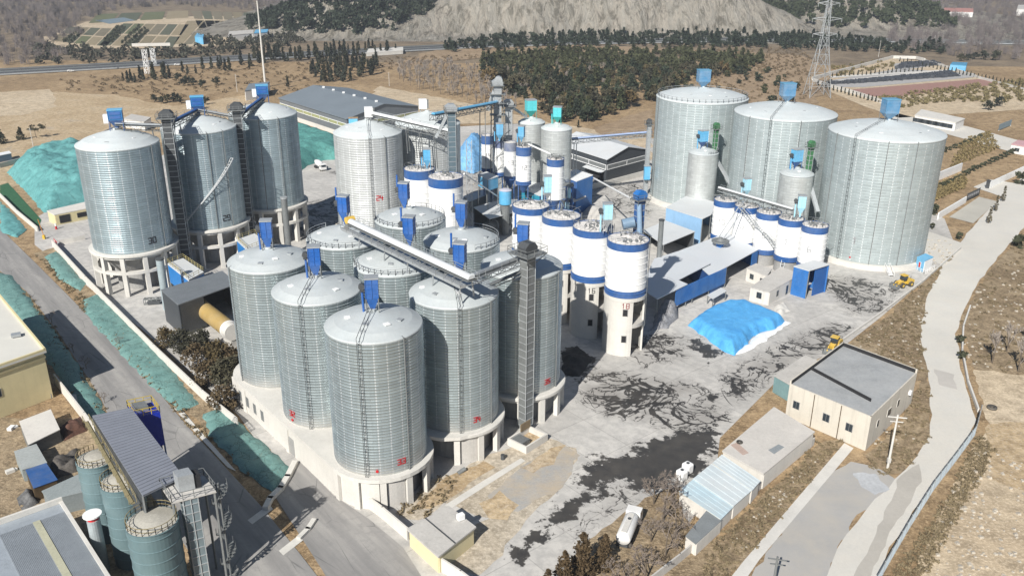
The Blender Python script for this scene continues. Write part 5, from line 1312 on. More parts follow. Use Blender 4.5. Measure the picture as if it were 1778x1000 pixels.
m_br = M('blue_sheet_roof', (.52, .585, .61), .6, 0, .10, .3, 1.5, dust=.6, dustcol=(.58, .59, .58))
lean('sheet_shed', 'shed with a dusty white blue roof against the end wall of the low house', 'shed', [(1237,803),(1253,789),(1320,835),(1306,851)], 2.9, .12, m_br, m_wall, ((0,1,0,None),(3,0,0,None),(2,3,0,None)), ribs=4)
lean('sheet_shed', 'shed with the widest pale blue roof, middle of three joined ones', 'shed', [(1204,830),(1235,805),(1304,852),(1274,878)], 2.8, .12, m_br, m_wall, ((0,1,0,None),(3,0,0,None),(2,3,0,None)), ribs=4)
lean('sheet_shed', 'shed with the bluest roof, lowest of the joined ones and beside two white tanks', 'shed', [(1179,852),(1203,832),(1273,880),(1252,901)], 2.6, .12, M('bluer_sheet_roof', (.44, .55, .60), .6, 0, .1, dust=.4), m_wall, ((0,1,0,None),(3,0,0,None),(2,3,0,None)), ribs=4)
lean('sheet_shed', 'shed with a flat dark grey roof below the blue roofed ones', 'shed', [(1190,930),(1228,884),(1254,902),(1208,944)], 2.4, .12, M('grey_felt', (.20, .215, .22), .8), m_wall, ((0,1,0,None),(3,0,0,None),(2,3,0,None)))
for i, (px, py) in enumerate(((1183, 832), (1193, 820))):
    p = G(px, py, 0); t = thing('water_tank', ('square white plastic tank, lower of two by the blue roofs', 'square white plastic tank, upper of two by the blue roofs')[i], 'tank', p)
    tb = MB(); tb.box(p, 1.7, 1.7, 2.0, .7); o = tb.build('body', m_white, t); bv = o.modifiers.new('soft', 'BEVEL'); bv.width = .35; bv.segments = 3
    MB().cyl(p+UP*2, p+UP*2.12, .3, .3, 10).build('lid', m_dark, t)
wall_run('boundary_wall', 'weathered grey wall running down past the blue roofed sheds to the bottom edge', [(1412,772), (1330,838), (1255,912), (1180,975), (1110,1030)], 1.6, .25, m_conc)
wall_run('kerb_wall', 'low white kerb wall along the far edge of the yard by the rough verge', [(1452,600), (1530,545), (1600,492), (1668,432)], .7, .3, m_conc_w)
# two small white houses and the blue gate house
z4 = hs((1336, 507), (1334, 531))
t = lean('white_house', 'small white house with a notched flat roof beside the blue tarpaulin heap', 'house', [(1303,498),(1356,463),(1378,471),(1378,483),(1336,507)], z4, .25, m_conc, m_wall, ((0,1,0,None),(1,2,0,None),(2,3,0,None),(3,4,0,None),(4,0,0,None)), inset=.25)
a, b = G(1303, 498, z4), G(1336, 507, z4); window_on(t, a+Vector((.2, .1, 0)), b, 1.3, 1.5, 1.7, .48, frame=m_galv_d)
a, b = G(1336, 507, z4), G(1378, 483, z4); window_on(t, a, b, 1.3, 1.2, 1.6, .35, frame=m_galv_d); window_on(t, a, b, .2, 1.2, 2.6, .75, frame=m_galv_d, name='door')
t = lean('white_house', 'small white house with a red wheel by its door, under the big blue shed eave', 'house', [(1296,465),(1313,457),(1340,467),(1332,479)], 3.8, .25, m_conc, m_wall, ((0,1,0,None),(1,2,0,None),(2,3,0,None),(3,0,0,None)), inset=.25)
a, b = G(1296, 465, 3.8), G(1332, 479, 3.8); window_on(t, a, b, 1.1, 1.4, 1.5, .3, frame=m_galv_d); window_on(t, a, b, .1, 1.2, 2.4, .78, mat=m_black, frame=m_galv_d, name='door')
MB().cyl(a.lerp(b, .84)-UP*2.2+Vector((-.2, -.4, 0)), a.lerp(b, .84)-UP*2.2+Vector((-.24, -.5, 0)), .35, .35, 12).build('red_wheel', m_red, t)
zg = 8.2
t = lean('weighing_shelter', 'tall blue two walled shelter with a pale roof, in front of the silo painted 6', 'shelter', [(1378,462),(1405,470),(1441,459),(1414,451)], zg, .2, m_roofm, m_sblue, ((0,1,0,None),(0,3,0,None),(2,3,0,None)), (1,), inset=.2)
a, b = G(1405, 470, zg), G(1441, 459, zg); a.z = b.z = 0; d = b-a
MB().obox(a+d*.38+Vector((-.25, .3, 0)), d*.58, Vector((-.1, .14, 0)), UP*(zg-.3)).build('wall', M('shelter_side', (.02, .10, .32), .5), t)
MB().obox(a+d*.04+Vector((-.3, .9, 3.4)), d*.3, Vector((-1.5, 2.2, 0)), UP*.2).build('landing', m_conc, t)
# big blue shed with the stepped roof
m_rb = M('shed_roof_sheet', (.56, .585, .61), .55, .05, .04, .06, 1.5, dust=.3, dustcol=(.60, .60, .60))
zS = 5.6
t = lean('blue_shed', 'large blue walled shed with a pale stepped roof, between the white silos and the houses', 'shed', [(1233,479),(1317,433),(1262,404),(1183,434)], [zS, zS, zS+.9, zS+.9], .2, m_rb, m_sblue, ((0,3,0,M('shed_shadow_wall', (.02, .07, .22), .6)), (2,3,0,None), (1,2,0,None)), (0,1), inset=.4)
a, b = G(1233, 479, zS), G(1317, 433, zS); a.z = b.z = 0
MB().obox(a.lerp(b, .02)+Vector((.2, .3, 0)), (b-a)*.28, (-.1, .15, 0), UP*(zS-.3)).build('front_wall', m_sblue, t)
MB().obox(a.lerp(b, .86)+Vector((.2, .3, 0)), (b-a)*.13, (-.1, .15, 0), UP*(zS-.3)).build('front_wall', m_sblue, t)
t = lean('blue_shed', 'pale roofed shed with a saw toothed edge, half shadowed by the white silo painted 18', 'shed', [(1141,519),(1194,493),(1178,486),(1234,457),(1184,434),(1136,449),(1112,500)], [6.4]*7, .2, m_rb, m_sblue, ((3,4,0,None), (4,5,0,None)), (0,1,3), inset=.3)
p0, p1 = G(1171, 541, 0), G(1258, 500, 0); d = p1-p0
t = thing('blue_wall', 'bright blue sheet wall with a gap at its foot, facing the blue tarpaulin heap', 'wall', p0)
MB().obox(p0+UP*1.4, d, Vector((-.1, .16, 0)), UP*4.6).build('sheeting', m_sblue, t)
for f in (0, .33, .66, 1): MB().bar(p0+d*f+Vector((.02, .25, 0)), p0+d*f+Vector((.02, .25, 0))+UP*6, .2).build('post', m_galv_d, t)
lean('awning', 'small pale awning standing at the corner of the blue tarpaulin heap', 'awning', [(1228,512),(1252,499),(1262,505),(1238,519)], 2.6, .1, m_roofm, m_dark, (), (0,1,2,3))
# pale blue shed behind
lean('pale_blue_shed', 'faded light blue shed under the small steel silo, with a dusty roof', 'shed', [(1156,360),(1196,338),(1246,352),(1235,373),(1220,380)], 8.5, .2, m_roofm, M('faded_blue', (.25, .42, .62), .6, 0, .12, streak=.2), ((0,4,0,None),(0,1,0,None),(1,2,0,None)), (4,3), inset=.3)
lean('open_shed', 'open dark shed with a pale roof in front of the faded light blue shed', 'shed', [(1116,400),(1156,383),(1207,402),(1152,425)], [5.5,6.0,6.0,5.5], .2, m_roofm, m_dark, ((0,1,0,None),(1,2,0,None)), (0,2,3), inset=.3)
p = G(1144, 450, zS); zt_ = ztop(p.x, p.y, 383); t = thing('flue', 'tall grey steel flue rising through the lower blue shed roof', 'flue', (p.x, p.y, 0)); MB().cyl((p.x, p.y, 0), (p.x, p.y, zt_), .75, .7, 16).build('pipe', m_galv_d, t); MB().cyl((p.x, p.y, zt_), (p.x, p.y, zt_+.3), .85, .85, 16).build('rim', m_dark, t)
# blue mixing sheds
m_tb = M('turquoise_sheet', (.03, .26, .38), .5, 0, .12)
zM = 9.0
lean('mixing_shed', 'pale roofed mixing shed with a turquoise blue side under the single slim silo', 'shed', [(905,327),(917,313),(960,306),(968,332),(937,340)], zM, .2, m_roofm, m_tb, ((0,4,0,None),(0,1,0,None),(3,4,0,m_blue)), (2,), inset=.3)
zR = 12.5
t = lean('mixing_tower', 'tall blue sided mixing tower with a white gable roof and a small canopy', 'tower', [(972,303),(1000,294),(1030,304),(1001,315)], [zR, zR, zR, zR], .2, m_white, m_sblue, ((3,2,0,None),(0,3,0,m_blue),(1,2,0,None)), inset=.2)
a, b = G(1001, 315, zR), G(1030, 304, zR); MB().obox(Vector((a.x, a.y, 5.6))+Vector((-1.0, -2.6, 0)), (b-a)*.75, Vector((0, 2.6, .5)), UP*.12).build('canopy', m_conc, t)
t = lean('control_booth', 'light blue raised control booth with a pale roof, left of the blue tank', 'booth', [(829,303),(845,298),(866,306),(847,312)], 17.3, .2, m_roofm, m_lblue, ((0,3,13.4,None),(3,2,13.4,None),(1,2,13.4,None),(0,1,13.4,None)), (0,1,2,3))
p = Vector((-2.4, 270.5, 0)); t = thing('mixing_tank', 'blue upright mixing tank beside the raised control booth', 'tank', (p.x, p.y, 0)); MB().cyl((p.x, p.y, 10.5), (p.x, p.y, 15.0), 2.0, 2.0, 22).build('shell', m_lblue, t); MB().cyl((p.x, p.y, 15.0), (p.x, p.y, 15.4), 2.1, 1.2, 22).build('lid', M('lilac_grey', (.45, .45, .52), .6), t); MB().cyl((p.x, p.y, 0), (p.x, p.y, 10.5), 1.2, 1.6, 12).build('stand', m_galv_d, t)
t = lean('dryer_shed', 'pale shed roof over a rotary dryer, left of the row of tall white silos', 'shed', [(822,360),(868,347),(900,346),(902,366),(850,380)], 7.0, .2, m_roofm, m_dark, ((0,1,0,None),(1,2,0,None)), (4,3,2))
a, b = G(842, 395, 3), G(898, 378, 3); t = thing('rotary_dryer', 'grey rotary dryer drum lying under the pale shed roof', 'dryer', a)
MB().cyl(a, b, 1.5, 1.5, 20).build('drum', m_galv_d, t)
for f in (.3, .7): MB().cyl(a.lerp(b, f)-(b-a).normalized()*.25, a.lerp(b, f)+(b-a).normalized()*.25, 1.75, 1.75, 20).build('tyre_ring', m_galv, t); MB().box(Vector((a.lerp(b, f).x, a.lerp(b, f).y, 0)), 1, 3, 1.7, .5).build('pier', m_conc, t)
lean('brick_shed', 'small grey shed behind the nine silos with a dark doorway', 'shed', [(806,340),(838,330),(846,338),(815,350)], 4.5, .2, m_roofm, m_conc_d, ((0,3,0,None),(3,2,0,None),(1,2,0,None)))
# warehouses
eD = hs((1054, 277), (1053, 316))
c0 = G(1054, 277, eD); c1 = G(1122, 293, 0); gd = (G(1117, 298, 0)-G(1053, 316, 0)); gd.z = 0; gd = gd.normalized()*26
ld = G(994, 258, eD)-c0; ld.z = 0; ld = ld.normalized()*34
def gable(name, label, cat, c0, gd, ld, e, r, wallmat, roofmat, base=None, strip=None, stripmat=None):
    c0 = Vector((c0.x, c0.y, 0)); t = thing(name, label, cat, c0+gd/2+ld/2)
    w = MB(); g = [c0, c0+gd, c0+gd+ld, c0+ld]; n1, n2 = c0+gd/2, c0+gd/2+ld
    vs = [p+UP*0 for p in g]+[p+UP*e for p in g]+[n1+UP*r, n2+UP*r]
    w.add(vs, [(0,1,5,8,4), (2,3,7,9,6), (3,0,4,7), (1,2,6,5)]); w.build('wall', wallmat, t)
    o = .6; gu, lu_ = gd.normalized(), ld.normalized(); rb = MB()
    for s_, a in ((1, c0), (-1, c0+gd)):
        p = a-gu*s_*o-lu_*o+UP*(e-o*(r-e)/(gd.length/2)); q = n1-lu_*o+UP*r; l = ld+lu_*2*o; up_ = UP*.22
        rb.obox(p+UP*.02, q-p, l, up_)
    rb.build('roof', roofmat, t)
    if base: MB().prism([p+(p-(c0+gd/2+ld/2)).normalized()*.25 for p in g], 0, base).build('plinth', m_conc_w, t)
    if strip:
        z0, h = strip
        for a, d, nn in ((c0, ld, -gu), (c0, gd, -lu_)):
            d1 = d.normalized(); sb = MB(); L = d.length; k = max(2, int(L/9))
            for i in range(k):
                p = a+d1*(L*i/k+.5)+nn*.05; sb.obox(p+UP*z0, d1*(L/k-.8), nn*.06, UP*h)
            s1 = sb.build('window_strip', stripmat, t)
            fb = MB()
            for zz in (z0-.25, z0+h): fb.obox(a+d1*.2+nn*.05+UP*zz, d1*(L-.4), nn*.12, UP*.25)
            for i in range(k+1): fb.obox(a+d1*(.2+(L-.7)*i/k)+nn*.04+UP*(z0-.2), d1*.3, nn*.13, UP*(h+.4))
            fb.build('frame', m_white, s1)
    return t
t = gable('charcoal_warehouse', 'charcoal clad warehouse with white framed window strips, beside the far giant silo', 'warehouse', c0, gd, ld, eD, eD+3.0, m_darkclad, m_roofm, 0, (eD*.55, 1.6), m_galv_d)
sb = MB(); lu_ = ld.normalized(); gu = gd.normalized(); sb.obox(Vector((c0.x, c0.y, 4.2))+lu_*1.0, lu_*12, -gu*2.6+UP*-.4, UP*.15); sb.build('door_canopy', m_roofm, t)
MB().obox(Vector((c0.x, c0.y, .1))+lu_*2-gu*.05, lu_*10, -gu*.08, UP*4.0).build('door_opening', m_black, t)
wall_run('loading_wall', 'pale concrete loading wall in front of the charcoal warehouse', [(1000, 335), (1058, 322), (1128, 303)], 2.2, .4, m_conc_w)
eW = 9.5
w0 = G(602, 207, eW); w1 = G(485, 171, eW); ld = w1-w0; ld.z = 0; gd = G(726, 185, eW)-w0; gd.z = 0
gable('grey_warehouse', 'huge grey roofed warehouse with yellow green window strips behind the left silos', 'warehouse', w0, gd, ld, eW, eW+4.2, M('grey_cladding', (.16, .175, .19), .5, .1), m_roofg, 2.2, (5.4, 1.5), M('greenish_strip', (.30, .31, .16), .6))
ru = MB(); w0g, gdh, r_ = Vector((w0.x, w0.y, 0)), gd/2, eW+4.3
t = thing('roof_vents', 'row of small white ridge vents on the huge grey warehouse roof', 'roof vents', w0g+gdh+UP*r_)
for i in range(6):
    p = w0g+gdh+ld*(i+.6)/6.6+UP*(r_); MB().box(p-UP*.2, 1.2, 1.2, 1.0, .4).build('vent', m_white, t)
# gate side
t = lean('gate_lodge', 'yellow gate lodge under a long white roof left of the silo painted 30', 'gate house', [(81,366),(94,373),(160,360),(150,350)], 3.8, .25, m_wall, m_ywall, ((0,1,0,None),(1,2,0,None),(2,3,0,None),(0,3,0,None)), inset=.3)
a, b = G(94, 373, 3.8), G(160, 360, 3.8)
for f, w in ((.25, 3.5), (.72, 3.6)): window_on(t, a, b, .5 if f < .5 else 1.2, w, 2.6 if f < .5 else 1.6, f, mat=m_black, frame=m_dark, name='opening')
p = G(9, 276, 0); t = lean('portable_cabin', 'white and blue portable cabin with dark windows at the left edge', 'cabin', [(-14,268),(16,262),(20,266),(-10,272)], 3.0, .2, m_white, M('cabin_blue', (.12, .18, .26), .6), ((0,1,0,None),(1,2,0,None),(2,3,0,None),(3,0,0,None)))
sheet('green_turf', pxpoly([(0,322),(14,318),(72,382),(66,398),(0,340)]), .05, 8, M('turf_green', (.03, .11, .05), .9, 0, .3, .5, 2.0), kind='structure')
wall_run('boundary_wall', 'pale low wall with a white top between green turf and the netted bank', [(0, 342), (30, 372), (66, 402)], 1.6, .4, m_wall)
wall_run('boundary_wall', 'grey wall behind the teal tarpaulin heap at the top left', [(0, 292), (60, 276), (128, 256)], 2.0, .4, m_conc)
wall_run('fence', 'low white slatted fence inside the gate, in front of the silo painted 30', [(104, 424), (128, 420), (148, 416)], 1.5, .12, m_conc_w, 'fence')
# kiln and fan houses
zK = 8.5
t = lean('kiln_shed', 'charcoal kiln shed open at its right side, below the left silos', 'shed', [(279,503),(309,529),(412,492),(386,470)], [zK, zK, zK, zK], .25, M('charcoal_roof', (.17, .185, .20), .5, .1), m_darkclad, ((0,1,0,None),(0,3,0,None),(2,3,0,None)), (2,), inset=.3)
a, b = G(309, 529, zK), G(412, 492, zK); a.z = b.z = 0; MB().obox(a+Vector((.3, .4, 0)), (b-a)*.38, (-.1, .15, 0), UP*(zK-.3)).build('front_wall', m_dark, t)
a, b = G(352, 536, 4.2), G(398, 572, 4.2); t = thing('rotary_kiln', 'yellow rotary kiln drum with a white end, coming out of the charcoal shed', 'kiln', a)
m_ky = M('kiln_yellow', (.38, .26, .09), .6, 0, .15, dust=.35, dustcol=(.42, .36, .26))
MB().cyl(a-(b-a)*.5, b, 2.05, 2.05, 28).build('drum', m_ky, t)
MB().cyl(b, b+(b-a).normalized()*2.2, 2.05, 2.0, 28).build('end_section', m_conc_w, t); MB().cyl(b-(b-a).normalized()*.3, b+(b-a).normalized()*.1, 2.2, 2.2, 28).build('ring', m_white, t)
MB().box(Vector((b.x, b.y, 0)), 2, 4, 1.9, .8).build('pier', m_conc, t)
m_vb = M('vent_blue', (.02, .17, .46), .5, 0, .1)
for i, (px, z, lab) in enumerate((([(291,457),(318,448),(354,472),(328,486)], 7.5, 'blue fan house with a pale railed roof, beside the charcoal kiln shed'), ([(411,416),(442,405),(462,421),(430,434)], 8.0, 'blue fan house with a pale roof, behind the filter of the back silo'))):
    t = lean('fan_house', lab, 'fan house', px, z, .5, m_roofm, m_vb, ((0,1,2,None),(1,2,2,None),(2,3,2,None),(3,0,2,None)), (0,1,2,3), 'two blue fan houses', inset=.1)
    MB().rail([G(*q, z) for q in px], 1.2, .08, 2, True).build('railing', M('fan_rail', (.4, .34, .15), .6), t)
p = G(285, 500, 6); t = thing('exhaust_pipe', 'pale grey upright pipe with a dark mouth beside the blue fan house', 'pipe', (p.x, p.y, 0)); zt_ = ztop(p.x, p.y, 450); MB().cyl((p.x, p.y, 0), (p.x, p.y, zt_), 1.0, 1.0, 20).build('shell', M('pale_pipe', (.36, .42, .44), .5, .2), t); MB().cyl((p.x, p.y, zt_-.1), (p.x, p.y, zt_+.25), 1.1, 1.1, 20).build('mouth', m_dark, t)

# --- netted and sheeted heaps
def fabric(name, col, dark, holes=False, crease=.55):
    m, nt, b = new_mat(name); w = wpos(nt)
    n1 = noi(nt, w, .25, 6.0, .65, 1.5); n2 = noi(nt, w, 1.4, 5.0, .7, 2.0)
    c = ramp(nt, n1, [(.3, dark), (.55, col), (.75, tuple(min(1, x*1.25) for x in col))])
    c = mixc(nt, ramp(nt, n2, [(.55, 0), (.75, .4)]), c, tuple(min(1, x*1.4+.04) for x in col))
    nt.links.new(c, b.inputs['Base Color']); b.inputs['Roughness'].default_value = .65; b.inputs['Specular IOR Level'].default_value = .3
    vo = nd(nt, 'ShaderNodeTexVoronoi', Scale=.28); vo.feature = 'DISTANCE_TO_EDGE'
    wv = nt.nodes.new('ShaderNodeVectorMath'); wv.operation = 'ADD'; nv = nd(nt, 'ShaderNodeTexNoise', Scale=.5, Detail=3.0); nt.links.new(w, nv.inputs['Vector'])
    vm = nt.nodes.new('ShaderNodeVectorMath'); vm.operation = 'SCALE'; vm.inputs['Scale'].default_value = 4.0; nt.links.new(nv.outputs['Color'], vm.inputs[0]); nt.links.new(w, wv.inputs[0]); nt.links.new(vm.outputs[0], wv.inputs[1]); nt.links.new(wv.outputs[0], vo.inputs['Vector'])
    crease_shade = ramp(nt, vo.outputs['Distance'], [(0, 1), (.045, 0)])
    c = mixc(nt, math_(nt, 'MULTIPLY', crease_shade, crease), c, tuple(x*.35 for x in col))  # crease lines darkened in the colour, as shade lying in the folds
    if holes:
        nh = noi(nt, w, .35, 6.0, .72, .8); c = mixc(nt, ramp(nt, nh, [(.64, 0), (.70, .8)]), c, (.20, .15, .10))
    nt.links.new(c, b.inputs['Base Color'])
    bump(nt, b, math_(nt, 'ADD', n1, math_(nt, 'SUBTRACT', n2, math_(nt, 'MULTIPLY', crease_shade, .5))), .9*crease, .4); return m
m_net = fabric('green_dust_net', (.155, .285, .262), (.105, .22, .205), True)
m_net2 = fabric('teal_dust_net', (.13, .34, .335), (.085, .26, .26))
m_tarp = fabric('blue_tarpaulin', (.09, .36, .68), (.06, .28, .60), False, .2)
def heap(name, label, px, h, ew, mat, cat='heap', group=None, rough=.35, seed=0, res=.7, ridge=None, jg=.35, z=0.03):
    poly = jag(pxpoly(px), 1.6, jg, seed+2); ctr = sum((Vector(p) for p in poly), Vector((0, 0)))/len(poly)
    def H(P, d):
        f = np.clip(d/ew, 0, 1); f = f*(2-f)
        n_ = nz(P, .16, seed*3.1+.5, 4); n2 = nz(P, .7, seed+9.0, 3)
        return f*h*(1+rough*n_)+np.clip(d, 0, 1)*(.25*n2*rough*2)
    return sheet(name, poly, z, res, mat, height=H, kind=None, label=label, cat=cat, group=group)
heap('tarpaulin_heap', 'big flat topped heap under a bright blue tarpaulin in the yard', [(1196,566),(1222,545),(1262,530),(1296,530),(1362,558),(1345,572),(1318,577),(1275,618),(1258,612)], 2.5, 2.2, m_tarp, rough=.05, seed=1, res=.45)
heap('powder_spill', 'white powder spilling out along the edge of the blue tarpaulin', [(1276,617),(1320,577),(1347,571),(1362,556),(1372,560),(1330,592),(1292,612)], .5, 1.2, m_white, 'powder', seed=3)
heap('tarpaulin_heap', 'crumpled pale blue tarpaulin heap behind the slim white silos', [(780,290),(794,268),(848,264),(860,286),(822,302)], 10.0, 9, M('x', (.1,.1,.1)) if False else fabric('pale_blue_tarp', (.20, .42, .66), (.10, .28, .55)), seed=4, res=1.2)
heap('netted_heap', 'large teal netted heap left of the silo painted 30', [(12,300),(45,272),(90,266),(160,258),(200,300),(190,345),(75,370),(55,345)], 7.0, 12, m_net2, seed=5, res=1.2, rough=.3)
heap('netted_heap', 'long green netted heap along the wall of the huge grey warehouse', [(470,228),(520,222),(600,250),(600,276),(560,279),(535,288),(500,316),(470,300)], 6.0, 9, fabric('sea_green_net', (.10, .29, .26), (.075, .22, .205)), seed=6, res=1.2, rough=.15)
for i, (px, h, lab) in enumerate(((([(0,350),(24,372),(46,398),(30,413),(4,405),(0,395)]), 0.6, 'green netted bank left of the pale low wall by the gate'), ([(78,447),(98,436),(148,492),(140,506),(105,488)], 0.7, 'green netted bank just below the red banner'), ([(143,522),(170,511),(216,552),(264,600),(347,702),(312,716),(272,680),(222,628),(178,580),(150,548)], 0.6, 'longest green netted bank along the white wall beside the road'), ([(352,718),(392,709),(442,758),(505,812),(476,856),(420,816),(364,756)], 0.7, 'green netted bank next to the podium wall, half in shadow'), ([(-20,470),(20,478),(60,530),(108,592),(165,680),(195,742),(220,800),(190,790),(150,725),(100,655),(50,580),(0,520)], 0.6, 'dark green netted strip between the cream building and the road'))):
    heap('netted_bank', lab, px, h, 1.8, m_net if i != 0 else m_net2, 'netted bank', 'green netted banks along the road', seed=10+i, rough=.25, res=.6, z=.05)
heap('debris_heap', 'heap of grey sacks and scrap under the canopy by the silo painted 18', [(1130,575),(1138,545),(1165,530),(1180,548),(1160,570)], 2.2, 2.0, M('grey_sacks', (.22, .22, .23), .8, 0, .6, .8, 3), 'heap', seed=20, rough=1.2, res=.45)
heap('slag_heap', 'dark slag and dust heap at the right foot of the nine silos', [(975,612),(1002,600),(1030,622),(1005,655),(978,650)], 1.0, 2.0, M('slag', (.03, .03, .032), .95, 0, .5), 'heap', seed=21, rough=1.0, res=.5)
heap('cement_heap', 'pale grey rubble heap behind the tall white silos', [(1010,372),(1040,350),(1062,352),(1070,380),(1040,395)], 3.0, 4.0, m_conc, 'heap', seed=22, res=.7)
heap('soil_heap', 'small heap of pale sacks and pink cloth beside the white houses', [(1343,535),(1362,523),(1372,540),(1352,550)], .9, 1.2, m_conc_w, 'heap', seed=23, rough=1.0, res=.4)

for i, (x, y, h, lab) in enumerate(((-33.0, 79.0, 17.0, 'teal tank standing below the picture, nearest to the road'), (-41.0, 79.5, 15.5, 'teal tank standing below the picture, beside the loading tower'))):
    t = thing('teal_tank', lab, 'tank', (x, y, 0), GT); MB().lathe(x, y, [(3.4, 0), (3.4, h), (3.5, h), (3.5, h+.12), (0, h+.5)], 36).build('shell', m_teal, t)
heap('scrap_heap', 'dark heap of scrap between the ribbed white roofed shed and the litter strewn container', [(86,806),(134,780),(146,812),(98,832)], 1.6, 1.5, M('scrap_grey', (.10, .09, .08), .8, .2, .6, .9, 3), 'heap', seed=31, rough=1.4, res=.4)
heap('scrap_heap', 'rusty brown heap of scrap against the white wall below the cream building', [(104,742),(140,722),(152,748),(112,766)], 1.4, 1.5, M('rusty_scrap', (.10, .05, .035), .85, .1, .6, .9, 3), 'heap', seed=32, rough=1.4, res=.4)
heap('scrap_heap', 'small grey scrap heap in the shade left of the low grey workshop', [(30,865),(56,850),(66,872),(40,888)], 1.2, 1.2, M('shade_scrap', (.12, .12, .12), .8, .1, .6, .9, 3), 'heap', seed=33, rough=1.4, res=.4)
heap('rubbish_heap', 'red and blue rubbish piled on the roof of the blue container', [(50,815),(78,806),(94,828),(64,840)], .5, .8, M('rubbish', (.16, .06, .09), .8, 0, .8, 1.0, 2.5), 'heap', seed=34, rough=1.2, res=.35, z=2.72, jg=.1) if False else None
rr5 = random.Random(50)
for i, (px, py, lab) in enumerate(((20, 745, 'white sack lying left of the ribbed white roofed shed'), (88, 690, 'blue drum standing at the foot of the cream building corner'), (18, 820, 'white rubble block at the left edge above the grey container'), (128, 700, 'pale plank bundle leaning on the white wall below the cream building'))):
    p = G(px, py); t = thing(('sack', 'drum', 'rubble_block', 'plank_bundle')[i], lab, ('sack', 'drum', 'block', 'planks')[i], p); b = MB()
    if i == 1: b.cyl(p, p+UP*1.1, .45, .45, 12)
    elif i == 3:
        for k in range(5): b.bar(p+Vector((k*.2, 0, .1+.05*k)), p+Vector((k*.2-1.6, 2.8, .5)), .16)
    else: b.box(p, 1.4, .9, .6, rr5.uniform(0, 3)); b.box(p+Vector((.5, .6, 0)), .8, .7, .4, 1.0)
    b.build('body', (m_white, m_blue, m_conc_w, m_conc_w)[i], t)
# ================================================================ vegetation
def rnd_unit(rr):
    while True:
        v = Vector((rr.uniform(-1, 1), rr.uniform(-1, 1), rr.uniform(-1, 1)))
        if .05 < v.length < 1: return v.normalized()
def leafcloud(mb, rr, c, rad, n, s, flat=1.0):
    for _ in range(n):
        p = c+Vector((rr.gauss(0, .5)*rad, rr.gauss(0, .5)*rad, rr.gauss(0, .5)*rad*flat))
        a = rnd_unit(rr); b = a.cross(rnd_unit(rr)).normalized(); k = s*rr.uniform(.6, 1.3)
        mb.add([p-a*k*.5-b*k*.4, p+a*k*.5-b*k*.35, p+b*k*.6+a*k*.1], [(0, 1, 2)])
def crown_conifer(seed, h, r, nl, n, s, base=.12, tip=.15, wob=.25):
    rr = random.Random(seed); mb = MB()
    for k in range(nl):
        f = (k+.5)/nl; z = h*(base+(1-base)*f); rad = r*((1-f)**.8*(1-tip)+tip*.6)*(1+rr.uniform(-wob, wob))
        m = max(2, int(3+4*(1-f)))
        for j in range(m):
            a = rr.uniform(0, 6.28); leafcloud(mb, rr, Vector((math.cos(a)*rad*.62, math.sin(a)*rad*.62, z+rr.uniform(-.1, .1)*h/nl)), rad*.5, max(3, n//m), s, .7)
    return mb
def crown_round(seed, h, r, nc, n, s, low=.3, flat=.8):
    rr = random.Random(seed); mb = MB()
    for k in range(nc):
        z = h*rr.uniform(low, .95); f = (z/h-low)/(1-low); rad = r*math.sin(math.pi*min(1, .22+.72*f))
        a = rr.uniform(0, 6.28); q = rad*math.sqrt(rr.uniform(.1, 1))
        leafcloud(mb, rr, Vector((math.cos(a)*q, math.sin(a)*q, z)), r*.34, n, s, flat)
    return mb
def trunk_mb(h, r, seed, bend=.04):
    rr = random.Random(seed); mb = MB(); p = Vector((0, 0, -.2)); k = 4
    for i in range(k):
        q = p+Vector((rr.uniform(-bend, bend)*h, rr.uniform(-bend, bend)*h, (h+.2)/k)); mb.cyl(p, q, r*(1-i/k*.8), r*(1-(i+1)/k*.8), 6, False); p = q
    return mb
def bare_mb(seed, h, r, lv=4, spread=.55, up=.5, twig=.035, nb=4):
    rr = random.Random(seed); tr, br = MB(), MB()
    def grow(p, d, L, rad, lev):
        q = p+d*L; (tr if lev == 0 else br).cyl(p, q, rad, rad*.6, 5 if lev < 2 else 3, False)
        if lev >= lv: return
        for i in range(nb if lev < 2 else 3):
            f = rr.uniform(.35, 1.0) if lev else rr.uniform(.3, 1.0)
            e = rnd_unit(rr); d2 = (d*(1-spread)+e*spread+UP*up*.35).normalized()
            grow(p+d*L*f, d2, L*rr.uniform(.45, .72), max(twig, rad*.5), lev+1)
    grow(Vector((0, 0, -.2)), Vector((rr.uniform(-.06, .06), rr.uniform(-.06, .06), 1)).normalized(), h*.5, r, 0)
    return tr, br
def tree_proto(name, label, cat, crown, trunk, cm, tm=None, group=None, crownname='crown'):
    t = thing(name, label, cat, (0, 0, 0), group)
    trunk.build('trunk', tm or m_bark, t); crown.build(crownname, cm, t)
    return t
class Proto:
    "one tree of a kind; the first call plants the tree itself, the next ones plant copies"
    def __init__(s, t): s.t = t; s.used = False
    def __call__(s, p, sc=1.0, rz=0.0, label=None, group=None):
        if not s.used:
            s.used = True; o = s.t; o.location = p; o.rotation_euler = (0, 0, rz); o.scale = (sc, sc, sc)
            if label: o['label'] = label
            if group: o['group'] = group
            return o
        return copy_tree(s.t, None, p, rz, label, sc, group)
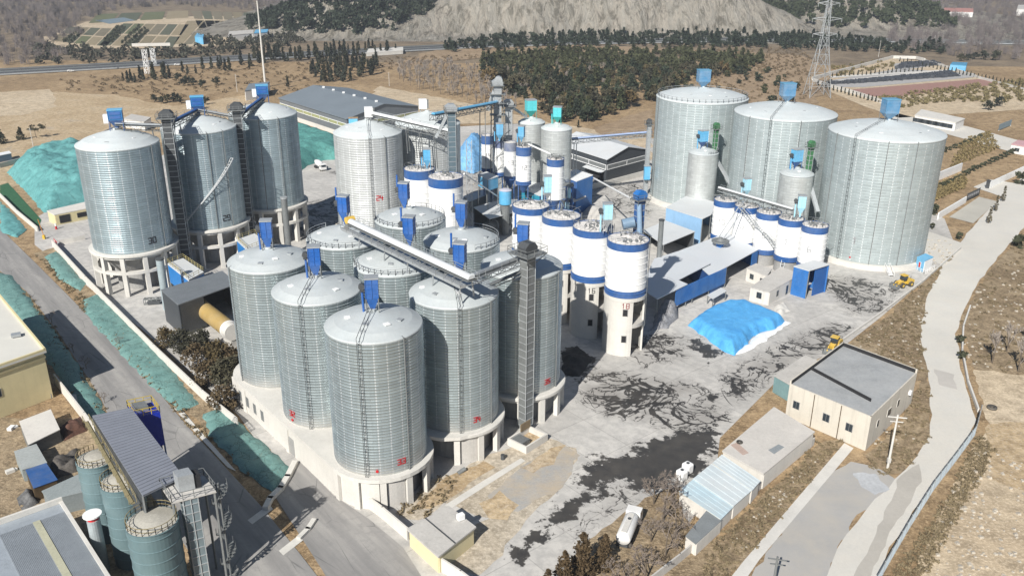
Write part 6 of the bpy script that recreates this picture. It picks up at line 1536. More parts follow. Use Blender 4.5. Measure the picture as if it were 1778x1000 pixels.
def in_px(poly, n, seed, mind=2.0, depth=True):
    "n places spread over a surveyed outline, nearest first"
    rr = random.Random(seed); w = [(q.x, q.y) for q in pxpoly(poly)]
    x0, x1 = min(p[0] for p in w), max(p[0] for p in w); y0, y1 = min(p[1] for p in w), max(p[1] for p in w)
    out = []; tries = 0; cell = {}
    while len(out) < n and tries < n*60:
        tries += 1
        x, y = rr.uniform(x0, x1), rr.uniform(y0, y1)
        if not inside(np.array([(x, y)]), w)[0]: continue
        k = (int(x//mind), int(y//mind)); bad = False
        for i in (-1, 0, 1):
            for j in (-1, 0, 1):
                for (a, b) in cell.get((k[0]+i, k[1]+j), ()):
                    if (a-x)**2+(b-y)**2 < mind*mind: bad = True
        if bad: continue
        cell.setdefault(k, []).append((x, y)); out.append((x, y))
    out.sort(key=lambda p: p[1]); return out
def mass(name, tmpl, places, mat, label, cat, seed=1, smin=.7, smax=1.25, zf=None):
    "a wood that reads as one mass: one mesh"
    rr = random.Random(seed); V_, F_ = [], []; off = 0
    T = [(np.array(m.v, dtype=float), m.f) for m in tmpl]
    for (x, y) in places:
        tv, tf = T[rr.randrange(len(T))]; a = rr.uniform(0, 6.28); s = rr.uniform(smin, smax); c, sn = math.cos(a)*s, math.sin(a)*s
        z = zf(x, y) if zf else 0.0
        v = np.column_stack((tv[:, 0]*c-tv[:, 1]*sn+x, tv[:, 0]*sn+tv[:, 1]*c+y, tv[:, 2]*s+z)); V_.append(v)
        F_ += [tuple(i+off for i in f) for f in tf]; off += len(tv)
    me = bpy.data.meshes.new(name); me.from_pydata([tuple(p) for p in np.concatenate(V_)], [], F_); me.materials.append(mat); me.update()
    o = bpy.data.objects.new(name, me); COL.objects.link(o); return tag(o, label, cat, None, 'stuff')

rt = random.Random(5)
# pines of the wood behind the works: three shapes, 290 nearest one by one
P1 = Proto(tree_proto('pine_tree', 'dark pine in the wood behind the works, dense and pointed', 'pine tree', crown_conifer(1, 8.5, 2.9, 8, 32, 1.25), trunk_mb(7.5, .2, 1), m_pine))
P2 = Proto(tree_proto('pine_tree', 'olive green pine in the wood behind the works, broad and open', 'pine tree', crown_round(2, 7.5, 3.3, 15, 17, 1.3), trunk_mb(6.5, .2, 2), m_pine_o))
P3 = Proto(tree_proto('pine_tree', 'dark low pine in the wood behind the works, rounded and bushy', 'pine tree', crown_round(3, 6.0, 2.8, 13, 17, 1.2, .15), trunk_mb(5, .18, 3), m_pine))
LP = ('dark pine in the wood behind the works, dense and pointed', 'olive green pine in the wood behind the works, broad and open', 'dark low pine in the wood behind the works, rounded and bushy')
FOREST = [(835,104),(980,92),(1180,93),(1330,104),(1300,128),(1200,140),(1150,175),(1125,180),(1075,200),(1040,208),(1010,218),(960,214),(915,180),(870,160),(838,140)]
pl = in_px(FOREST, 620, 3, 4.3)
for i, (x, y) in enumerate(pl[:285]):
    k = rt.choice((0, 0, 1, 1, 2)); (P1, P2, P3)[k]((x, y, -.1), rt.choice((rt.uniform(.55, .9), rt.uniform(.85, 1.2), rt.uniform(1.1, 1.5))), rt.uniform(0, 6.28), LP[k], 'pines of the wood behind the works')
lo1, lo2 = crown_conifer(11, 8, 2.8, 6, 18, 1.7), crown_round(12, 7, 3.1, 9, 10, 1.8)
mass('pine_wood', [lo1, lo2], pl[285:], m_pine, 'far part of the dark pine wood behind the works', 'pine wood')
for i, (x, y) in enumerate(in_px([(1180,115),(1250,108),(1380,112),(1400,135),(1370,200),(1310,175),(1280,190),(1180,150)], 46, 9, 8)):
    P3((x, y, 0), rt.uniform(.4, .85), rt.uniform(0, 6.28), 'low bushy pine scattered on the tan slope left of the pylon', 'scattered pines on the tan slope')
# pine belt below the quarry, woods on the hills
mass('pine_belt', [lo1, lo2], in_px([(770,82),(880,66),(1130,60),(1420,66),(1640,84),(1640,96),(1420,88),(1260,84),(1100,82),(880,86),(770,92)], 420, 4, 5), m_pine, 'belt of dark pines along the foot of the pale quarry slope', 'pine belt')
def inrect(x0, x1, y0, y1, n, seed, f):
    rr = random.Random(seed); o = []
    while len(o) < n:
        x, y = rr.uniform(x0, x1), rr.uniform(y0, y1)
        if f(x, y, rr): o.append((x, y))
    return o
mass('hill_wood', [crown_round(14, 10, 4.6, 9, 9, 2.6), crown_conifer(15, 11, 4.0, 6, 16, 2.4)], inrect(-300, -85, 872, 1080, 620, 1, lambda x, y, r: 46*math.exp(-((x+175)/72)**2)*smooth(872, 985, y) > 2.5+4*r.random() and not (x > -118+.35*(y-905) and y > 905)), m_pine, 'dark wooded hill left of the pale quarry slope', 'wooded hill', zf=hill_z)
mass('hill_wood', [crown_round(14, 10, 4.6, 9, 9, 2.6), crown_conifer(15, 11, 4.0, 6, 16, 2.4)], inrect(255, 500, 975, 1290, 950, 2, lambda x, y, r: (y > 1010+ (340-x)*1.0 if x < 340 else y > 990+r.random()*30) and hill_z(x, y) > 1.5), m_pine, 'dark wooded hill right of the pale quarry slope, behind the pylon', 'wooded hill', zf=hill_z)
# dark conifers on both sides of the highway
C1 = Proto(tree_proto('cypress_tree', 'dark narrow conifer', 'conifer', crown_conifer(21, 8, 1.7, 9, 22, 1.0, .05, .1), trunk_mb(5, .15, 4), m_cyp))
for (poly, n, sd, lab, grp, mn) in (([(440,98),(560,92),(650,86),(690,90),(690,98),(560,104),(445,112)], 62, 31, 'dark narrow conifer in the dense row along the highway, above the grey warehouse', 'conifers along the highway', 3.0),
   ([(540,108),(580,106),(660,112),(668,122),(640,140),(560,146),(536,130)], 60, 32, 'dark narrow conifer in the grove just behind the grey warehouse', 'conifer grove behind the grey warehouse', 2.6),
   ([(210,140),(270,132),(410,112),(440,106),(440,122),(330,130),(215,150)], 26, 33, 'dark small conifer on the bank below the highway, left half', 'small conifers below the highway', 4.0)):
    for (x, y) in in_px(poly, n, sd, mn): C1((x, y, 0), rt.uniform(.7, 1.5), rt.uniform(0, 6.28), lab, grp)
for (px, py, s, lab) in ((500,152,.9,'lone dark conifer left of the grey warehouse roof'), (672,90,1.2,'tall dark conifer in front of the white highway wall'), (1004,222,.5,'small rusty conifer at the near edge of the pine wood')):
    C1(G(px, py), s, 1, lab)
B1 = Proto(tree_proto('evergreen_bush', 'dark bush', 'bush', crown_round(41, 4.2, 2.5, 12, 20, .8, .08), trunk_mb(2, .15, 5), m_cyp))
for (px, py, s) in ((268,178,1.0),(280,180,.9),(292,178,1.1),(305,177,1.15),(312,180,.9),(345,190,1.2),(358,182,1.0)): B1(G(px, py), s, rt.uniform(0, 6), 'dark round evergreen in the clump above the silo painted 30', 'evergreen clump above the left silos')
for (px, py) in ((310,140),(325,145),(318,150),(335,148),(352,152),(375,148)): B1(G(px, py), 1.1, rt.uniform(0, 6), 'dark round evergreen in the clump just below the highway', 'evergreen clump below the highway')
D1 = Proto(tree_proto('teardrop_cypress', 'black green teardrop cypress at the left edge, larger and nearer the edge', 'cypress', crown_conifer(43, 6.2, 2.4, 10, 60, .6, .02, .05, .08), trunk_mb(2, .15, 6), m_cyp))
D1(G(4, 250), 1.1, 0, 'black green teardrop cypress at the left edge, larger and nearer the edge'); D1(G(37, 243), 1.0, 2, 'black green teardrop cypress second from the left edge, beside the flat topped pine')
tree_o = tree_proto('umbrella_pine', 'flat topped pine on the bare field above the teal heap', 'pine tree', crown_round(45, 6.5, 3.6, 12, 22, .8, .62, .4), trunk_mb(5.5, .18, 7, .08), m_pine_o); tree_o.location = G(64, 240)
# bare trees
tr, br = bare_mb(51, 10, .22, 4, .42, .9, .085, 4); N1 = Proto(tree_proto('bare_tree', 'grey leafless tree', 'bare tree', br, tr, M('grey_twigs', (.26, .225, .195), .9, 0, .2), None, crownname='branches'))
for (x, y) in in_px([(690,118),(760,112),(830,128),(850,150),(900,185),(860,190),(790,170),(730,160),(690,140)], 150, 52, 2.4): N1((x, y, 0), rt.uniform(.6, 1.05), rt.uniform(0, 6), 'grey leafless tree in the thicket left of the pine wood', 'leafless trees left of the pine wood')
for (x, y) in in_px([(850,120),(1100,110),(1120,170),(960,200),(880,165)], 22, 53, 8): N1((x, y, 0), rt.uniform(.7, 1.0), rt.uniform(0, 6), 'grey leafless tree standing among the pines of the wood', 'leafless trees among the pines')
for (px, py, s) in ((1722,630,1.05),(1748,610,.95),(1768,645,1.1),(1785,600,1.0)): N1(G(px, py), s*.9, rt.uniform(0, 6), 'pale thin leafless tree on the rough slope at the right edge', 'thin leafless trees at the right edge')
sticks = []
for sd in (61, 62, 63):
    rr = random.Random(sd); mb = MB()
    for k in range(34):
        a, q = rr.uniform(0, 6.28), rr.uniform(0, 3.5); p = Vector((math.cos(a)*q, math.sin(a)*q, 0)); h = rr.uniform(4, 10); d = Vector((rr.uniform(-.25, .25), rr.uniform(-.25, .25), 1))
        mb.add([p+Vector((-.16, 0, h*.1)), p+Vector((.16, 0, h*.1)), p+d*h], [(0, 1, 2)])
        for j in range(2):
            b_ = p+d*h*rr.uniform(.4, .8); e = rnd_unit(rr)*h*.3; e.z = abs(e.z); mb.add([b_+Vector((0, 0, -.12)), b_+Vector((.1, .1, .12)), b_+e], [(0, 1, 2)])
    sticks.append(mb)
m_bw = M('bare_wood', (.15, .128, .122), .95, 0, .2, .02, .4)
mass('bare_wood', sticks, in_px([(-150,-6),(330,-8),(520,-6),(500,30),(430,18),(300,10),(200,20),(130,40),(150,60),(90,75),(120,100),(60,112),(-150,125)], 1300, 64, 5), m_bw, 'grey leafless wood beyond the highway at the top left', 'leafless wood')
mass('bare_wood', sticks, in_px([(1480,-6),(1950,-8),(1950,108),(1700,105),(1560,84),(1520,60)], 1500, 65, 5), m_bw, 'grey leafless wood beyond the cemetery at the top right', 'leafless wood')
mass('dry_scrub', [crown_round(66, 1.6, 1.8, 6, 10, .7, .1), crown_round(67, 1.1, 1.3, 5, 9, .6, .1)], in_px([(100,140),(430,112),(690,100),(690,120),(540,150),(480,175),(430,160),(300,170),(110,160)], 260, 68, 5)+in_px([(690,100),(1380,84),(1420,108),(1340,128),(1180,92),(840,100),(700,116)], 330, 69, 6)+in_px([(1190,112),(1400,112),(1410,160),(1360,215),(1290,200)], 220, 70, 5), M('dry_scrub', (.17, .125, .075), .95, 0, .4), 'brown dry scrub on the open ground behind the works', 'scrub')
mass('dry_weeds', [crown_round(71, .8, .9, 4, 12, .3, .05), crown_round(72, .55, .7, 4, 10, .26, .05)], in_px([(1380,690),(1460,605),(1540,550),(1610,485),(1680,425),(1645,447),(1612,510),(1600,580),(1612,660),(1616,755),(1570,820),(1520,830),(1500,790),(1560,740),(1600,660),(1594,640),(1465,592)], 230, 73, 1.0)+in_px([(1697,500),(1740,445),(1800,385),(1900,380),(1950,640),(1800,660),(1690,640),(1668,560)], 300, 74, 1.0)+in_px([(1540,1010),(1640,880),(1700,760),(1725,780),(1660,900),(1580,1040)], 330, 75, .6)+in_px([(1190,1060),(1240,940),(1330,860),(1420,770),(1465,765),(1290,972),(1225,1060)], 150, 76, .8)+in_px([(60,440),(150,520),(230,595),(330,720),(420,815),(440,830),(330,745),(215,612),(150,545)], 160, 77, .8)+in_px([(45,507),(100,577),(175,692),(215,787),(245,830),(190,760),(100,640)], 90, 78, .8)+in_px([(690,890),(760,830),(800,815),(790,850),(740,900)], 30, 79, .8), m_straw, 'tufts of dry weeds on the rough verges', 'weeds')
# leafy trees beside the podium
H1 = Proto(tree_proto('leafy_tree', 'olive and brown leafy tree', 'tree', crown_round(81, 5.6, 3.0, 34, 38, .5, .1), trunk_mb(4, .18, 8), m_pine_o))
H2 = Proto(tree_proto('leafy_tree', 'brownish leafy tree', 'tree', crown_round(82, 5.2, 2.8, 32, 38, .48, .1), trunk_mb(4, .18, 9), M('brown_leaves', (.085, .06, .03), .85, 0, .45, .5, 1.5)))
for i, (px, py, s, k, lab) in enumerate(((290,602,.85,1,'first small olive tree below the charcoal kiln shed, by the white wall'),(318,612,1.0,1,'olive tree second along the white wall below the kiln shed'),(345,640,1.1,2,'brown tinged tree in the clump beside the white wall'),(352,612,1.0,1,'olive tree right under the corner of the kiln shed'),(378,640,1.15,1,'tall olive tree in the middle of the clump below the kiln'),(366,668,1.05,2,'brown tree at the clump edge next to the netted bank'),(398,672,1.2,1,'olive tree touching the podium wall under the back silo'),(390,712,1.0,2,'lowest brown tree of the clump, at the podium corner'),(402,640,1.0,2,'brown tree between the kiln drum and the podium'))):
    (H1 if k == 1 else H2)(G(px, py), s, rt.uniform(0, 6), lab, 'tree clump below the kiln shed')
K1 = Proto(tree_proto('rusty_conifer', 'rusty brown conifer', 'conifer', crown_conifer(85, 7.0, 2.1, 15, 95, .42, .03, .12), trunk_mb(4, .16, 10), m_rust))
for (px, py, s, lab) in ((978,1022,1.0,'leftmost rusty brown conifer at the bottom edge'),(1010,1000,1.15,'tallest rusty brown conifer beside the parked white tanker'),(1048,985,.9,'rusty brown conifer right behind the parked white tanker'),(950,1040,.8,'small rusty conifer cut by the bottom edge')): K1(G(px, py), s, rt.uniform(0, 6), lab)
tr, br = bare_mb(87, 9.5, .2, 5, .55, .6, .036, 4)
Q1 = Proto(tree_proto('leafless_tree', 'brown leafless tree', 'bare tree', br, tr, m_twig, None, crownname='branches'))
for (px, py, s, lab) in ((1150,905,1.0,'brown leafless tree between the white tanker and the blue roofed sheds'),(1172,935,.85,'brown leafless tree right beside the dark grey flat roof'),(1120,1010,.95,'brown leafless tree at the bottom edge below the white tanker'),(1135,875,.8,'brown leafless tree above the white tanker, at the edge of the black puddle'),(1165,870,.75,'brown leafless tree left of the two white plastic tanks'),(1155,965,.8,'brown leafless tree between the white tanker and the weathered grey wall'),(1130,940,.7,'small brown leafless tree close to the right side of the white tanker'),(1075,1045,.9,'brown leafless tree cut by the bottom edge, by the rusty conifers')): Q1(G(px, py), s, rt.uniform(0, 6), lab)
for (px, py, s) in ((208,600,.35),(150,640,.4),(128,612,.35),(90,560,.4),(182,700,.35)): Q1(G(px, py), s, rt.uniform(0, 6), 'small leafless sapling on the shaded verge of the left road', 'saplings on the left road verge')
# slender poplars and hedges of the memorial park
O1 = Proto(tree_proto('slender_poplar', 'slender grey brown poplar', 'poplar', crown_conifer(91, 5.5, .9, 9, 34, .42, .08, .4), trunk_mb(3, .12, 11), M('poplar_leaves', (.11, .095, .06), .9, 0, .4)))
for (px, py, lab) in ((1716,388,'nearest slender poplar beside the pale road'),(1728,367,'middle slender poplar beside the pale road'),(1741,350,'farthest slender poplar beside the pale road')): O1(G(px, py), 1.1, rt.uniform(0, 6), lab)
U1 = Proto(tree_proto('clipped_shrub', 'dark clipped shrub', 'shrub', crown_round(93, 1.7, 1.15, 9, 18, .5, .1), trunk_mb(.8, .08, 12), m_hedge))
def rowpx(a, b, n): return [(a[0]+(b[0]-a[0])*i/(n-1), a[1]+(b[1]-a[1])*i/(n-1)) for i in range(n)]
for (a, b, n, s, lab, g_) in (((1633,268),(1700,241),9,1.2,'dark clipped shrub in the row behind the white memorial wall','shrub row behind the white memorial wall'), ((1636,327),(1682,302),7,1.25,'dark clipped shrub in the row below the white memorial wall','shrub row below the white memorial wall'), ((1690,297),(1764,264),12,1.2,'dark clipped shrub in the row leading to the pink roofed booth','shrub row leading to the pink roofed booth')):
    for (px, py) in rowpx(a, b, n): U1(G(px, py), s*rt.uniform(.8, 1.1), rt.uniform(0, 6), lab, g_)
for (px, py, s, lab) in ((1612,374,1.6,'pair of dark shrubs by the near giant silo, left one'),(1621,372,1.9,'pair of dark shrubs by the near giant silo, right one'),(1618,397,1.0,'small dark shrub on the forecourt strip, by the giant silo'),(1664,415,1.2,'small dark shrub at the corner of the forecourt'),(1770,320,2.6,'big dark shrub at the right edge beside the white wall'),(1768,430,2.2,'dark shrub at the right edge above the rough slope')): U1(G(px, py), s, rt.uniform(0, 6), lab)
mass('nursery_rows', [crown_round(95, 1.6, 1.2, 6, 12, .6, .1)], [tuple(G(x, y).xy) for k in range(6) for (x, y) in rowpx((1655+k*3,290-k*8),(1728-k*2,258-k*5),13)]+[tuple(G(x, y).xy) for k in range(4) for (x, y) in rowpx((1618,348-k*6),(1672,326-k*6),18)], M('nursery_leaves', (.20, .155, .07), .9, 0, .4), 'rows of young yellow green bushes on the tan plots', 'bush rows')
mass('park_bushes', [crown_round(96, 2.0, 1.5, 6, 12, .8, .1)], in_px([(1500,172),(1640,155),(1778,140),(1850,150),(1850,180),(1640,178),(1560,190)], 300, 97, 2.5)+in_px([(1440,118),(1540,104),(1560,118),(1450,134)], 50, 98, 3), M('park_leaves', (.17, .14, .065), .9, 0, .4), 'yellow green bushes in bands below the memorial park', 'bushes')
C2 = C1
for (a, b, n) in (((1562,107),(1775,152),34), ((1420,150),(1520,178),16), ((1445,134),(1600,124),22)):
    for (px, py) in rowpx(a, b, n): C2(G(px, py+rt.uniform(-1, 1)), rt.uniform(.35, .5), rt.uniform(0, 6), 'tiny dark cypress in the rows round the memorial park', 'cypress rows of the memorial park')
for (px, py, s) in ((1668,106,1.0),(1680,105,.9),(1692,103,1.0),(1706,104,1.3),(1728,105,1.35),(1715,192,1.0),(1734,185,1.0)): B1(G(px, py), s*1.3, rt.uniform(0, 6), 'dark rounded tree on the far side of the memorial park', 'rounded trees beyond the memorial park')
# ================================================================ far background
m_asph = M('highway_asphalt', (.06, .064, .07), .85, 0, .1)
HW = [(-200,136),(0,127),(200,116),(440,101),(680,88),(820,81),(1000,75),(1300,70),(1560,72),(1950,78)]
hw = [G(*p) for p in HW]
def ribbon(pts, off0, off1):
    L, Rr = [], []
    for i, p in enumerate(pts):
        d = (pts[min(i+1, len(pts)-1)]-pts[max(i-1, 0)]).normalized(); n = Vector((-d.y, d.x, 0)); L.append(p+n*off1); Rr.append(p+n*off0)
    return Rr+L[::-1]
sheet('highway', ribbon(hw, -15, 15), .35, 30, m_asph)
for k, (o, lab) in enumerate(((-15.5, 'near pale guard rail of the highway'), (0, 'pale guard rail along the middle of the highway'), (15.5, 'far pale guard rail of the highway'))):
    gb = MB(); e = ribbon(hw, o-.35, o+.35); n = len(hw)
    for i in range(n-1):
        a, b = hw[i], hw[i+1]; d = (b-a).normalized(); q = Vector((-d.y, d.x, 0)); gb.obox(a+q*(o-.12)+UP*.35, b-a, q*.25, UP*.9)
    gb.build('guard_rail', m_galv_d if k != 0 else m_galv, None, False, lab, 'guard rail', 'guard rails of the highway', org=hw[0])
sheet('lane_marking', ribbon(hw[:7], -7.3, -7.05), .40, 40, m_white); sheet('lane_marking', ribbon(hw[:7], 7.05, 7.3), .40, 40, m_white)
# field patchwork
fcol = [(.075, .085, .05), (.20, .165, .10), (.11, .12, .055), (.26, .21, .13), (.09, .095, .06), (.17, .145, .095)]
fm = [M('field_soil_%s' % 'abcdef'[i] if False else 'field_soil', c, .95, 0, .2, .05, .4) for i, c in enumerate(fcol)]
rf_ = random.Random(3); cells = []
def quad_grid(q, nu, nv):
    A, B, C_, D_ = [Vector((p[0], p[1])) for p in q]
    for i in range(nu):
        for j in range(nv):
            f = lambda u, v: (A.lerp(B, u)).lerp(D_.lerp(C_, u), v)
            u0, u1 = (i+.05)/nu, (i+.93)/nu; v0, v1 = (j+.06)/nv, (j+.94)/nv
            yield [f(u0, v0), f(u1, v0), f(u1, v1), f(u0, v1)], i, j
sheet('field_ground', pxpoly([(70,66),(150,38),(350,28),(470,30),(420,78),(250,84),(100,84)]), -.10, 40, m_pale)
for q, nu, nv in (([(88,72),(185,82),(215,50),(120,46)], 5, 2), ([(170,80),(300,84),(330,42),(215,40)], 6, 2), ([(300,80),(345,80),(420,34),(325,34)], 3, 1), ([(345,50),(440,52),(440,22),(330,18)], 6, 2), ([(150,42),(330,32),(330,18),(170,24)], 4, 1)):
    for cell, i, j in quad_grid(q, nu, nv):
        sheet('field', pxpoly([tuple(c) for c in cell]), .02, 60, fm[rf_.randrange(6)])
hd = MB()
crop_pl = []
for (a, b) in (((182,72),(206,48)),((188,73),(212,48)),((194,74),(218,49)),((212,76),(242,48)),((222,77),(250,52)),((232,78),(258,54)),((112,74),(138,52)),((122,75),(146,54))):
    crop_pl += [tuple(G(x, y).xy) for (x, y) in rowpx(a, b, 16)]
mass('crop_rows', [crown_round(99, 2.2, 2.0, 5, 10, 1.2, .1)], crop_pl, m_hedge, 'dark green crop rows on the far left fields', 'crop rows')
m_pond = M('pond_water', (.10, .13, .16), .15, 0, .1); sheet('pond', pxpoly([(165,36),(215,31),(235,36),(190,42)]), .04, 40, m_pond)
mass('field_trees', [crown_round(101, 5, 3.2, 8, 9, 1.8, .1)], in_px([(60,78),(160,88),(250,88),(330,84),(420,80),(430,95),(250,108),(60,118)], 90, 102, 7)+in_px([(330,70),(440,70),(520,60),(530,78),(440,90)], 50, 103, 7), M('far_trees', (.055, .055, .038), .9, 0, .4), 'dark trees scattered between the far fields and the highway', 'scattered trees')
# gantry sign over the highway
g0 = G(258, 130); t = thing('sign_gantry', 'white lattice gantry with a long top board beside the highway', 'gantry', g0)
p1, p2 = G(256, 128), G(268, 113)
for p in (p1, p2):
    zt_ = ztop(p.x, p.y, 86 if p is p1 else 84); MB().lattice(p, p+UP*zt_, 2.6, .24, 6).build('post', m_white, t)
zb_ = ztop(p1.x, p1.y, 82); MB().obox(Vector((p1.x-9, p1.y+2, zb_)), (25, 6, 0), (-.4, 1.2, 0), UP*2.0).build('board', m_conc_w, t)
# cars
def car(label, p, rz, col):
    t = thing('parked_car' if False else 'car', label, 'car', p); u = Vector((math.cos(rz), math.sin(rz), 0)); q = Vector((-u.y, u.x, 0))
    b = MB(); pr = [(-2.2, .35), (2.2, .35), (2.25, .8), (1.3, .95), (.6, 1.45), (-1.3, 1.45), (-2.1, .95)]; n = len(pr)
    vs = [p+u*a-q*.9+UP*z for a, z in pr]+[p+u*a+q*.9+UP*z for a, z in pr]
    b.add(vs, [tuple(range(n)), tuple(range(2*n-1, n-1, -1))]+[(i, n+i, n+(i+1) % n, (i+1) % n) for i in range(n)]); b.build('body', col, t)
    w = MB(); w.obox(p-u*1.2-q*.92+UP*1.0, u*1.7, q*1.84, UP*.38); w.build('window', m_glass, t)
    for a in (-1.4, 1.4):
        for s_ in (-.85, .85): MB().cyl(p+u*a+q*(s_-.1)+UP*.35, p+u*a+q*(s_+.1)+UP*.35, .35, .35, 10).build('wheel', m_tyre, t)
    t.scale = (1.6, 1.6, 1.6) if False else (1, 1, 1); return t
for (px, py, lab) in ((123, 126, 'white car driving on the highway, at the left'), (308, 115, 'white car driving on the highway, right of the gantry')):
    p = G(px, py); p.z = .42; o = car(lab, p, math.atan2(hw[2].y-hw[1].y, hw[2].x-hw[1].x), m_vehw)
    for c in list(o.children): c.location.z = 0
# mast and pylon
p = G(461, 152); zt_ = ztop(p.x-1, p.y, -6); t = thing('mast_pole', 'tall white tapering mast rising above the blue filter of the farthest left silo', 'mast', p)
MB().cyl(p, p+UP*zt_, .75, .35, 14).build('pole', m_conc_w, t)
MB().cyl(p+UP*(zt_-2), p+UP*(zt_+1), 1.2, 1.2, 14).build('antenna_ring', m_white, t)
p = G(1418, 168); hp_ = 62.0; t = thing('power_pylon', 'grey lattice power pylon standing behind the middle giant silo', 'pylon', p)
tb = MB(); lv = [(0, 6.6), (14, 4.9), (26, 3.2), (36, 2.0), (46, 1.5), (56, 1.1), (62, .4)]
for (z0, r0), (z1, r1) in zip(lv[:-1], lv[1:]):
    c0 = [p+Vector((sx*r0, sy*r0, z0)) for sx, sy in ((-1,-1),(1,-1),(1,1),(-1,1))]; c1 = [p+Vector((sx*r1, sy*r1, z1)) for sx, sy in ((-1,-1),(1,-1),(1,1),(-1,1))]
    for j in range(4):
        tb.bar(c0[j], c1[j], .30); k = (j+1) % 4; tb.bar(c0[j], c1[k], .17); tb.bar(c0[k], c1[j], .17); tb.bar(c1[j], c1[k], .17)
        md = c0[j].lerp(c1[j], .5), c0[k].lerp(c1[k], .5); tb.bar(md[0], md[1], .15)
tb.build('tower', M('pylon_grey', (.34, .36, .37), .6, .2), t)
for z, L in ((38, 7.5), (47, 9.0), (56, 6.5)):
    ab = MB()
    for s_ in (-1, 1):
        for y_ in (-1, 1): ab.bar(p+Vector((s_*1.2, y_*1.2, z-1.2)), p+Vector((s_*L, 0, z)), .28); ab.bar(p+Vector((s_*1.2, y_*1.2, z+.8)), p+Vector((s_*L, 0, z)), .28)
        for f in (.35, .65): ab.bar(p+Vector((s_*L*f, 0, z-.7)), p+Vector((s_*L*f, 0, z+.6)), .2)
        ab.bar(p+Vector((s_*L, 0, z)), p+Vector((s_*L, 0, z-2.2)), .24)
    ab.build('cross_arm', m_galv, t)
for (px, py, h, lab) in ((676,150,9,'thin pole on the pale track right of the grey warehouse'), (58,256,9,'thin leaning pole in front of the flat topped pine'), (412,160,11,'thin pole left of the tall white mast'), (1620,85,12,'slim pole in front of the leafless wood at the top right'), (1525,100,14,'slim pole right of the power pylon')):
    p = G(px, py); t = thing('utility_pole', lab, 'pole', p); MB().cyl(p, p+UP*h, .16, .11, 8).build('shaft', m_conc_w, t); MB().bar(p+Vector((-1, 0, h-.8)), p+Vector((1, 0, h-.8)), .12).build('cross_arm', m_galv_d, t)
# memorial park
patch('park_ground', [(1420,150),(1450,132),(1548,102),(1600,106),(1680,130),(1790,160),(1790,190),(1560,205),(1500,185)], m_pale, .03, 6, .6, 60, 14)
sheet('park_plot', pxpoly([(1430,148),(1445,140),(1560,120),(1690,128),(1700,134),(1500,152),(1455,152)]), .12, 20, M('stone_plot', (.36, .35, .34), .9, 0, .2))
sheet('park_plot', pxpoly([(1545,112),(1600,106),(1640,112),(1570,122)]), .12, 20, M('stone_plot', (.36, .35, .34), .9, 0, .2))
sheet('park_red_plot', pxpoly([(1480,156),(1700,138),(1742,146),(1560,168),(1500,168)]), .12, 20, M('red_paving', (.30, .17, .14), .9, 0, .15))
sheet('park_path', pxpoly([(1455,140),(1660,120),(1664,123),(1458,143)]), .16, 20, m_conc_w); sheet('park_path', pxpoly([(1440,133),(1640,122),(1640,124),(1445,136)]), .17, 20, m_conc_w)
stone = MB(); stone.box((0, 0, 0), 1.3, .5, 1.2); stone.box((0, -.9, 0), 1.1, 1.3, .35)
st_pl = []
for k in range(7):
    for (x, y) in rowpx((1436+k*10, 147.5+k*.35-k*.9), (1650-k*2+k*4, 126.5+k*1.1), 62): st_pl.append(tuple(G(x, y).xy))
for k in range(4):
    for (x, y) in rowpx((1556+k*3, 120-k*2.6), (1632-k*4, 113-k*1.4), 24): st_pl.append(tuple(G(x, y).xy))
o = mass('grave_stones', [stone], st_pl, M('dark_granite', (.055, .06, .07), .5, 0, .3), 'rows of small dark grave stones in the memorial park', 'grave stones', smin=1.3, smax=1.8)
wall_run('park_wall', 'pale winding wall along the upper left edge of the memorial park', [(1410,140),(1440,131),(1480,121),(1510,113),(1550,102),(1590,103),(1605,107)], 2.4, .9, m_conc_w)
wall_run('park_wall', 'pale stepped wall along the lower left edge of the memorial park', [(1412,142),(1440,152),(1490,166),(1530,180)], 2.2, .8, m_conc_w)
wall_run('park_wall', 'pale curved wall along the right edge of the memorial park', [(1605,107),(1650,120),(1700,137),(1778,158)], 1.6, .8, m_conc_w)
lean('park_pavilion', 'small bright blue pavilion at the far corner of the memorial park', 'pavilion', [(1650,112),(1678,114),(1680,109),(1654,108)], 4.5, .4, M('pavilion_blue', (.07, .26, .42), .5), m_lblue, ((0,1,0,None),(1,2,0,None),(0,3,0,None)), group=None)
zl = 4.5
t = lean('park_hall', 'long low white hall with many windows behind the nearest giant silo', 'hall', [(1588,200),(1660,213),(1676,206),(1600,190)], zl, .5, m_conc_w, m_vehw, ((0,1,0,None),(1,2,0,None),(2,3,0,None),(3,0,0,None)), inset=.4)
a, b = G(1588, 200, zl), G(1660, 213, zl)
for f in (.1, .28, .46, .64, .82): window_on(t, a, b, 1.0, 6.0, 2.2, f)
p = G(1770, 262); t = lean('pink_booth', 'small white booth with a pink edged roof at the right edge', 'booth', [(1756,250),(1790,256),(1800,248),(1768,243)], 4.2, .4, M('pink_roof', (.52, .32, .33), .7), m_vehw, ((0,1,0,None),(1,2,0,None),(3,0,0,None)))
window_on(t, G(1756, 250, 4.2), G(1790, 256, 4.2), 1.2, 2.2, 1.6, .35)
t = thing('sign_board', 'long slate blue sign board beside the memorial park drive', 'sign board', G(1733, 228)); a, b = G(1733, 228), G(1755, 219); MB().obox(a+UP*.4, b-a, (.2, .4, 0), UP*3.0).build('panel', M('slate_board', (.20, .27, .31), .6), t)
for (f, w) in ((0.02, .4), (.95, .4)): MB().obox(a+(b-a)*f, (.4, 0, 0), (0, .4, 0), UP*.5).build('foot', m_conc, t)
wall_run('memorial_wall', 'blank white memorial wall among the tan plots right of the giant silo', [(1627,314),(1668,297)], 3.4, .5, m_white)
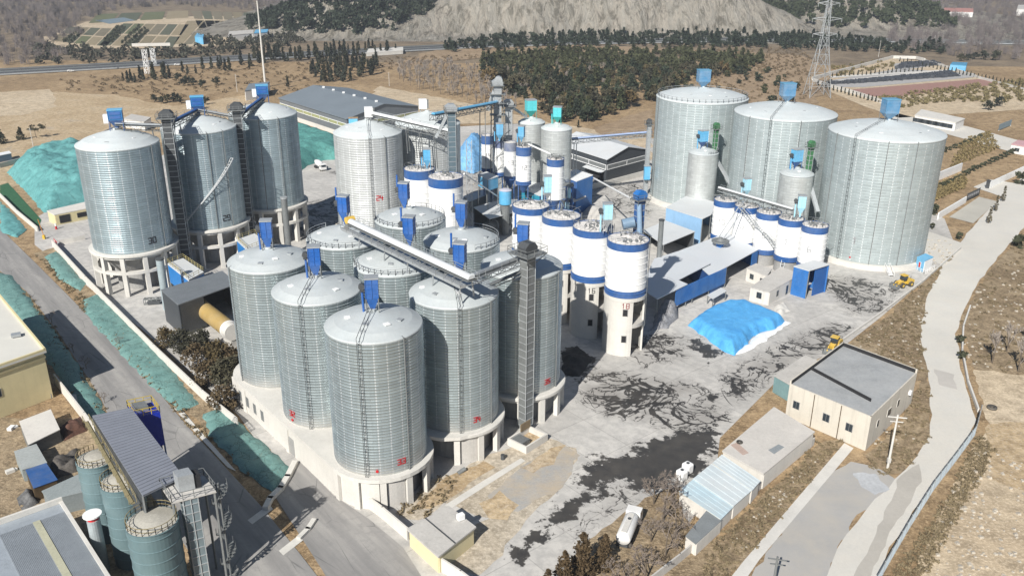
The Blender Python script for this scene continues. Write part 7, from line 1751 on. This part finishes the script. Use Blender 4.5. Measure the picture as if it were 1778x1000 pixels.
wall_run('memorial_wall', 'white wall with pillars joining the black notice board, facing the forecourt', [(1628,381),(1676,352)], 2.4, .4, m_white)
wall_run('memorial_wall', 'long white wall with pillars along the pale road at the right edge', [(1717,327),(1745,314),(1800,288)], 2.6, .4, m_white)
t = thing('notice_board', 'black notice board with pale writing on the white wall by the forecourt', 'notice board', G(1677, 351)); a, b = G(1677, 351), G(1700, 340); MB().obox(a+UP*.6, b-a, (.15, .3, 0), UP*2.6).build('panel', m_dark, t)
bb = MB(); d = (b-a); n = Vector((d.y, -d.x, 0)).normalized()
for i in range(6): bb.obox(a+d*(.1+.14*i)+n*.04+UP*1.5, d*.09, n*.05, UP*1.0)
bb.build('lettering', m_faint, t)
t = thing('gate_pillar', 'dark gate pillar at the end of the long white wall on the right', 'pillar', G(1714, 327)); p = G(1714, 327); MB().box(p, 1.0, 1.0, 3.0, .5).build('shaft', m_dark, t); MB().box(p+UP*3, 1.3, 1.3, .3, .5).build('cap', m_dark, t)
# far houses
for (a, z, wm, rm, lab) in (([(338,64),(352,66),(354,60),(342,58)], 6, m_lblue, m_lblue, 'tiny blue hut on the earth bank beyond the highway'), ([(396,62),(440,58),(440,52),(398,55)], 6, m_vehw, m_conc, 'low pale pillared building beyond the highway, left of the mast'), ([(441,58),(464,56),(466,51),(444,52)], 7, m_vehw, m_lblue, 'white house with a blue roof beyond the highway, by the mast'), ([(1636,20),(1690,21),(1690,15),(1640,14)], 7, m_vehw, M('faded_red_roof', (.42, .20, .17), .8), 'far house with a red roof in the leafless wood at the top right'), ([(1766,16),(1800,17),(1800,9),(1768,9)], 9, m_vehw, m_conc, 'far white house at the top right corner'), ([(636,92),(700,88),(700,82),(640,85)], 3, m_conc_w, m_conc_w, 'low white block beside the highway above the conifer rows'), ([(425,158),(460,152),(468,142),(432,146)], 6, m_vehw, m_roofg, 'white grey roofed house behind the farthest left silo filter'), ([(214,206),(250,212),(262,204),(228,198)], 4.5, m_vehw, m_conc, 'roofless white walled hut behind the silo painted 30')):
    lean('far_house', lab, 'house', a, z, .6, rm, wm, ((0,1,0,None),(1,2,0,None),(2,3,0,None),(3,0,0,None)), inset=.3)
wall_run('highway_wall', 'long pale concrete wall along the foot of the quarry slope at the right', [(1290,72),(1440,66),(1560,66)], 5, 1.0, m_conc_w) if False else None
wall_run('boundary_wall', 'long grey wall from the teal heap to the roofless white hut', [(128,256),(180,236),(210,222)], 2.2, .4, m_conc)
# ================================================================ vehicles and small things
def loader(label, p, rz, s=1.0):
    t = thing('wheel_loader', label, 'wheel loader', p, None); u = Vector((math.cos(rz), math.sin(rz), 0)); q = Vector((-u.y, u.x, 0))
    def side(name, prof, hw, mat, par=t):
        b = MB(); n = len(prof); vs = [p+u*a-q*hw+UP*z for a, z in prof]+[p+u*a+q*hw+UP*z for a, z in prof]
        b.add(vs, [tuple(range(n)), tuple(range(2*n-1, n-1, -1))]+[(i, n+i, n+(i+1) % n, (i+1) % n) for i in range(n)]); return b.build(name, mat, par)
    side('engine_hood', [(-3.3, .9), (-.6, .9), (-.6, 2.2), (-2.6, 2.15), (-3.3, 1.8)], .95, m_yellow)
    side('front_frame', [(-.5, .8), (1.5, .7), (1.7, 1.5), (.4, 1.9), (-.5, 1.6)], .6, m_yellow)
    cab = side('cab', [(-.7, 1.9), (.6, 1.8), (.75, 2.6), (.5, 3.3), (-.6, 3.3)], .75, m_glass)
    b = MB(); b.obox(p-u*.85-q*.9+UP*3.3, u*1.75, q*1.8, UP*.16); b.build('cab_roof', m_yellow, cab)
    for a in (-1.9, 1.3):
        for sd in (-1.15, 1.15):
            w = MB(); w.cyl(p+u*a+q*(sd-.28)+UP*.78, p+u*a+q*(sd+.28)+UP*.78, .78, .78, 20); o = w.build('wheel', m_tyre, t)
            MB().cyl(p+u*a+q*(sd-.3)+UP*.78, p+u*a+q*(sd+.3)+UP*.78, .38, .38, 12).build('rim', m_yellow, o)
    for sd in (-.55, .55):
        b = MB(); b.bar(p+u*.5+q*sd+UP*1.8, p+u*2.0+q*sd+UP*1.5, .22, .35); b.bar(p+u*2.0+q*sd+UP*1.5, p+u*3.0+q*sd+UP*.6, .22, .35); b.build('lift_arm', m_yellow, t)
    bk_ = MB(); pr = [(2.7, .15), (3.9, .05), (3.95, .12), (2.95, .35), (2.85, 1.0), (3.15, 1.35), (3.05, 1.4), (2.65, 1.05)]; n = len(pr)
    vs = [p+u*a-q*1.4+UP*z for a, z in pr]+[p+u*a+q*1.4+UP*z for a, z in pr]
    bk_.add(vs, [tuple(range(n)), tuple(range(2*n-1, n-1, -1))]+[(i, n+i, n+(i+1) % n, (i+1) % n) for i in range(n)])
    for sd in (-1.4, 1.32): bk_.obox(p+u*2.8+q*sd+UP*.12, u*1.0, q*.08, UP*1.0)
    bk_.build('bucket', m_galv_d, t)
    MB().cyl(p-u*2.2+q*.4+UP*2.1, p-u*2.2+q*.4+UP*2.9, .08, .08, 8).build('exhaust', m_dark, t)
    return t
loader('muddy yellow wheel loader in front of the nearest giant silo', G(1567, 497), R_(205))
loader('bright yellow wheel loader behind the black lined roof of the beige block', G(1447, 607), R_(232))
def lorry(label, p, rz, tank=True, s=1.0):
    t = thing('tank_lorry' if tank else 'mixer_lorry', label, 'lorry', p); u = Vector((math.cos(rz), math.sin(rz), 0)); q = Vector((-u.y, u.x, 0))
    def side(name, prof, hw, mat, par=t):
        b = MB(); n = len(prof); vs = [p+u*a-q*hw+UP*z for a, z in prof]+[p+u*a+q*hw+UP*z for a, z in prof]
        b.add(vs, [tuple(range(n)), tuple(range(2*n-1, n-1, -1))]+[(i, n+i, n+(i+1) % n, (i+1) % n) for i in range(n)]); return b.build(name, mat, par)
    cab = side('cab', [(2.2, .6), (4.3, .6), (4.35, 1.6), (4.05, 2.75), (3.9, 2.9), (2.2, 2.9)], 1.22, m_vehw)
    side('windscreen', [(4.30, 1.7), (4.36, 1.75), (4.10, 2.62), (4.02, 2.6)], 1.05, m_glass, cab)
    for sd in (-1.2, 1.2): MB().obox(p+u*2.9+q*(sd-.04)+UP*1.75, u*.95, q*.08, UP*.75).build('side_window', m_glass, cab)
    side('chassis', [(-4.2, .55), (3, .55), (3, .95), (-4.2, .95)], .8, m_dark)
    b = MB(); n = 22
    if tank:
        prof = [(-4.3, .0), (-4.3, 1.0), (-4.0, 1.12), (1.7, 1.12), (1.95, 1.0), (1.95, .0)]
    else: prof = [(-4.4, .35), (-4.2, .7), (-1.8, 1.25), (.4, 1.2), (1.8, .7), (1.8, 0)]
    vs = []
    for a, r in prof:
        for i in range(n): an = 2*math.pi*i/n; vs.append(p+u*a+q*r*1.08*math.cos(an)+UP*((2.05 if tank else 2.3-.08*a)+r*.98*math.sin(an)))
    fs = [(j*n+i, j*n+(i+1) % n, (j+1)*n+(i+1) % n, (j+1)*n+i) for j in range(len(prof)-1) for i in range(n)]
    b.add(vs, fs); b.build('tank' if tank else 'drum', m_vehw, t, True)
    if tank:
        MB().obox(p-u*3.8-q*.45+UP*3.1, u*5.2, q*.9, UP*.1).build('walkway', m_conc_w, t); MB().cyl(p-u*.2+UP*3.15, p-u*.2+UP*3.3, .3, .3, 12).build('hatch', m_dark, t)
    for a in (-3.3, -2.0, 3.1):
        for sd in (-1.05, 1.05): MB().cyl(p+u*a+q*(sd-.17)+UP*.5, p+u*a+q*(sd+.17)+UP*.5, .5, .5, 14).build('wheel', m_tyre, t)
    return t
a, b = G(1082, 950), G(1101, 905); lorry('white tank lorry parked among bare trees at the bottom of the picture', a.lerp(b, .5), math.atan2((b-a).y, (b-a).x))
a, b = G(545, 288), G(567, 300); lorry('white mixer lorry in front of the green netted heap behind the left silos', a.lerp(b, .5), math.atan2((b-a).y, (b-a).x), False)
# sheds and small kit in the yard
kz = 3.6
t = lean('kiosk', 'small bright blue kiosk with a red panel beside the nearest giant silo', 'kiosk', [(1592,446),(1606,453),(1621,446),(1607,440)], kz, .25, m_lblue, m_white, ((0,1,0,m_lblue),(1,2,0,None),(2,3,0,None),(0,3,0,None)), inset=.2)
a, b = G(1592, 446, kz), G(1606, 453, kz); window_on(t, a, b, 1.0, .9, 1.6, .5, mat=m_red, frame=m_vehw, name='red_panel')
pts = [G(1592, 470), G(1604, 476), G(1622, 466)]
MB().rail(pts, 1.1, .08, 1.2).build('barrier_rail', m_white, None, False, 'white pipe barrier standing in front of the bright blue kiosk', 'barrier', org=pts[0])
t = thing('access_stair', 'short white stair down from the plinth of the nearest giant silo', 'stair', G(1543, 468)); a, b = G(1540, 462, 1.5), G(1548, 480, 0)
sb = MB()
for k in range(9): p = a.lerp(b, k/8); sb.obox(p-Vector((.7, 0, .1)), (1.4, 0, 0), (0, .45, 0), UP*.1)
for sd in (-.7, .7): sb.bar(a+Vector((sd, 0, 1)), b+Vector((sd, 0, 1)), .08); sb.bar(a+Vector((sd, 0, 0)), a+Vector((sd, 0, 1)), .08); sb.bar(b+Vector((sd, 0, 0)), b+Vector((sd, 0, 1)), .08)
sb.build('flight', m_white, t)
t = thing('tyre', 'big old tyre lying on pale ground beside the right hand fence', 'tyre', G(1722, 709)); p = G(1722, 709)
tb = MB(); tb.lathe(p.x, p.y, [(.5, .1), (.55, .02), (.95, .02), (1.02, .25), (.95, .5), (.55, .5), (.5, .42), (.5, .1)], 20); tb.build('rubber', m_tyre, t, True)
def upole(label, px, ptop, arm=1.6, mat=None):
    p = G(*px); z = ztop(p.x, p.y, ptop); t = thing('utility_pole', label, 'pole', p); MB().cyl(p, p+UP*z, .24, .16, 10).build('shaft', mat or m_conc_w, t)
    MB().bar(p+Vector((-arm, .3, z-.5)), p+Vector((arm, -.3, z-.5)), .16).build('cross_arm', mat or m_conc_w, t); MB().bar(p+Vector((-arm*.7, .2, z-1.4)), p+Vector((arm*.7, -.2, z-1.4)), .14).build('cross_arm', mat or m_conc_w, t)
    MB().box(p+UP*1.2, .6, .5, .9).build('meter_box', m_conc, t); return t
upole('pale concrete utility pole with cross arms beside the beige block', (1541, 812), 720)
upole('dark utility pole standing on the grey parking ground at the bottom edge', (1342, 1022), 966, 1.3, m_galv_d)
# mesh fence and kerb along the pale road
fp = [G(*q) for q in ((1701,722),(1692,756),(1660,800),(1620,852),(1580,915),(1545,975),(1520,1020))]
t = thing('mesh_fence', 'long blue grey mesh fence along the right edge of the pale road', 'fence', fp[0]); pb = MB(); fr = MB(); m_mesh = M('mesh_panel', (.42, .48, .52), .6, .1, .1)
for a, b in zip(fp[:-1], fp[1:]):
    n = max(1, int((b-a).length/2.6)); d = (b-a)
    for k in range(n):
        p, r = a+d*(k/n), a+d*((k+1)/n); e = (r-p)
        for j in range(8): fr.bar(p+UP*(.2+.28*j), r+UP*(.2+.28*j), .06)
        for j in range(9): fr.bar(p+e*(j/9), p+e*(j/9)+UP*2.35, .055)
        MB().bar(p, p+UP*2.6, .13).build('post', m_galv, t)
    pb.bar(a+UP*2.42, b+UP*2.42, .12)
pb.build('top_rail', m_galv_d, t); fr.build('mesh', m_mesh, t)
wall_run('kerb_wall', 'thin pale kerb wall between the pale road and the rough slope', [(1684,535),(1672,570),(1670,612),(1680,665),(1698,715)], .9, .35, m_conc_w)
for (px, lab) in (((1668,596),'first dark shrub beside the thin pale kerb wall'), ((1671,624),'second dark shrub beside the thin pale kerb wall')): U1(G(*px), 1.1, 0, lab)
# gate barrier, bollards, rubble
p = G(77, 415); t = thing('gate_barrier', 'yellow barrier machine with a thin raised arm at the works gate', 'barrier', p); MB().box(p, .7, .7, 1.3).build('cabinet', m_yellow, t); MB().bar(p+UP*1.2, p+Vector((-1.0, .4, 6.5)), .14).build('arm', m_orange if False else M('arm_orange', (.6, .25, .05), .6), t)
p = G(98, 398); t = thing('barrier_post', 'red and white gate post standing before the yellow gate lodge', 'post', p); MB().cyl(p, p+UP*1.1, .35, .3, 10).build('lower', m_red, t); MB().cyl(p+UP*1.1, p+UP*2.0, .3, .28, 10).build('upper', m_vehw, t)
rr = random.Random(77); sr = MB()
def rock(mb, c, s):
    vs = [c+Vector((rr.uniform(.6, 1)*s*a, rr.uniform(.6, 1)*s*b, rr.uniform(.4, .9)*s*z)) for a, b, z in ((-1,-1,-.6),(1,-1,-.6),(1,1,-.6),(-1,1,-.6),(-.7,-.7,.8),(.7,-.6,.9),(.6,.7,.7),(-.6,.7,.8))]
    mb.add(vs, [(3,2,1,0),(4,5,6,7),(0,1,5,4),(1,2,6,5),(2,3,7,6),(3,0,4,7)])
for poly, n, s in (([(1452,612),(1540,560),(1612,500),(1600,560),(1605,640),(1560,700),(1600,760),(1530,800)], 140, .26), ([(1680,640),(1660,560),(1700,500),(1760,450),(1800,560),(1790,640)], 110, .34), ([(1640,880),(1700,780),(1800,800),(1800,1000),(1600,1010)], 150, .34), ([(1250,960),(1330,870),(1440,770),(1300,950)], 50, .22), ([(1600,405),(1660,425),(1640,470),(1610,470)], 60, .35), ([(600,430),(560,330),(640,320),(900,320),(1050,340),(1130,330),(1130,390),(900,330)], 60, .4)):
    for (x, y) in in_px(poly, n, n, .5): rock(sr, Vector((x, y, .05)), s*rr.uniform(.4, 1.5))
sr.build('loose_stones', M('pale_stone', (.40, .36, .30), .95, 0, .3), None, False, 'loose pale stones strewn over the rough ground', 'stones', None, 'stuff')
# things round the nine silos and road
t = thing('old_frame', 'dark scrap machine frame lying beside the columns of the silo painted 30', 'scrap machine', G(268, 528)); p = G(268, 528)
fb = MB(); fb.lattice(p+Vector((-2.5, 0, .8)), p+Vector((2.5, .6, .8)), 1.4, .2, 3); fb.build('frame', m_galv_d, t); MB().box(p+UP*.2, 3, 1.4, .9, .2).build('engine', m_dark, t)
wall_run('stone_edge', 'crooked row of pale stone slabs across the verge at the podium corner', [(512,806),(500,830),(488,850),(470,868),(462,884)], .7, 1.0, m_conc_w, 'stone row')
wall_run('stone_edge', 'second crooked row of pale slabs across the verge, farther down the road', [(545,905),(535,920),(520,935)], .5, .8, m_conc_w, 'stone row')
sheet('bridge_strip', pxpoly([(430,903),(468,875),(474,884),(438,910)]), .06, 5, m_conc_w); sheet('bridge_strip', pxpoly([(484,956),(520,928),(526,938),(492,964)]), .06, 5, m_conc_w)
sheet('step_path', pxpoly([(772,877),(838,835),(905,795),(912,800),(846,842),(784,882)]), .04, 5, m_conc_w)
sheet('road_repair', jag(pxpoly([(1562,824),(1598,806),(1600,836),(1580,872),(1540,935),(1505,1010),(1478,1010),(1520,925),(1548,868)]), 2, .3, 9), .05, 5, M('worn_concrete', (.40, .375, .335), .9, 0, .12, .1, 1.5))
sheet('road_repair', jag(pxpoly([(1622,640),(1655,650),(1662,676),(1630,668)]), 2, .3, 9), .05, 5, M('worn_concrete', (.44, .415, .38), .9, 0, .1, .1, 1.5))
sheet('road_repair', jag(pxpoly([(1480,820),(1520,822),(1545,850),(1518,860),(1495,845)]), 1, .3, 9), .05, 3, M('cement_spill', (.42, .43, .44), .9, 0, .2, .4, 1.5))
# haze
hz = MB(); hz.box((1000, 4400, -3), 12000, 10000, 140); hz.build('haze', bpy.data.materials.new('haze_air'), None, kind='stuff')
hm = bpy.data.materials['haze_air']; hm.use_nodes = True; nt = hm.node_tree; nt.nodes.clear()
o_ = nt.nodes.new('ShaderNodeOutputMaterial'); v = nt.nodes.new('ShaderNodeVolumePrincipled'); v.inputs['Color'].default_value = (.80, .85, .92, 1); v.inputs['Density'].default_value = .00017; v.inputs['Anisotropy'].default_value = .2
nt.links.new(v.outputs[0], o_.inputs['Volume'])
